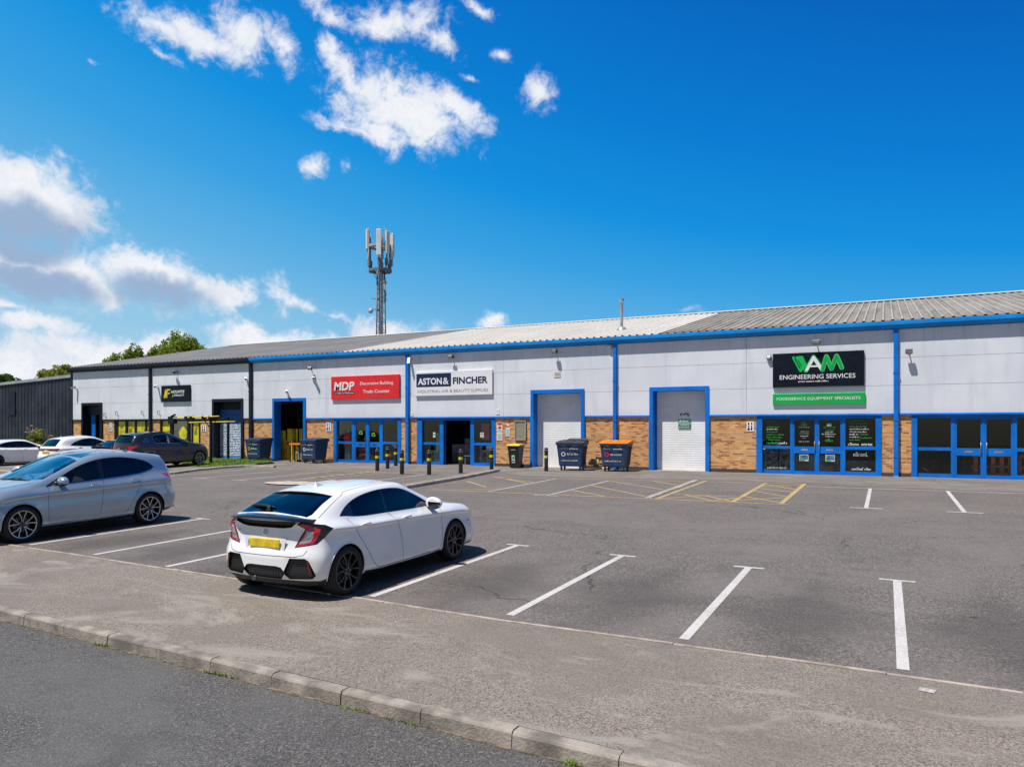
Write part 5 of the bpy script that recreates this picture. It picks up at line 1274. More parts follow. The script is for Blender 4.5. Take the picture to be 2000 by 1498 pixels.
def tree(label, x, y, g, h, rad, leafm, seed, trunk=.25, ncl=60, nl=90, leaf=.16, name='tree', spiky=0., group=None):
    t = thing(name, label, 'tree', (x, y, g), group=group)
    cz = h-rad[2]
    v, e, f = crown((0, 0, cz), rad, ncl, nl, leaf, seed, spiky=spiky)
    obj('crown', (v, e, f), leafm, t)
    bm = bmesh.new(); tube(bm, [(0, 0, -.1), (.05, 0, cz*.5), (0, .1, cz)], [trunk, trunk*.75, trunk*.4], 9)
    rnd = random.Random(seed)
    for k in range(7):
        a = rnd.uniform(0, 6.28); r = rnd.uniform(.4, .8)
        tube(bm, [(0, 0, cz*rnd.uniform(.55, .85)), (rad[0]*r*.5*math.cos(a), rad[1]*r*.5*math.sin(a), cz+rad[2]*.0), (rad[0]*r*math.cos(a), rad[1]*r*math.sin(a), cz+rad[2]*rnd.uniform(.1, .6))], [trunk*.35, trunk*.22, trunk*.08], 6)
    obj('trunk', bm, M['bark'], t, smooth_s=True)
tree('largest bright green tree rising over the far roof', -84.3, 69.6, 0, 14.9, (3.4, 3.4, 3.6), M['leafA'], 1, ncl=130, nl=190, leaf=.17, spiky=1)
tree('middle bright green tree between the largest and the small pointed one', -88.2, 69.6, 0, 13.4, (2.3, 2.3, 3.2), M['leafA'], 2, ncl=70, nl=180, leaf=.17, spiky=1)
tree('smaller pointed green tree left of the middle one over the roof', -90.6, 67.2, 0, 13.2, (2.3, 2.2, 3.4), M['leafA'], 3, ncl=70, nl=180, leaf=.17, spiky=1)
tree('lowest green treetop peeping over the roof edge at the left', -93.2, 65.8, 0, 12.0, (2.1, 1.9, 3), M['leafA'], 4, ncl=60, nl=170, leaf=.17, spiky=1)
tree('rounded yellow green tree behind the dark shed beside the terrace corner', -89.0, 56.2, 0, 10.25, (3.6, 3.0, 2.9), M['leafB'], 5, ncl=120, nl=190, leaf=.14)
tree('dark green tree behind the dark shed at the left edge', -96.5, 53.6, 0, 9.3, (3.2, 2.6, 2.6), M['leafC'], 6, ncl=80, nl=120, leaf=.15)
t = thing('shrub', 'yellow green flowering shrub against the dark shed behind the white cars', 'shrub', (-51.9, 31.3, gz(31.3)))
v, e, f = crown((0, 0, 1.0), (1.15, .8, .95), 26, 70, .09, 12); obj('foliage', (v, e, f), [M['leafB']], t)
v, e, f = crown((-.5, -.2, 1.75), (.9, .5, .35), 8, 14, .045, 13); obj('blossom', (v, e, f), plain('pink blossom', (.45, .30, .36), .7), t)
bm = bmesh.new()
for k in range(9):
    a = k*.7; tube(bm, [(.1*math.cos(a), .1*math.sin(a), 0), (.4*math.cos(a), .3*math.sin(a), .9), (.8*math.cos(a)-.2, .5*math.sin(a), 1.8)], [.03, .02, .008], 5)
obj('stem', bm, M['bark'], t)
# ------------------------------------------------------------------ vehicles
def car_paint(name, col, metal=0., rough=.28, coat=1.):
    m, nt, b = new_mat(name); setp(b, metal=metal, rough=rough, coat=coat, coatr=.04, spec=.5)
    tcn = nd(nt, 'ShaderNodeTexCoord'); n = noise(nt, tcn.outputs['Object'], 2.2, 4, .6)
    c = mix_c(nt, smooth(nt, n.outputs[0], .35, .7), tuple(q*.95 for q in col), col)
    sp = nd(nt, 'ShaderNodeSeparateXYZ'); lk(nt, tcn.outputs['Object'], sp.inputs[0])
    d = math_n(nt, 'MULTIPLY', smooth(nt, sp.outputs[2], .15, .5, 1., 0.), smooth(nt, noise(nt, tcn.outputs['Object'], 6, 5, .7).outputs[0], .4, .7))
    c = mix_c(nt, math_n(nt, 'MULTIPLY', d, .3 if col[0] > .1 else .08), c, (.22, .19, .16))
    g = nd(nt, 'ShaderNodeNewGeometry')           # the inner face of the shell is dark cabin trim
    lk(nt, mix_c(nt, g.outputs['Backfacing'], c, (.03, .03, .032)), b.inputs['Base Color'])
    lk(nt, math_n(nt, 'MULTIPLY', math_n(nt, 'SUBTRACT', 1., g.outputs['Backfacing']), coat), b.inputs['Coat Weight']); return m
M['car_white'] = car_paint('white car paint', (.86, .87, .88), rough=.3)
M['car_silver'] = car_paint('silver blue car paint', (.36, .455, .53), .45, .2)
M['car_grey'] = car_paint('dark grey car paint', (.020, .026, .038), .3, .32)
M['car_lsilver'] = car_paint('pale silver car paint', (.62, .62, .62), .4, .3)
M['trimblk'] = plain('gloss black trim', (.008, .009, .012), .18, .1, 5, coat=.5); M['plastic'] = plain('black car plastic', (.014, .014, .015), .55, .1, 8)
M['chrome'] = plain('chrome', (.72, .73, .75), .15, .03, 5, metal=1.); M['tyre'] = plain('tyre rubber', (.012, .012, .013), .75, .2, 12)
M['rim_dark'] = plain('dark alloy', (.022, .022, .025), .3, .1, 8, metal=.4, coat=.4); M['rim_cut'] = plain('machined alloy', (.52, .53, .55), .25, .05, 8, metal=.9); M['brake'] = plain('brake disc', (.16, .16, .165), .4, .1, 9, metal=.8)
M['plate_y'] = plain('blurred yellow number plate', (.78, .56, .02), .5, .14, 9); M['plate_p'] = plain('smudged plate print', (.42, .28, .01), .5, .5, 20)
def car_glass(name, tint, k=1.):
    m = glass_mat(name, tint); nt = m.node_tree
    for n in nt.nodes:
        if n.type == 'BUMP': n.inputs['Strength'].default_value = 0.
        if n.type == 'MATH': n.inputs[1].default_value = k; n.inputs[2].default_value = .012
    return m
M['carglass'] = car_glass('privacy car glass', (.10, .12, .15), 1.0); M['carglass2'] = car_glass('clearer car glass', (.52, .60, .60), 1.)
m, nt, b = new_mat('red lamp lens'); setp(b, col=(.50, .006, .02), rough=.1, coat=1.); M['lens_red'] = m
m, nt, b = new_mat('clear lamp lens'); setp(b, col=(.42, .45, .50), rough=.08, coat=1., metal=.4); M['lens_clear'] = m
m, nt, b = new_mat('deep red lamp lens'); setp(b, col=(.16, .004, .008), rough=.1, coat=1.); M['lens_dred'] = m

def pchip(tab, x):
    xs = np.array([a for a, _ in tab], float); ys = np.array([b for _, b in tab], float); x = np.clip(np.asarray(x, float), xs[0], xs[-1])
    h = np.diff(xs); d = np.diff(ys)/h; mm = np.zeros(len(xs)); mm[0] = d[0]; mm[-1] = d[-1]
    for i in range(1, len(xs)-1):
        if d[i-1]*d[i] > 0: w1, w2 = 2*h[i]+h[i-1], h[i]+2*h[i-1]; mm[i] = (w1+w2)/(w1/d[i-1]+w2/d[i])
    i = np.clip(np.searchsorted(xs, x)-1, 0, len(h)-1); t = (x-xs[i])/h[i]
    return (2*t**3-3*t**2+1)*ys[i]+(t**3-2*t**2+t)*h[i]*mm[i]+(-2*t**3+3*t**2)*ys[i+1]+(t**3-t**2)*h[i]*mm[i+1]
def catmull(P, nseg):
    out = []; P = [np.array(p, float) for p in P]; Q = [2*P[0]-P[1]]+P+[2*P[-1]-P[-2]]
    Q[0] = np.array([-P[1][0], P[1][1]]); Q[-1] = np.array([-P[-2][0], P[-2][1]])
    for i in range(1, len(Q)-2):
        p0, p1, p2, p3 = Q[i-1:i+3]; t = [0]
        for a, b in ((p0, p1), (p1, p2), (p2, p3)): t.append(t[-1]+max(1e-4, np.linalg.norm(b-a))**.5)
        for k in range(nseg[i-1]):
            u = t[1]+(t[2]-t[1])*k/nseg[i-1]
            A1 = (t[1]-u)/(t[1]-t[0])*p0+(u-t[0])/(t[1]-t[0])*p1; A2 = (t[2]-u)/(t[2]-t[1])*p1+(u-t[1])/(t[2]-t[1])*p2; A3 = (t[3]-u)/(t[3]-t[2])*p2+(u-t[2])/(t[3]-t[2])*p3
            B1 = (t[2]-u)/(t[2]-t[0])*A1+(u-t[0])/(t[2]-t[0])*A2; B2 = (t[3]-u)/(t[3]-t[1])*A2+(u-t[1])/(t[3]-t[1])*A3
            out.append((t[2]-u)/(t[2]-t[1])*B1+(u-t[1])/(t[2]-t[1])*B2)
    out.append(P[-1]); return out
def spline2(pts, n=4, closed=False):
    """smooth open polyline through 2-D points"""
    P = [np.array(p, float) for p in pts]; out = []
    Q = [P[-1]]+P+[P[0], P[1]] if closed else [2*P[0]-P[1]]+P+[2*P[-1]-P[-2]]
    for i in range(1, len(Q)-2):
        p0, p1, p2, p3 = Q[i-1:i+3]
        for k in range(n):
            t = k/n; out.append(tuple(.5*((2*p1)+(-p0+p2)*t+(2*p0-5*p1+4*p2-p3)*t*t+(-p0+3*p1-3*p2+p3)*t**3)))
    if not closed: out.append(tuple(P[-1]))
    return out
def in_poly(p, poly):
    x, y = p; c = False; j = len(poly)-1
    for i in range(len(poly)):
        xi, yi = poly[i]; xj, yj = poly[j]
        if (yi > y) != (yj > y) and x < (xj-xi)*(y-yi)/(yj-yi)+xi: c = not c
        j = i
    return c
class Car:
    def __init__(s, T):
        s.T = T; xr, xf = T['zt'][0][0], T['zt'][-1][0]; s.xr, s.xf = xr, xf
        st = list(np.linspace(xr, xf, 74)); 
        for e, sg in ((xr, 1), (xf, -1)): st += [e+sg*q for q in (.008, .02, .035, .09, .12, .15, .21)]
        st = sorted(set(round(v, 4) for v in st)); st = [v for i, v in enumerate(st) if i == 0 or v-st[i-1] > .006]
        nseg = [3, 2, 7, 5, 3, 4, 9, 5, 5]; rings = []; tb = {k: pchip(v, st) for k, v in T.items() if isinstance(v, list) and k not in ('fr', 'ff')}
        for i, x in enumerate(st):
            g = {k: tb[k][i] for k in tb}
            P = [(0, g['zb']), (g['wb']*.88, g['zb']), (g['wb'], g['zb']+.05), (g['wm'], g['zm']), (g['ws']-.016, g['zs']-.05), (g['ws']+.008, g['zs']), (g['wl'], g['zl']), (g['wr'], g['zr']), (g['wr']*.55, g['zt']-.28*(g['zt']-g['zr'])), (0, g['zt'])]
            rings.append([(x, p[0], p[1]) for p in catmull(P, nseg)])
        def disp(x, y, z):
            dx = 0
            if x < xr+T.get('rl', .75):
                w = min(1, max(0, (xr+T.get('rl', .75)-x)/T.get('rl', .75)))**2.2; dx += w*(float(pchip(T['fr'], z))+T['kr']*(y/.9)**2)
            if x > xf-.85:
                w = min(1, max(0, (x-xf+.85)/.85))**2; dx -= w*(float(pchip(T['ff'], z))+T['kf']*(y/.9)**2)
            return x+dx
        bm = bmesh.new(); n = len(rings[0]); V = []
        for r in rings:
            L = [bm.verts.new((disp(*p), p[1], p[2])) for p in r]
            Rr = [L[k] if k in (0, n-1) else bm.verts.new((L[k].co.x, -L[k].co.y, L[k].co.z)) for k in range(n)]
            V.append((L, Rr))
        for (L0, R0), (L1, R1) in zip(V, V[1:]):
            for k in range(n-1):
                bm.faces.new((L0[k], L0[k+1], L1[k+1], L1[k])); bm.faces.new((R0[k+1], R0[k], R1[k], R1[k+1]))
        for (L, Rr, ring, end) in ((*V[0], rings[0], 0), (*V[-1], rings[-1], 1)):
            m_ = 22; prev = None
            for k in range(n):
                if k in (0, n-1): row = [L[k]]*(m_+1)
                else:
                    x, w, z = ring[k]; row = [L[k]]+[bm.verts.new((disp(x, w*(1-2*j/m_), z), w*(1-2*j/m_), z)) for j in range(1, m_)]+[Rr[k]]
                if prev:
                    for j in range(m_):
                        q = []
                        for v in (prev[j], prev[j+1], row[j+1], row[j]):
                            if v not in q: q.append(v)
                        if len(q) > 2:
                            try: bm.faces.new(q if end else q[::-1])
                            except ValueError: pass
                prev = row
        bmesh.ops.recalc_face_normals(bm, faces=bm.faces[:]); bm.normal_update()
        s.bm = bm; s.reg = bm.faces.layers.int.new('reg'); s.names = {0: ('body', None)}; s.bvh = BVHTree.FromBMesh(bm)
    def cut(s, poly, e, pred, key):
        """carve the outline poly, drawn in the view whose right axis is e (2-D) or 'top', into the skin"""
        top = e == 'top'
        if top: pr = lambda v: (v.x, v.y)
        else: ex, ey = e; pr = lambda v: (v.x*ex+v.y*ey, v.z)
        us = [p[0] for p in poly]; vs = [p[1] for p in poly]; u0, u1, v0, v1 = min(us), max(us), min(vs), max(vs)
        C = []
        for f in s.bm.faces:
            P = [pr(v.co) for v in f.verts]
            if max(p[0] for p in P) < u0 or min(p[0] for p in P) > u1 or max(p[1] for p in P) < v0 or min(p[1] for p in P) > v1: continue
            if pred(f.calc_center_median(), f.normal): C.append(f)
        for i in range(len(poly)):
            a, b = poly[i], poly[(i+1) % len(poly)]
            if abs(a[0]-b[0])+abs(a[1]-b[1]) < 1e-5: continue
            lo0, hi0, lo1, hi1 = min(a[0], b[0])-.001, max(a[0], b[0])+.001, min(a[1], b[1])-.001, max(a[1], b[1])+.001
            S = []; rest = []
            for f in C:
                P = [pr(v.co) for v in f.verts]
                if max(p[0] for p in P) < lo0 or min(p[0] for p in P) > hi0 or max(p[1] for p in P) < lo1 or min(p[1] for p in P) > hi1: rest.append(f)
                else: S.append(f)
            if not S: continue
            du, dv = b[0]-a[0], b[1]-a[1]; nu, nv = -dv, du
            if top: co = Vector((a[0], a[1], 0)); no = Vector((nu, nv, 0))
            else: co = Vector((a[0]*ex, a[0]*ey, a[1])); no = Vector((nu*ex, nu*ey, nv))
            ge = set(S)
            for f in S: ge.update(f.edges); ge.update(f.verts)
            r = bmesh.ops.bisect_plane(s.bm, geom=list(ge), dist=1e-5, plane_co=co, plane_no=no.normalized())
            new = set(f for f in r['geom'] if isinstance(f, bmesh.types.BMFace)); C = [f for f in rest if f.is_valid]+[f for f in new if f.is_valid]
        out = []
        kid = None
        if key is not None:
            for k, v in s.names.items():
                if v == key: kid = k
            if kid is None: kid = max(s.names)+1; s.names[kid] = key
        for f in C:
            if f.is_valid and in_poly(pr(f.calc_center_median()), poly):
                out.append(f)
                if kid is not None: f[s.reg] = kid
        return out
    def both(s, poly, e, pred, key, e_sides=True):
        """the same outline on the left (+y) and the right (-y)"""
        for sg in (1, -1):
            k = (key[0], key[1], sg)+tuple(key[2:]) if key else None
            ee = 'top' if e == 'top' else (e[0], e[1]*sg)
            pp = [(p[0], p[1]*sg) for p in poly] if e == 'top' else poly
            yield s.cut(pp, ee, (lambda c, n, sg=sg: c.y*sg > .02 and pred(c, n)), k)
    def hit(s, x, z, sg):
        r = s.bvh.ray_cast(Vector((x, sg*2, z)), Vector((0, -sg, 0))); return r
    def hit_dir(s, o, d): return s.bvh.ray_cast(Vector(o), Vector(d).normalized())
    def ribbon(s, bm, pts3, w=.007, off=.0012, mi=0):
        """thin dark shut line laid over the skin; pts3: list of (point, normal)"""
        pr = None
        for i, (p, n) in enumerate(pts3):
            d = (pts3[min(i+1, len(pts3)-1)][0]-pts3[max(i-1, 0)][0])
            if d.length < 1e-6: continue
            t = n.cross(d.normalized())*w/2; a, b = bm.verts.new(p+n*off-t), bm.verts.new(p+n*off+t)
            if pr: f = bm.faces.new((pr[0], pr[1], b, a)); f.material_index = mi
            pr = (a, b)
    def side_line(s, bm, pts, sg, **k):
        P = []
        for (xa, za), (xb, zb) in zip(pts, pts[1:]):
            m_ = max(1, int(math.hypot(xb-xa, zb-za)/.04))
            for j in range(m_+1):
                r = s.hit(xa+(xb-xa)*j/m_, za+(zb-za)*j/m_, sg)
                if r[0] is not None: P.append((r[0], r[1]))
        s.ribbon(bm, P, **k)
    def dir_line(s, bm, pts, e, d, o_dist=3, **k):
        """line drawn in a view: pts (u, z), e right axis, d view direction"""
        P = []
        for (ua, za), (ub, zb) in zip(pts, pts[1:]):
            m_ = max(1, int(math.hypot(ub-ua, zb-za)/.03))
            for j in range(m_+1):
                u, z = ua+(ub-ua)*j/m_, za+(zb-za)*j/m_; o = Vector((u*e[0], u*e[1], z))-Vector((d[0], d[1], 0))*o_dist
                r = s.bvh.ray_cast(o, Vector((d[0], d[1], 0)).normalized())
                if r[0] is not None: P.append((r[0], r[1]))
        s.ribbon(bm, P, **k)
    def top_line(s, bm, pts, **k):
        P = []
        for (xa, ya), (xb, yb) in zip(pts, pts[1:]):
            m_ = max(1, int(math.hypot(xb-xa, yb-ya)/.05))
            for j in range(m_+1):
                r = s.bvh.ray_cast(Vector((xa+(xb-xa)*j/m_, ya+(yb-ya)*j/m_, 3)), Vector((0, 0, -1)))
                if r[0] is not None: P.append((r[0], r[1]))
        s.ribbon(bm, P, **k)
    def finish(s, root, mats, under=True):
        bm = s.bm
        s.cut_under()
        bm.normal_update(); bm.verts.index_update()
        groups = {}
        for f in bm.faces: groups.setdefault(f[s.reg], []).append(f)
        for rid, fs in groups.items():
            key = s.names[rid]; name = key[0]; mat = mats.get(key[1] or name, mats['body'])
            if name in ('bumper_vent', 'lower_grille', 'tailgate_inset', 'grille'):
                dx = {'bumper_vent': .035, 'lower_grille': .03, 'tailgate_inset': .045, 'grille': -.03}[name]*(1 if fs[0].calc_center_median().x < 0 else -1 if name != 'grille' else 1)
                b2 = bmesh.new(); vm = {}; wall = {}
                for f in fs:
                    q = []
                    for v in f.verts:
                        if v.index not in vm: vm[v.index] = (b2.verts.new(v.co+Vector((dx, 0, 0))), v.co.copy())
                        q.append(vm[v.index][0])
                    b2.faces.new(q)
                bd = [e for e in b2.edges if len(e.link_faces) == 1]; inv = {t[0]: t[1] for t in vm.values()}; top = {}
                for e in bd:
                    for v in e.verts:
                        if v not in top: top[v] = b2.verts.new(inv[v])
                for e in bd: b2.faces.new((e.verts[0], e.verts[1], top[e.verts[1]], top[e.verts[0]]))
                bmesh.ops.recalc_face_normals(b2, faces=b2.faces[:]); obj(name, b2, mat, root); continue
            idx = {}; vs = []; ns = []; F = []
            for f in fs:
                q = []
                for v in f.verts:
                    if v.index not in idx: idx[v.index] = len(vs); vs.append(v.co.copy()); ns.append(v.normal.copy())
                    q.append(idx[v.index])
                F.append(q)
            me = bpy.data.meshes.new(name); me.from_pydata(vs, [], F); me.materials.append(mat)
            me.polygons.foreach_set('use_smooth', [True]*len(F)); me.normals_split_custom_set_from_vertices(ns)
            o = bpy.data.objects.new(name, me); COL.objects.link(o); o.parent = root
        bm.free()
    def cut_under(s):
        kid = max(s.names)+1; s.names[kid] = ('underbody', 'plastic')
        for f in s.bm.faces:
            if f[s.reg] == 0 and f.normal.z < -.75 and f.calc_center_median().z < .32: f[s.reg] = kid
def wheel_parts(root, x, y, sg, Rr, rim_r, style, rimmat, width=.225, cut=None):
    bm = bmesh.new(); w = width
    lathe(bm, [(rim_r, .0), (rim_r+.012, -.006), (Rr-.045, -.012), (Rr-.012, .006), (Rr, .035), (Rr, w-.035), (Rr-.012, w-.006), (rim_r, w)], 'y', 48, cap=False)
    tyre = obj('wheel', bm, M['tyre'], root, smooth_s=True, angle=50)
    tyre.location = (x, y, Rr); tyre.rotation_euler = (0, 0, 0 if sg < 0 else math.pi)
    bm = bmesh.new()
    for (a, b, c, d) in ((rim_r+.004, -.004, rim_r-.014, .0), (rim_r-.014, .0, rim_r-.022, .03)):
        n = 48
        for k in range(n):
            a0, a1 = 2*math.pi*k/n, 2*math.pi*(k+1)/n
            f = quad(bm, [(a*math.cos(a0), b, a*math.sin(a0)), (a*math.cos(a1), b, a*math.sin(a1)), (c*math.cos(a1), d, c*math.sin(a1)), (c*math.cos(a0), d, c*math.sin(a0))], 1 if b < 0 and cut else 0)
    n = 48                                   # barrel and back
    for (a, b, c, d) in ((rim_r-.022, .03, rim_r-.03, .15),):
        for k in range(n):
            a0, a1 = 2*math.pi*k/n, 2*math.pi*(k+1)/n
            quad(bm, [(a*math.cos(a0), b, a*math.sin(a0)), (a*math.cos(a1), b, a*math.sin(a1)), (c*math.cos(a1), d, c*math.sin(a1)), (c*math.cos(a0), d, c*math.sin(a0))], 0)
    def spoke(ang, w0, w1, r0, r1, y0, y1, th=.03, mi=0, lean=0.):
        c0, s0 = math.cos(ang), math.sin(ang); c1, s1 = math.cos(ang+lean), math.sin(ang+lean)
        A = []; 
        for (r, w_, yy, (c, s_)) in ((r0, w0, y0, (c0, s0)), ((r0+r1)/2, (w0+w1)/2*.92, (y0+y1)/2-.008, ((c0+c1)/2, (s0+s1)/2)), (r1, w1, y1, (c1, s1))):
            nx, nz = -s_, c
            A.append([bm.verts.new((r*c+nx*w_*k, yy+dy, r*s_+nz*w_*k)) for k, dy in ((-.5, .006), (-.32, -.003), (.32, -.003), (.5, .006), (.4, th), (-.4, th))])
        for P, Q in zip(A, A[1:]):
            for k in range(6):
                f = bm.faces.new((P[k], P[(k+1) % 6], Q[(k+1) % 6], Q[k])); f.material_index = 1 if (cut and k == 1) or (mi == 1 and k == 1) else 0
        bm.faces.new(A[0][::-1]); bm.faces.new(A[-1])
    ns, tw = style
    for k in range(ns):
        a = 2*math.pi*k/ns+math.pi/2
        if tw: 
            for q in (-1, 1): spoke(a+q*tw*.28, .026, .034, .05, rim_r-.012, .018, .004, lean=q*tw*.5)
        else: spoke(a, .05, .06, .05, rim_r-.012, .018, .004)
    lathe(bm, [(.062, .03), (.060, .012), (.034, .002), (.030, .008)], 'y', 20)
    for k in range(5):
        a = 2*math.pi*k/5; lathe(bm, [(.008, .012), (.008, .002)], 'y', 6, (.047*math.cos(a), 0, .047*math.sin(a)), 1)
    o = obj('rim', bm, [rimmat, M['rim_cut']], tyre)
    bm = bmesh.new(); lathe(bm, [(.15, .07), (.15, .085)], 'y', 32); lathe(bm, [(.055, .03), (.07, .07)], 'y', 20); obj('brake_disc', bm, M['brake'], tyre, smooth_s=True, angle=40)
    bm = bmesh.new(); lathe(bm, [(rim_r-.03, .14), (.05, .15)], 'y', 32); obj('wheel_back', bm, M['plastic'], tyre)
    return tyre
def arch(root, x, sg, r, zc, y_in, y_out, lip, car, lipw=.014, z0=.22):
    bm = bmesh.new(); n = 26; a0 = math.asin(max(-1, (z0-zc)/r)); A = [a0+(math.pi-2*a0)*k/n for k in range(n+1)]
    o_, i_ = [], []
    for a in A:
        X, Z = x+r*math.cos(a), zc+r*math.sin(a); h = car.hit(X, max(Z, .05), sg); yo = h[0].y*sg-.004 if h[0] is not None else y_out
        o_.append(bm.verts.new((X, sg*yo, Z))); i_.append(bm.verts.new((X, sg*y_in, Z)))
    for k in range(n): bm.faces.new((o_[k], o_[k+1], i_[k+1], i_[k]))
    bm.faces.new(i_)
    obj('wheel_arch', bm, M['plastic'], root)
    if lip:
        bm = bmesh.new(); P = []
        for a in A:
            X, Z = x+(r+.004)*math.cos(a), zc+(r+.004)*math.sin(a); h = car.hit(x+(r+.02)*math.cos(a), max(zc+(r+.02)*math.sin(a), .05), sg)
            if h[0] is not None: P.append((X, sg*(h[0].y*sg+.002), Z))
        tube(bm, P, lipw, 6); obj('arch_lip', bm, lip, root, smooth_s=True)
def mirror_part(root, x, y, z, sg, mat, s=1.):
    bm = bmesh.new(); bmesh.ops.create_uvsphere(bm, u_segments=20, v_segments=12, radius=1)
    for v in bm.verts:
        c = v.co; c.x = max(c.x, -.45) if True else c.x
        v.co = Vector((c.x*.085*(1+.15*c.y*sg), c.y*.125, c.z*.085*(1-.12*c.y*sg)))*s
    for f in bm.faces:
        f.smooth = True; ctr = f.calc_center_median()
        if ctr.z < -.035*s: f.material_index = 1
        if ctr.x < -.035*s and ctr.z < .02*s: f.material_index = 2; f.smooth = False
    bmesh.ops.translate(bm, vec=(x, y+sg*.13*s, z), verts=bm.verts); 
    b2 = len(bm.faces); tube(bm, [(x+.01, y-sg*.02, z-.05), (x, y+sg*.09, z-.045)], .022*s, 8, mi=1)
    obj('mirror', bm, [mat, M['plastic'], M['trimblk']], root)
def handle_part(root, car, x, z, sg, mat, chrome=None):
    h = car.hit(x, z, sg); p = h[0]; n = h[1]
    bm = bmesh.new(); tube(bm, [p+Vector((-.10, 0, 0))+n*.004, p+Vector((-.085, 0, .002))+n*.026, p+Vector((0, 0, .004))+n*.03, p+Vector((.085, 0, .002))+n*.026, p+Vector((.10, 0, 0))+n*.004], [.010, .013, .014, .013, .010], 8)
    obj('door_handle', bm, mat, root)
    bm = bmesh.new(); vs = [bm.verts.new(p+n*.002+Vector((.06*math.cos(a), 0, .026*math.sin(a)-.004))) for a in [2*math.pi*k/16 for k in range(16)]]; bm.faces.new(vs); bm.normal_update()
    if bm.faces and sum((f.normal.dot(n) for f in bm.faces)) < 0: bmesh.ops.reverse_faces(bm, faces=bm.faces[:])
    obj('handle_recess', bm, mat if chrome is None else chrome, root)
def cabin(root, dz=0., dy=0.):
    bm = bmesh.new(); box(bm, -1.5, .95, -.66-dy, .66+dy, .40, .62+dz); box(bm, .55, .93, -.62-dy, .62+dy, .62+dz, .90+dz); box(bm, -1.62, -1.2, -.60, .60, .62+dz, .86+dz)
    obj('cabin_floor', bm, M['seat'], root)
    for x in (-.05, -.95):
        for y in (-.36, .36):
            bm = bmesh.new(); yw = .24 if x > -.5 else .30
            prism(bm, [(x+.42, .62+dz), (x+.42, .74+dz), (x+.02, .72+dz), (x-.13, 1.13+dz), (x-.22, 1.14+dz), (x-.12, .62+dz)], 'y', y-yw, y+yw)
            prism(bm, [(x-.13, 1.16+dz), (x-.12, 1.27+dz), (x-.2, 1.28+dz), (x-.21, 1.16+dz)], 'y', y-.12, y+.12)
            bmesh.ops.bevel(bm, geom=bm.edges[:], offset=.03, segments=2, affect='EDGES'); obj('car_seat', bm, M['seat'], root, smooth_s=True, angle=50)
    bm = bmesh.new(); P = [(.50+.05*math.sin(a), -.36+.18*math.cos(a), .93+dz+.17*math.sin(a)) for a in np.linspace(0, 2*math.pi, 25)]
    tube(bm, P, .014, 6); tube(bm, [(.5, -.36, .93+dz), (.62, -.36, .88+dz)], .04, 8); obj('steering_wheel', bm, M['plastic'], root)
M['seat'] = plain('dark seat cloth', (.035, .036, .040), .8, .2, 8)
side = lambda c, n: abs(n.y) > .25
def offset_poly(poly, d):
    n = len(poly); out = []; A = sum(poly[i][0]*poly[(i+1) % n][1]-poly[(i+1) % n][0]*poly[i][1] for i in range(n))
    sg = 1 if A > 0 else -1
    for i in range(n):
        a, b, c = np.array(poly[i-1]), np.array(poly[i]), np.array(poly[(i+1) % n]); e1 = b-a; e2 = c-b
        n1 = np.array([e1[1], -e1[0]])/max(1e-6, np.linalg.norm(e1)); n2 = np.array([e2[1], -e2[0]])/max(1e-6, np.linalg.norm(e2)); m_ = n1+n2; m_ /= max(.5, np.linalg.norm(m_)); out.append(tuple(b+m_*d*sg))
    return out
def headlamp(car, poly, e, pred, key): list(car.both(poly, e, pred, key))

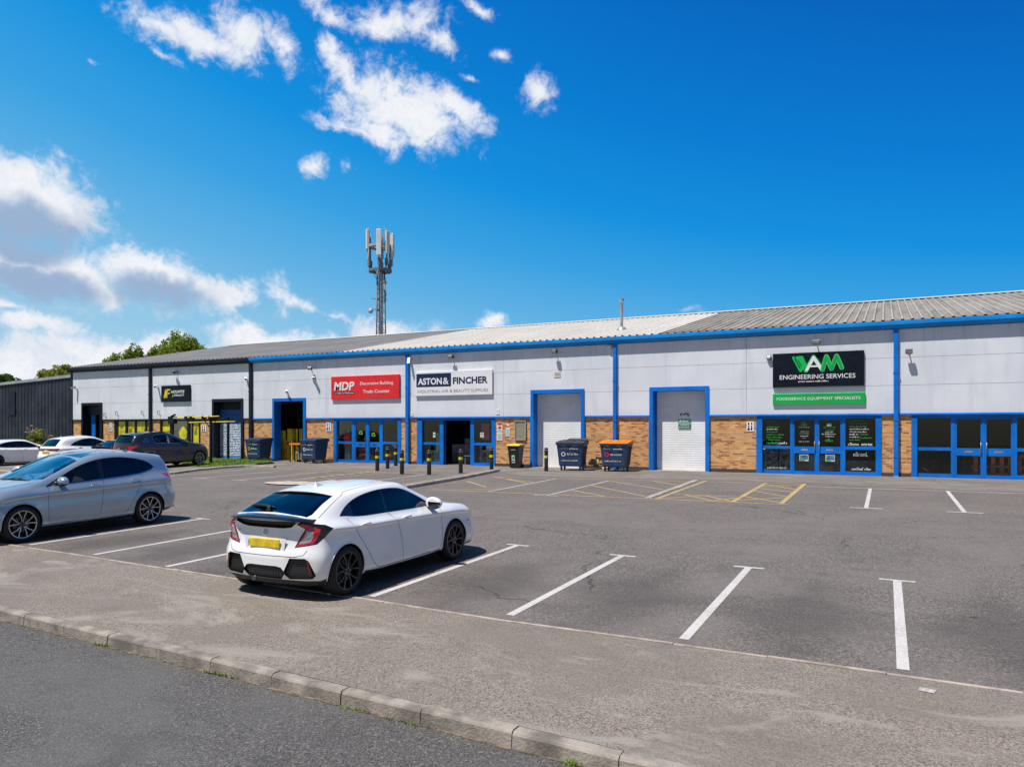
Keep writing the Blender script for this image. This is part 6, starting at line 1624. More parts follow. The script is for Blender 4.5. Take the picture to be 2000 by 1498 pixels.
# ---- white hatchback ------------------------------------------------------
TH = dict(
 zt=[(-2.27,1.0),(-2.22,1.055),(-2.1,1.085),(-2.0,1.10),(-1.75,1.19),(-1.15,1.375),(-.6,1.425),(-.1,1.434),(.3,1.418),(.5,1.388),(.9,1.20),(1.28,1.01),(1.4,.975),(1.8,.91),(2.05,.83),(2.2,.72),(2.27,.60)],
 zr=[(-2.27,.975),(-2.1,1.035),(-2.0,1.06),(-1.15,1.30),(-.6,1.36),(-.1,1.372),(.3,1.35),(.5,1.315),(.9,1.15),(1.28,.985),(1.5,.94),(1.8,.885),(2.05,.80),(2.2,.69),(2.27,.575)],
 wr=[(-2.27,.50),(-2.1,.60),(-1.8,.615),(-1.15,.60),(-.5,.605),(.5,.61),(.9,.655),(1.28,.715),(1.5,.69),(2.0,.58),(2.27,.45)],
 zl=[(-2.27,.935),(-2.1,.985),(-1.9,1.01),(-1.5,1.01),(-1.0,.97),(0,.945),(1.0,.925),(1.3,.915),(1.6,.885),(1.9,.82),(2.15,.70),(2.27,.55)],
 wl=[(-2.27,.60),(-2.1,.715),(-1.8,.77),(-1.4,.79),(-1,.785),(0,.785),(1,.785),(1.35,.80),(1.8,.76),(2.1,.64),(2.27,.49)],
 zs=[(-2.27,.86),(-2.1,.90),(-1.8,.905),(-1.3,.885),(0,.845),(1.35,.80),(1.8,.75),(2.1,.66),(2.27,.52)],
 ws=[(-2.27,.655),(-2.15,.77),(-2,.835),(-1.75,.875),(-1.3,.89),(-.8,.872),(0,.868),(.8,.872),(1.35,.892),(1.75,.87),(2.05,.76),(2.2,.64),(2.27,.53)],
 zm=[(-2.27,.52),(2.27,.40)],
 wm=[(-2.27,.70),(-2.2,.79),(-2.05,.86),(-1.75,.892),(-1.3,.90),(-.8,.868),(0,.858),(.8,.868),(1.35,.90),(1.8,.885),(2.05,.80),(2.2,.68),(2.27,.57)],
 zb=[(-2.27,.215),(-2.1,.19),(-1.3,.175),(1.3,.165),(2.1,.18),(2.27,.22)],
 wb=[(-2.27,.66),(-2.15,.77),(-1.9,.83),(-1.3,.845),(-.8,.835),(.8,.835),(1.35,.845),(1.9,.83),(2.15,.68),(2.27,.55)],
 fr=[(.2,.09),(.3,.02),(.36,0),(.58,.0),(.66,.035),(.8,.055),(.92,.06),(1.0,.01),(1.3,0)], ff=[(.15,.08),(.25,.02),(.5,0),(.65,.04),(.8,.1),(1.0,.12)], kr=.13, kf=.24)
GM = ([-2.27,-2.0,-1.15,-.6,0,.3,.5,.9,1.28,1.4,1.8,2.05,2.2,2.27], [-1.99,-1.80,-1.12,-.55,0,.2,.30,.68,1.06,1.22,1.78,2.2,2.42,2.50])
BM = ([-2.27,-2.1,-1.8,-1.3,1.35,1.8,2.27], [-1.99,-1.86,-1.66,-1.3,1.35,1.90,2.50])
def remap(T, keys, mp): 
    for k in keys: T[k] = [(float(np.interp(x, *mp)), z) for x, z in T[k]]
remap(TH, ('zt', 'zr', 'wr'), GM); remap(TH, ('zl', 'wl', 'zs', 'ws', 'zm', 'wm', 'zb', 'wb'), BM)
for k in ('zt', 'zr'): TH[k] = [(x, (1+(z-1)*.93 if z > 1 else z)+(.025 if x < -1.5 else 0)) for x, z in TH[k]]
TH['rl'] = .5
def build_hatch():
    root = thing('parked_car', 'white hatchback with black alloy wheels parked alone, rear towards us', 'car', (0, 0, 0))
    c = Car(TH); wx, R0, rr = 1.365, .327, .246
    # openings for the wheels
    for x in (-wx, wx):
        P = [(x+.362*math.cos(a), .327+.362*math.sin(a)) for a in np.linspace(-.3, math.pi+.3, 26)]+[(x-.36, .0), (x+.36, .0)]
        P = [p if p[1] > 0 else (p[0], .0) for p in P]
        for fs in c.both(P, (1, 0), lambda q, n: abs(q.y) > .5, None): bmesh.ops.delete(c.bm, geom=[f for f in fs if f.is_valid], context='FACES')
    fd = [(.985,.93),(1.0,.6),(.97,.30),(.90,.245),(-.05,.245),(-.10,.6),(-.17,.80),(-.34,.975)]; rd_ = [(-.34,.978),(-.17,.80),(-.10,.6),(-.05,.245),(-.64,.245),(-.75,.31),(-.94,.55),(-1.19,.87),(-1.27,1.0)]
    list(c.both(fd, (1, 0), side, ('door', 'body', 1))); list(c.both(rd_, (1, 0), side, ('door', 'body', 2)))
    skirt = [(-.97,.155),(-.97,.255),(-.6,.225),(.6,.215),(.98,.235),(.98,.155)]
    list(c.both(skirt, (1, 0), lambda q, n: abs(q.y) > .6, ('side_skirt', 'plastic')))
    # side glass
    top = spline2([(-1.38,1.045),(-1.2,1.14),(-1.0,1.215),(-.75,1.27),(-.4,1.303),(-.05,1.30),(.2,1.262),(.5,1.15),(.86,.965)], 4)
    bot = spline2([(.86,.955),(.3,.958),(-.4,.975),(-.85,.985),(-1.1,1.005),(-1.25,1.028),(-1.36,1.035)], 2)
    dlo = top+bot
    list(c.both(dlo, (1, 0), side, ('window_trim', 'trimblk')))
    inner = offset_poly(dlo, -.014)
    def clip(poly, xa, xb): return [(min(max(x, xa), xb), z) for x, z in poly]
    list(c.both(clip(inner, -.32, 1.05), (1, 0), side, ('window', 'carglass', 1))); list(c.both(clip(inner, -1.08, -.37), (1, 0), side, ('window', 'carglass', 2))); list(c.both(clip(inner, -1.34, -1.11), (1, 0), side, ('window', 'trimblk', 3)))
    # windscreen and rear screen
    up = lambda q, n: n.z > .2
    ws = [(1.09,0),(1.07,.3),(1.0,.55),(.93,.66),(.68,.625),(.34,.575),(.3,.3),(.29,0)]; ws = ws+[(x, -y) for x, y in ws[-2:0:-1]]
    c.cut(ws, 'top', up, ('windscreen', 'carglass', 0))
    rs = [(-1.83,0),(-1.84,.40),(-1.82,.59),(-1.74,.615),(-1.5,.57),(-1.18,.525),(-1.15,.3),(-1.145,0)]; rs = rs+[(x, -y) for x, y in rs[-2:0:-1]]
    c.cut(rs, 'top', up, ('rear_screen', 'carglass', 0))
    # rear end, drawn in the diagonal view from behind the right corner
    E1, E2 = .629, -.777; dg = lambda q, n: q.x < -1.5
    X0 = -1.99*E1
    U = lambda u, z: (u+X0, z)
    e = (E1, -E2)                            # left side axis; both() flips it for the right
    lamp = [U(.415,.685),(*U(.70,.735),)[0:2],U(.80,.82),U(.905,.925),U(.80,.975),U(.62,1.0),U(.50,1.02),U(.45,.985),U(.555,.925),U(.50,.84)]
    list(c.both(lamp, e, dg, ('tail_lamp', 'trimblk')))
    list(c.both([U(.435,.70),U(.655,.745),U(.73,.85),U(.745,.925),U(.62,.965),U(.52,.995),U(.475,.98),U(.57,.925),U(.515,.82)], e, dg, ('lamp_lens', 'lens_red')))
    list(c.both([U(.475,.735),U(.62,.765),U(.655,.84),U(.655,.895),U(.575,.905),U(.535,.82)], e, dg, ('reversing_lens', 'lens_clear')))
    list(c.both([U(.515,.77),U(.61,.785),U(.63,.845),U(.63,.87),U(.60,.875),U(.575,.815),U(.53,.80)], e, dg, ('lamp_guide', 'chrome')))
    vent = [U(.35,.555),U(.545,.56),U(.595,.53),U(.685,.345),U(.64,.30),U(.35,.285),U(.265,.365)]
    list(c.both(vent, e, dg, ('bumper_vent', 'plastic')))
    list(c.both([U(.565,.525),U(.585,.52),U(.635,.36),U(.61,.345)], e, dg, ('reflector', 'lens_dred')))
    rear = lambda q, n: q.x < -1.75
    c.cut([(-.30,.43),(-.22,.445),(.22,.445),(.30,.43),(.36,.36),(.28,.275),(-.28,.275),(-.36,.36)], (0, 1), rear, ('lower_grille', 'plastic', 0))
    c.cut([(-.50,1.02),(.50,1.02),(.52,.995),(.42,.94),(.3,.925),(-.3,.925),(-.42,.94),(-.52,.995)], (0, 1), rear, ('tailgate_inset', 'plastic', 0))
    list(c.both([(-1.66,.10),(-1.66,.33),(-1.80,.272),(-2.4,.278),(-2.4,.10)], (1, 0), lambda q, n: q.x < -1.6, ('diffuser', 'plastic')))
    list(c.both([(2.6,.14),(2.6,.235),(1.95,.22),(1.78,.14)], (1, 0), lambda q, n: q.x > 1.7, ('front_lip', 'plastic')))
    list(c.both([(1.78,.775),(1.95,.80),(2.3,.77),(2.6,.70),(2.6,.60),(2.18,.66)], (1, 0), lambda q, n: q.x > 1.5, ('headlamp', 'lens_clear')))
    list(c.both([(1.79,.615),(1.85,.62),(1.85,.59),(1.80,.585)], (1, 0), side, ('side_marker', 'marker')))
    # shut lines
    bm = bmesh.new()
    for sg in (1, -1):
        c.side_line(bm, [(.985,.93),(1.0,.6),(.97,.30),(.90,.245),(-.05,.245),(-.64,.245),(-.75,.31),(-.94,.55),(-1.19,.87),(-1.27,1.0)], sg); c.side_line(bm, [(-.33,.965),(-.17,.80),(-.10,.6),(-.05,.245)], sg)
        c.top_line(bm, [(1.10,sg*.60),(1.9,sg*.62),(2.25,sg*.5)]); c.top_line(bm, [(-1.03,sg*.53),(0,sg*.545),(.3,sg*.545)], w=.009)
        c.top_line(bm, [(-1.03,sg*.53),(-1.12,sg*.585),(-1.45,sg*.65),(-1.72,sg*.70)])
    c.dir_line(bm, [(-.62,.60),(-.5,.575),(.5,.575),(.62,.60)], (0, 1), (1, 0)); c.dir_line(bm, [(.66,.66),(.62,.60)], (0, 1), (1, 0)); c.dir_line(bm, [(-.66,.66),(-.62,.60)], (0, 1), (1, 0))
    obj('shut_line', bm, M['plastic'], root); cabin(root)
    mats = dict(body=M['car_white'], trimblk=M['trimblk'], carglass=M['carglass'], plastic=M['plastic'], lens_red=M['lens_red'], lens_clear=M['lens_clear'], lens_dred=M['lens_dred'], chrome=M['chrome'], marker=plain('amber marker', (.5, .25, .02), .3))
    for sg in (1, -1):
        for x in (-wx, wx):
            arch(root, x, sg, .362, .327, .6, .86, M['plastic'] if False else M['car_white'], c, .010); wheel_parts(root, x, sg*.885, sg, R0, rr, (5, .42), M['rim_dark'])
        for x, z in ((-.98, .885), (.02, .865)): handle_part(root, c, x, z, sg, M['car_white'])
        h = c.hit(.78, .95, sg); mirror_part(root, .72, h[0].y-sg*.03, 1.0, sg, M['car_white'], 1.15)
    # tail lip spoiler, roof spoiler, wiper, fin, plate, emblem
    bm = bmesh.new(); P = []
    for k in range(25):
        y = -.70+1.4*k/24; r = c.hit_dir((-4, y, 1.0), (1, 0, 0)); x = r[0].x if r[0] is not None else -2.2
        r2 = c.hit_dir((-3.2, y, 1.02), (1, 0, 0)); P.append((x, y))
    sec = [(-.05, .0), (-.052, .016), (-.01, .03), (.09, .04), (.12, .02), (.05, -.005)]; rows = []
    for x, y in P:
        zc = 1.06-.055*(abs(y)/.7)**2.5; rows.append([bm.verts.new((x+a, y, zc+b)) for a, b in sec])
    for a, b_ in zip(rows, rows[1:]):
        for k in range(6): bm.faces.new((a[k], a[(k+1) % 6], b_[(k+1) % 6], b_[k]))
    bm.faces.new(rows[0]); bm.faces.new(rows[-1][::-1]); bmesh.ops.recalc_face_normals(bm, faces=bm.faces[:]); obj('tail_spoiler', bm, M['trimblk'], root, smooth_s=True, angle=50)
    bm = bmesh.new(); rows = []
    for k in range(21):
        y = -.56+1.12*k/20; z = 1.366-.10*(abs(y)/.56)**2.4*.55; x0 = -1.30+.06*(abs(y)/.56)**2
        rows.append([bm.verts.new(p) for p in ((x0+.30, y, z+.012), (x0, y, z-.03), (x0+.005, y, z-.052), (x0+.08, y, z-.078), (x0+.3, y, z-.05))])
    for a, b_ in zip(rows, rows[1:]):
        for k in range(5): f = bm.faces.new((a[k], a[(k+1) % 5], b_[(k+1) % 5], b_[k])); f.material_index = 1 if k in (1, 2) else 0
    bm.faces.new(rows[0]); bm.faces.new(rows[-1][::-1]); bmesh.ops.recalc_face_normals(bm, faces=bm.faces[:]); obj('roof_spoiler', bm, [M['car_white'], M['trimblk']], root, smooth_s=True, angle=40)
    bm = bmesh.new(); box(bm, -1.302, -1.296, -.12, .12, 1.322, 1.335); obj('brake_lamp', bm, M['lens_dred'], root)
    dn_ = lambda x, y, h: (c.bvh.ray_cast(Vector((x, y, 3)), Vector((0, 0, -1)))[0]+Vector((0, 0, h)))
    bm = bmesh.new(); tube(bm, [dn_(-1.83, .05, .03), dn_(-1.74, .10, .035), dn_(-1.70, .30, .03), dn_(-1.67, .44, .022)], [.03, .02, .014, .01], 8); tube(bm, [dn_(-1.725, .02, .014), dn_(-1.69, .25, .014), dn_(-1.66, .50, .014)], .010, 6); obj('wiper', bm, M['plastic'], root)
    bm = bmesh.new(); V = [bm.verts.new(p) for p in ((-.98, .04, 1.355), (-.98, -.04, 1.355), (-.80, .012, 1.375), (-.80, -.012, 1.375), (-.97, .006, 1.44), (-.97, -.006, 1.44), (-.99, 0, 1.37))]
    for f in ((0, 2, 4), (1, 5, 3), (2, 3, 5, 4), (0, 4, 5, 1)): bm.faces.new([V[i] for i in f])
    bmesh.ops.recalc_face_normals(bm, faces=bm.faces[:]); obj('aerial_fin', bm, M['car_white'], root)
    x = c.hit_dir((-4, 0, .74), (1, 0, 0))[0].x
    bm = bmesh.new(); V = [(-.36, .80), (.36, .80), (.33, .645), (-.33, .645)]
    obj('plate_recess', _frame(bm, x-.004, V, [(-.29, .795), (.29, .795), (.29, .66), (-.29, .66)]), M['car_white'], root)
    bm = bmesh.new(); box(bm, x-.022, x-.006, -.26, .26, .672, .783); bmesh.ops.bevel(bm, geom=bm.edges[:], offset=.004, affect='EDGES'); pl = obj('number_plate', bm, M['plate_y'], root)
    x = c.hit_dir((-4, 0, .86), (1, 0, 0))[0].x
    bm = bmesh.new(); n = 24
    for k in range(n):
        a0, a1 = 2*math.pi*k/n, 2*math.pi*(k+1)/n
        quad(bm, [(x-.008, .052*math.cos(a0), .862+.046*math.sin(a0)), (x-.008, .052*math.cos(a1), .862+.046*math.sin(a1)), (x-.012, .042*math.cos(a1), .862+.037*math.sin(a1)), (x-.012, .042*math.cos(a0), .862+.037*math.sin(a0))])
    for (y0, y1) in ((-.026, -.016), (.016, .026)): box(bm, x-.014, x-.006, y0, y1, .835, .89)
    box(bm, x-.014, x-.006, -.016, .016, .857, .868); obj('emblem', bm, M['chrome'], root)
    bm = bmesh.new()
    for (y, z, w) in ((.50, .865, .06), (.50, .735, .045)): 
        r = c.hit_dir((-4, y, z), (1, 0, 0))[0].x
        for k in range(3): box(bm, r-.006, r+.004, y-w/2+k*w/3, y-w/2+k*w/3+w/4.2, z-.011, z+.011)
    obj('badge', bm, M['chrome'], root)
    # mesh texture of the vents: little raised bars
    bm = bmesh.new(); d = Vector((.777, .0, 0))
    for sg in (1, -1):
        dv = Vector((.777, -.629*sg, 0)); ev = Vector((.629, .777*sg, 0))
        for i, z in enumerate(np.arange(.315, .55, .026)):
            L = .305+max(0, (.365-z))*.9 if z < .365 else .305+(z-.365)*.45; Rr_ = .655-(z-.33)*.45
            u = L
            while u < Rr_-.03:
                o = ev*(u+X0)+Vector((0, 0, z)); r = c.bvh.ray_cast(o-dv*3, dv)
                if r[0] is not None and r[0].z > .29:
                    p = r[0]+Vector((.031, 0, 0)); a = ev*.017; h = Vector((0, 0, .004)); n_ = r[1]*.004
                    q = bm.faces.new([bm.verts.new(p-a-h+n_), bm.verts.new(p+a-h+n_), bm.verts.new(p+a+h+n_), bm.verts.new(p-a+h+n_)])
                u += .044
    for z in np.arange(.31, .44, .024):
        for y in np.arange(-.27, .28, .045):
            r = c.hit_dir((-4, y+(.02 if int(z*1000) % 2 else 0), z), (1, 0, 0))
            if r[0] is not None: p = r[0]+Vector((.026, 0, 0)); quad(bm, [(p.x-.004, p.y-.016, z-.004), (p.x-.004, p.y+.016, z-.004), (p.x-.004, p.y+.016, z+.004), (p.x-.004, p.y-.016, z+.004)])
    obj('vent_mesh', bm, plain('vent mesh bars', (.06, .06, .065), .35, .1, 5), root)
    bm = bmesh.new(); tube(bm, [(-1.95, .2, .25), (-1.8, .2, .24)], .035, 10); obj('exhaust', bm, M['dkmetal'], root)
    c.finish(root, mats); return root
def _frame(bm, x, outer, inner):
    n = len(outer)
    for i in range(n):
        j = (i+1) % n; quad(bm, [(x, outer[i][0], outer[i][1]), (x, outer[j][0], outer[j][1]), (x+.0, inner[j][0], inner[j][1]), (x, inner[i][0], inner[i][1])])
    return bm

# ---- family SUV -----------------------------------------------------------
TS = dict(
 zt=[(-2.33,1.02),(-2.29,1.10),(-2.22,1.20),(-2.1,1.36),(-2.0,1.49),(-1.93,1.545),(-1.5,1.605),(-.8,1.655),(-.3,1.66),(.2,1.625),(.5,1.545),(.95,1.31),(1.28,1.145),(1.42,1.12),(1.9,1.05),(2.15,.96),(2.25,.85),(2.3,.72)],
 zr=[(-2.33,1.0),(-2.29,1.07),(-2.22,1.17),(-2.1,1.32),(-2.0,1.44),(-1.93,1.485),(-1.5,1.545),(-.8,1.59),(-.3,1.592),(.2,1.55),(.5,1.47),(.95,1.26),(1.28,1.12),(1.42,1.09),(1.9,1.015),(2.15,.92),(2.25,.81),(2.3,.69)],
 wr=[(-2.33,.56),(-2.2,.60),(-2.0,.60),(-1.6,.625),(-.5,.64),(.4,.64),(.95,.68),(1.28,.745),(1.5,.72),(2.0,.62),(2.2,.54),(2.3,.46)],
 zl=[(-2.33,.97),(-2.2,1.07),(-2.0,1.14),(-1.6,1.15),(-1.0,1.09),(0,1.05),(1.0,1.02),(1.3,1.025),(1.7,.99),(2.0,.915),(2.2,.79),(2.3,.65)],
 wl=[(-2.33,.62),(-2.2,.70),(-2.0,.75),(-1.6,.80),(-1,.83),(0,.835),(1,.83),(1.35,.84),(1.8,.80),(2.1,.68),(2.3,.50)],
 zs=[(-2.33,.90),(-2.0,.96),(-1.4,.95),(0,.91),(1.35,.87),(1.8,.82),(2.1,.74),(2.3,.58)],
 ws=[(-2.33,.68),(-2.2,.80),(-2.0,.87),(-1.7,.915),(-1.3,.925),(-.8,.905),(0,.90),(.8,.905),(1.35,.925),(1.75,.90),(2.05,.80),(2.2,.69),(2.3,.55)],
 zm=[(-2.33,.60),(2.3,.50)],
 wm=[(-2.33,.74),(-2.25,.83),(-2.05,.90),(-1.75,.93),(-1.3,.94),(-.8,.90),(0,.89),(.8,.90),(1.38,.94),(1.8,.925),(2.05,.85),(2.2,.74),(2.3,.60)],
 zb=[(-2.33,.36),(-2.1,.27),(-1.3,.21),(1.3,.20),(2.1,.22),(2.3,.28)],
 wb=[(-2.33,.70),(-2.15,.82),(-1.9,.87),(-1.3,.885),(-.8,.86),(.8,.86),(1.35,.885),(1.9,.87),(2.15,.74),(2.3,.58)],
 fr=[(.25,.08),(.4,.0),(.62,.0),(.72,.05),(.9,.07),(1.0,.06),(1.6,0)], ff=[(.2,.10),(.35,.02),(.6,0),(.8,.05),(1.0,.12)], kr=.13, kf=.30)
def build_suv(label, paint, kind, glass='carglass', rim=None, cutrim=True, plate=True):
    """kind: 'near' silver SUV, 'white' rounded crossover, 'dark' SUV coupe"""
    root = thing('parked_car', label, 'car'); T = dict(TS); SM = ([-2.33,-2.22,-2.1,-2.0,-1.93,-1.5,-.8,-.3,.2,.5,.95,1.28,1.42,1.9,2.3], [-2.28,-2.20,-2.07,-1.96,-1.88,-1.5,-.85,-.55,-.2,.08,.62,1.0,1.2,1.85,2.33])
    if kind == 'white':
        sc = lambda t, f=1., g=.0: [(x, v*f+g) for x, v in t]
        for k in ('zt', 'zr', 'zl'): T[k] = sc(T[k], .965)
        T['zt'] = [(-2.33,.95),(-2.29,1.02),(-2.2,1.10),(-2.05,1.23),(-1.85,1.40),(-1.72,1.47),(-1.4,1.53),(-.8,1.585),(-.3,1.60),(.2,1.565),(.5,1.485),(.95,1.26),(1.28,1.09),(1.42,1.045),(1.9,.965),(2.15,.87),(2.25,.75),(2.3,.64)]
        T['zr'] = [(-2.33,.93),(-2.29,.99),(-2.2,1.07),(-2.05,1.19),(-1.85,1.345),(-1.72,1.405),(-1.4,1.47),(-.8,1.52),(-.3,1.53),(.2,1.495),(.5,1.415),(.95,1.215),(1.28,1.06),(1.42,1.02),(1.9,.93),(2.15,.83),(2.25,.71),(2.3,.61)]
    remap(T, ('zt', 'zr', 'wr'), SM); remap(T, ('zl', 'wl', 'zs', 'ws', 'zm', 'wm', 'zb', 'wb'), ([-2.33, -2, 2, 2.3], [-2.28, -1.98, 2.0, 2.33]))
    c = Car(T); wx, R0, rr, ra = 1.385, .348, .262, .388
    for x in (-wx, wx):
        P = [(x+ra*math.cos(a), .352+ra*math.sin(a)) for a in np.linspace(-.3, math.pi+.3, 26)]+[(x-.38, .0), (x+.38, .0)]
        P = [p if p[1] > 0 else (p[0], .0) for p in P]
        for fs in c.both(P, (1, 0), lambda q, n: abs(q.y) > .5, None): bmesh.ops.delete(c.bm, geom=[f for f in fs if f.is_valid], context='FACES')
    fd = [(.85,1.03),(.88,.7),(.87,.36),(.83,.30),(-.20,.30),(-.27,.6),(-.32,1.08)]; rd_ = [(-.32,1.09),(-.27,.6),(-.20,.30),(-.76,.30),(-.89,.42),(-1.03,.66),(-1.20,.95),(-1.25,1.14)]
    list(c.both(fd, (1, 0), side, ('door', 'body', 1))); list(c.both(rd_, (1, 0), side, ('door', 'body', 2)))
    sk = [(-.95,.18),(-.95,.30),(-.6,.275),(.6,.265),(.98,.28),(.98,.18)]
    if kind == 'near': sk = [(x, z-.03) for x, z in sk]
    list(c.both(sk, (1, 0), lambda q, n: abs(q.y) > .6, ('side_skirt', 'plastic')))
    if kind == 'white':
        top = spline2([(-1.52,1.12),(-1.32,1.25),(-1.05,1.365),(-.75,1.435),(-.4,1.455),(-.05,1.405),(.35,1.255),(.85,1.03)], 4); bot = spline2([(.85,1.02),(.2,1.04),(-.6,1.06),(-1.1,1.09),(-1.4,1.11)], 2)
    elif kind == 'dark':
        top = spline2([(-1.08,1.20),(-1.16,1.33),(-1.1,1.47),(-.8,1.525),(-.5,1.53),(-.2,1.48),(.2,1.34),(.75,1.07)], 4); bot = spline2([(.75,1.06),(.2,1.085),(-.5,1.115),(-1.02,1.14)], 2)
    else:
        top = spline2([(-1.62,1.27),(-1.48,1.385),(-1.25,1.465),(-.9,1.522),(-.6,1.53),(-.25,1.495),(.1,1.40),(.5,1.22),(.88,1.04)], 4); bot = spline2([(.88,1.03),(.3,1.06),(-.4,1.095),(-1.0,1.13),(-1.35,1.175),(-1.56,1.235)], 2)
    dlo = top+bot; list(c.both(dlo, (1, 0), side, ('window_trim', 'chrome' if kind == 'dark' else 'trimblk')))
    inner = offset_poly(dlo, -.016); clip = lambda poly, xa, xb: [(min(max(x, xa), xb), z) for x, z in poly]
    if kind != 'dark': list(c.both(offset_poly(dlo, -.004), (1, 0), side, ('window_trim', 'trimblk')))
    list(c.both(clip(inner, -.27, 1.06), (1, 0), side, ('window', glass+'2' if kind != 'x' else glass, 1))); list(c.both(clip(inner, -1.20, -.37), (1, 0), side, ('window', glass, 2)))
    if kind != 'dark': list(c.both(clip(inner, -1.66, -1.22), (1, 0), side, ('window', glass, 3)))
    else:
        list(c.both([(-1.34,1.2),(-1.66,1.21),(-1.48,1.40)], (1, 0), side, ('quarter_trim', 'chrome'))); list(c.both([(-1.38,1.225),(-1.61,1.232),(-1.48,1.36)], (1, 0), side, ('window', 'trimblk', 3)))
    if kind == 'near':                       # bright waist line under the glass
        pass
    up = lambda q, n: n.z > .2
    dz = .97 if kind == 'white' else 1
    ws = [(1.03,0),(1.01,.35),(.95,.6),(.87,.71),(.62,.665),(.10,.60),(.03,.3),(.02,0)]; ws = ws+[(x, -y) for x, y in ws[-2:0:-1]]
    c.cut(ws, 'top', up, ('windscreen', 'carglass3' if kind == 'near' else 'carglass2', 0))
    if kind == 'near':
        pr_ = [(-.03,.0),(-.03,.54),(-1.42,.53),(-1.45,0)]; pr_ = pr_+[(x, -y) for x, y in pr_[-2:0:-1]]; c.cut(pr_, 'top', up, ('glass_roof', 'roofglass', 0))
    bk = lambda q, n: q.x < -1.5 and n.x < -.1
    if kind == 'white': c.cut([(-.56,1.09),(.56,1.09),(.50,1.40),(.3,1.435),(-.3,1.435),(-.50,1.40)], (0, 1), bk, ('rear_screen', 'carglass', 0))
    else: c.cut([(-.58,1.17),(.58,1.17),(.53,1.44),(.3,1.475),(-.3,1.475),(-.53,1.44)], (0, 1), bk, ('rear_screen', 'carglass', 0))
    E1, E2 = .629, .777; X0 = -2.28*E1; U = lambda u, z: (u+X0, z); dg = lambda q, n: q.x < -1.6; e = (E1, E2)
    if kind == 'near': list(c.both([U(.50,.99),U(.60,1.075),U(.95,1.12),U(.92,1.05),U(.80,.95),U(.58,.91)], e, dg, ('tail_lamp', 'lens_red')))
    elif kind == 'white':
        list(c.both([U(-.0,.99),U(.55,.99),U(.80,1.0),U(.74,.92),U(.62,.865),U(.25,.865),U(.0,.93)], e, dg, ('tail_lamp', 'lens_dred')))
    else:
        list(c.both([U(.0,1.0),U(.50,1.0),U(.95,1.04),U(.70,.965),U(.52,.93),U(.0,.97)], e, dg, ('light_bar', 'lens_dred'))); list(c.both([U(.40,1.02),U(.84,1.03),U(.62,.94),U(.52,.80),U(.42,.79)], e, dg, ('tail_lamp', 'lens_red')))
    rear = lambda q, n: q.x < -1.95
    c.cut([(-.62,.50),(.62,.50),(.58,.36),(.4,.30),(-.4,.30),(-.58,.36)], (0, 1), rear, ('rear_valance', 'plastic', 0))
    front = lambda q, n: q.x > 1.7
    c.cut([(-.50,.78),(.50,.78),(.46,.52),(.3,.46),(-.3,.46),(-.46,.52)], (0, 1), front, ('grille', 'trimblk', 0)); c.cut([(-.6,.40),(.6,.40),(.52,.29),(-.52,.29)], (0, 1), front, ('lower_grille', 'plastic', 0))
    e2 = (-.70, .714); X1 = 2.33*.70             # seen from the front corner
    Uf = lambda u, z: (u-X1, z)
    list(c.both([Uf(.40,.745),Uf(.62,.80),Uf(.98,.865),Uf(.92,.79),Uf(.70,.70),Uf(.46,.67)], e2, front, ('headlamp', 'trimblk')))
    list(c.both([Uf(.44,.74),Uf(.62,.785),Uf(.90,.84),Uf(.84,.785),Uf(.68,.72),Uf(.50,.70)], e2, front, ('headlamp_lens', 'lens_clear')))
    bm = bmesh.new()
    for sg in (1, -1):
        c.side_line(bm, [(.85,1.03),(.88,.7),(.87,.36),(.83,.30),(-.20,.30),(-.76,.30),(-.89,.42),(-1.03,.66),(-1.20,.95),(-1.25,1.13)], sg); c.side_line(bm, [(-.32,1.08),(-.27,.6),(-.20,.30)], sg)
        c.top_line(bm, [(1.06,sg*.70),(1.9,sg*.66),(2.2,sg*.5)])
    obj('shut_line', bm, M['plastic'], root); cabin(root, .14, .07)
    mats = dict(body=paint, trimblk=M['trimblk'], carglass=M['carglass'], carglass2=M['carglass2'], carglass22=M['carglass2'], carglass3=M['screen2'], roofglass=M['screen'], plastic=M['plastic'], lens_red=M['lens_red'], lens_clear=M['lens_clear'], lens_dred=M['lens_dred'], chrome=M['chrome'])
    for sg in (1, -1):
        for x in (-wx, wx):
            arch(root, x, sg, ra, .352, .6, .88, paint, c, .012, .25); wheel_parts(root, x, sg*.92, sg, R0, rr, (5, .40), rim or M['rim_dark'], .235, cut=cutrim)
        for x, z in ((-1.05, 1.01), (-.10, .965)): handle_part(root, c, x, z, sg, M['chrome'] if kind == 'near' else paint)
        h = c.hit(.70, 1.04, sg); mirror_part(root, .60, h[0].y-sg*.04, 1.11, sg, paint, 1.15)
    if kind == 'near':
        bm = bmesh.new()
        for sg in (1, -1): c.side_line(bm, [(x, z-.008) for x, z in bot], sg, w=.016, off=.002)
        obj('waist_strip', bm, M['chrome'], root)
        bm = bmesh.new()
        for sg in (1, -1): tube(bm, [(.99, sg*.5, 1.14), (.97, sg*.1, 1.165), (.95, -sg*.15, 1.18)], .012, 6)
        obj('wiper', bm, M['plastic'], root)
    # roof spoiler
    bm = bmesh.new(); rows = []; zz = 1.545 if kind != 'white' else 1.46; xx = -1.85 if kind != 'white' else -1.58
    for k in range(17):
        y = -.58+1.16*k/16; z = zz-.05*(abs(y)/.58)**2.5; x0 = xx-.17+.08*(abs(y)/.58)**2
        rows.append([bm.verts.new(p) for p in ((x0+.42, y, z+.04), (x0, y, z-.008), (x0+.01, y, z-.03), (x0+.2, y, z-.06))])
    for a, b_ in zip(rows, rows[1:]):
        for k in range(4): f = bm.faces.new((a[k], a[(k+1) % 4], b_[(k+1) % 4], b_[k])); f.material_index = 1 if k in (1, 2) else 0
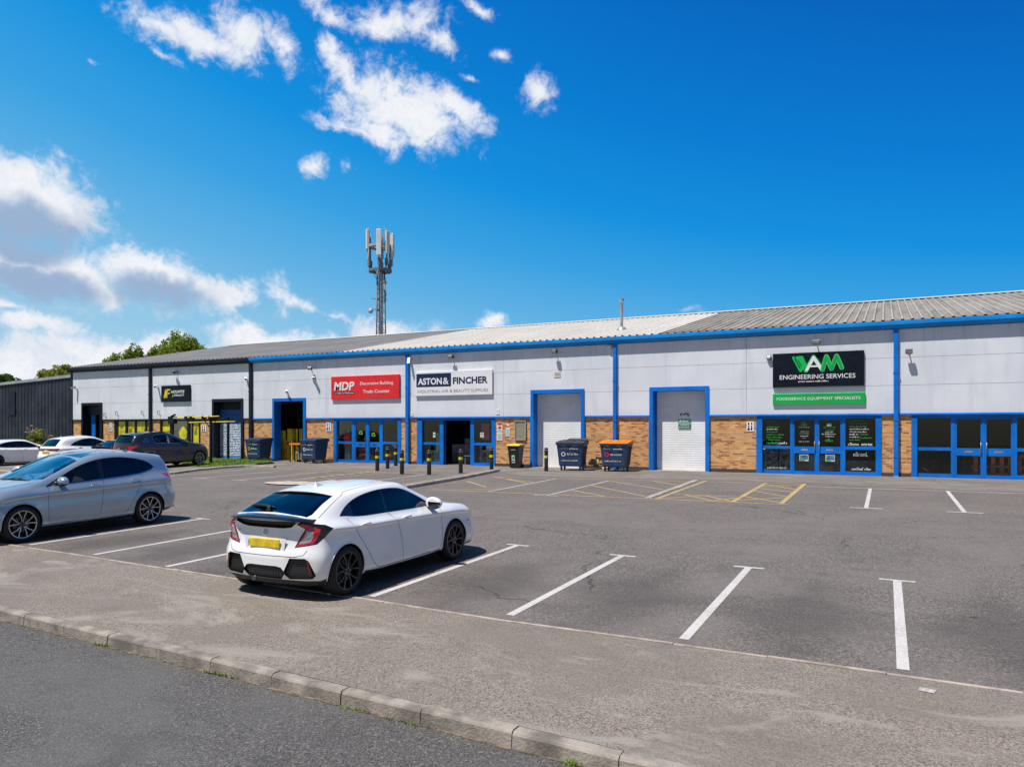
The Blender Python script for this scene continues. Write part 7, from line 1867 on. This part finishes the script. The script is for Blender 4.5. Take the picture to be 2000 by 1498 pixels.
    bm.faces.new(rows[0]); bm.faces.new(rows[-1][::-1]); bmesh.ops.recalc_face_normals(bm, faces=bm.faces[:]); obj('roof_spoiler', bm, [paint, M['trimblk']], root, smooth_s=True, angle=40)
    bm = bmesh.new(); V = [bm.verts.new(p) for p in ((-1.50, .035, zz+.03), (-1.50, -.035, zz+.03), (-1.33, 0, zz+.06), (-1.49, 0, zz+.125))]
    for f in ((0, 1, 3), (1, 2, 3), (2, 0, 3)): bm.faces.new([V[i] for i in f])
    obj('aerial_fin', bm, paint, root)
    if kind == 'dark' or kind == 'white':
        x = c.hit_dir((-4, 0, .80), (1, 0, 0))[0].x; bm = bmesh.new(); box(bm, x-.02, x-.004, -.26, .26, .74, .855); pl = obj('number_plate', bm, M['plate_y'], root)
        bm = bmesh.new(); rnd = random.Random(3)
        for k in range(7): q = -.19+k*.057+(.03 if k > 3 else 0); box(bm, x-.0215, x-.02, -q-.02, -q+.02, .77, .825)
        obj('plate_print', bm, M['plate_p'], pl)
    if kind == 'dark':
        bm = bmesh.new()
        for sg in (1, -1): tube(bm, [(-1.5, sg*.60, 1.575), (-.8, sg*.615, 1.635), (-.2, sg*.62, 1.635), (.2, sg*.61, 1.59)], .016, 6)
        obj('roof_rail', bm, M['plastic'], root)
    c.finish(root, mats); return root
m, nt, b = new_mat('glass roof'); setp(b, col=(.010, .020, .035), rough=.03, spec=1., coat=1., coatr=.01, ior=1.8); M['screen'] = m
M['screen2'] = car_glass('windscreen glass', (.62, .72, .74), 2.2)

PITCH = math.atan(SL)
def park(root, x, y, head, dz=0.):
    """head +1: nose away towards the building; -1: nose towards the road"""
    root.location = (x, y, gz(y)+dz)
    q = Euler((0, 0, R(90) if head > 0 else R(-90))).to_matrix(); p = Matrix.Rotation(PITCH, 3, 'X')
    root.rotation_euler = (p @ q).to_euler()
hb = build_hatch(); park(hb, -7.22, 9.2, 1)
s1 = build_suv('silver blue family SUV parked nose towards the road at the left', M['car_silver'], 'near', 'carglass'); park(s1, -15.72, 10.0, -1)
s1.scale = (1.0, 1.0, 1.0)
s3s = 1.04
s2 = build_suv('white crossover with dark red tail lamps parked before the dark shed', M['car_white'], 'white', rim=M['rim_cut'], cutrim=True); park(s2, -36.6, 24.6, 1)
s3 = build_suv('dark grey SUV with triangular rear quarter window parked on the lawn side', M['car_grey'], 'dark'); park(s3, -31.45, 24.9, 1, .08); s3.scale = (1, 1, s3s)
def clone(src, label, x, y, head, dz=0., paint=None, old=None, sc=(1, 1, 1)):
    c = copy_tree(src); c['label'] = label; park(c, x, y, head, dz); c.scale = sc
    if paint:
        st = [c]
        while st:
            o = st.pop(); st += [q for q in bpy.data.objects if q.parent == o]
            if o.type == 'MESH' and any(ms.material == old for ms in o.material_slots):
                o.data = o.data.copy()
                for i, mm_ in enumerate(o.data.materials):
                    if mm_ == old: o.data.materials[i] = paint
    return c
clone(s2, 'pale silver crossover parked directly beyond the silver blue SUV, half hidden', -18.35, 11.7, -1, 0, M['car_lsilver'], M['car_white'], (1, 1, 1.01))
clone(hb, 'white hatchback furthest left, cropped by the photo edge', -40.9, 23.4, 1)
clone(hb, 'dark low car mostly hidden between white crossover and dark SUV', -34.5, 25.6, 1, 0, M['car_grey'], M['car_white'])
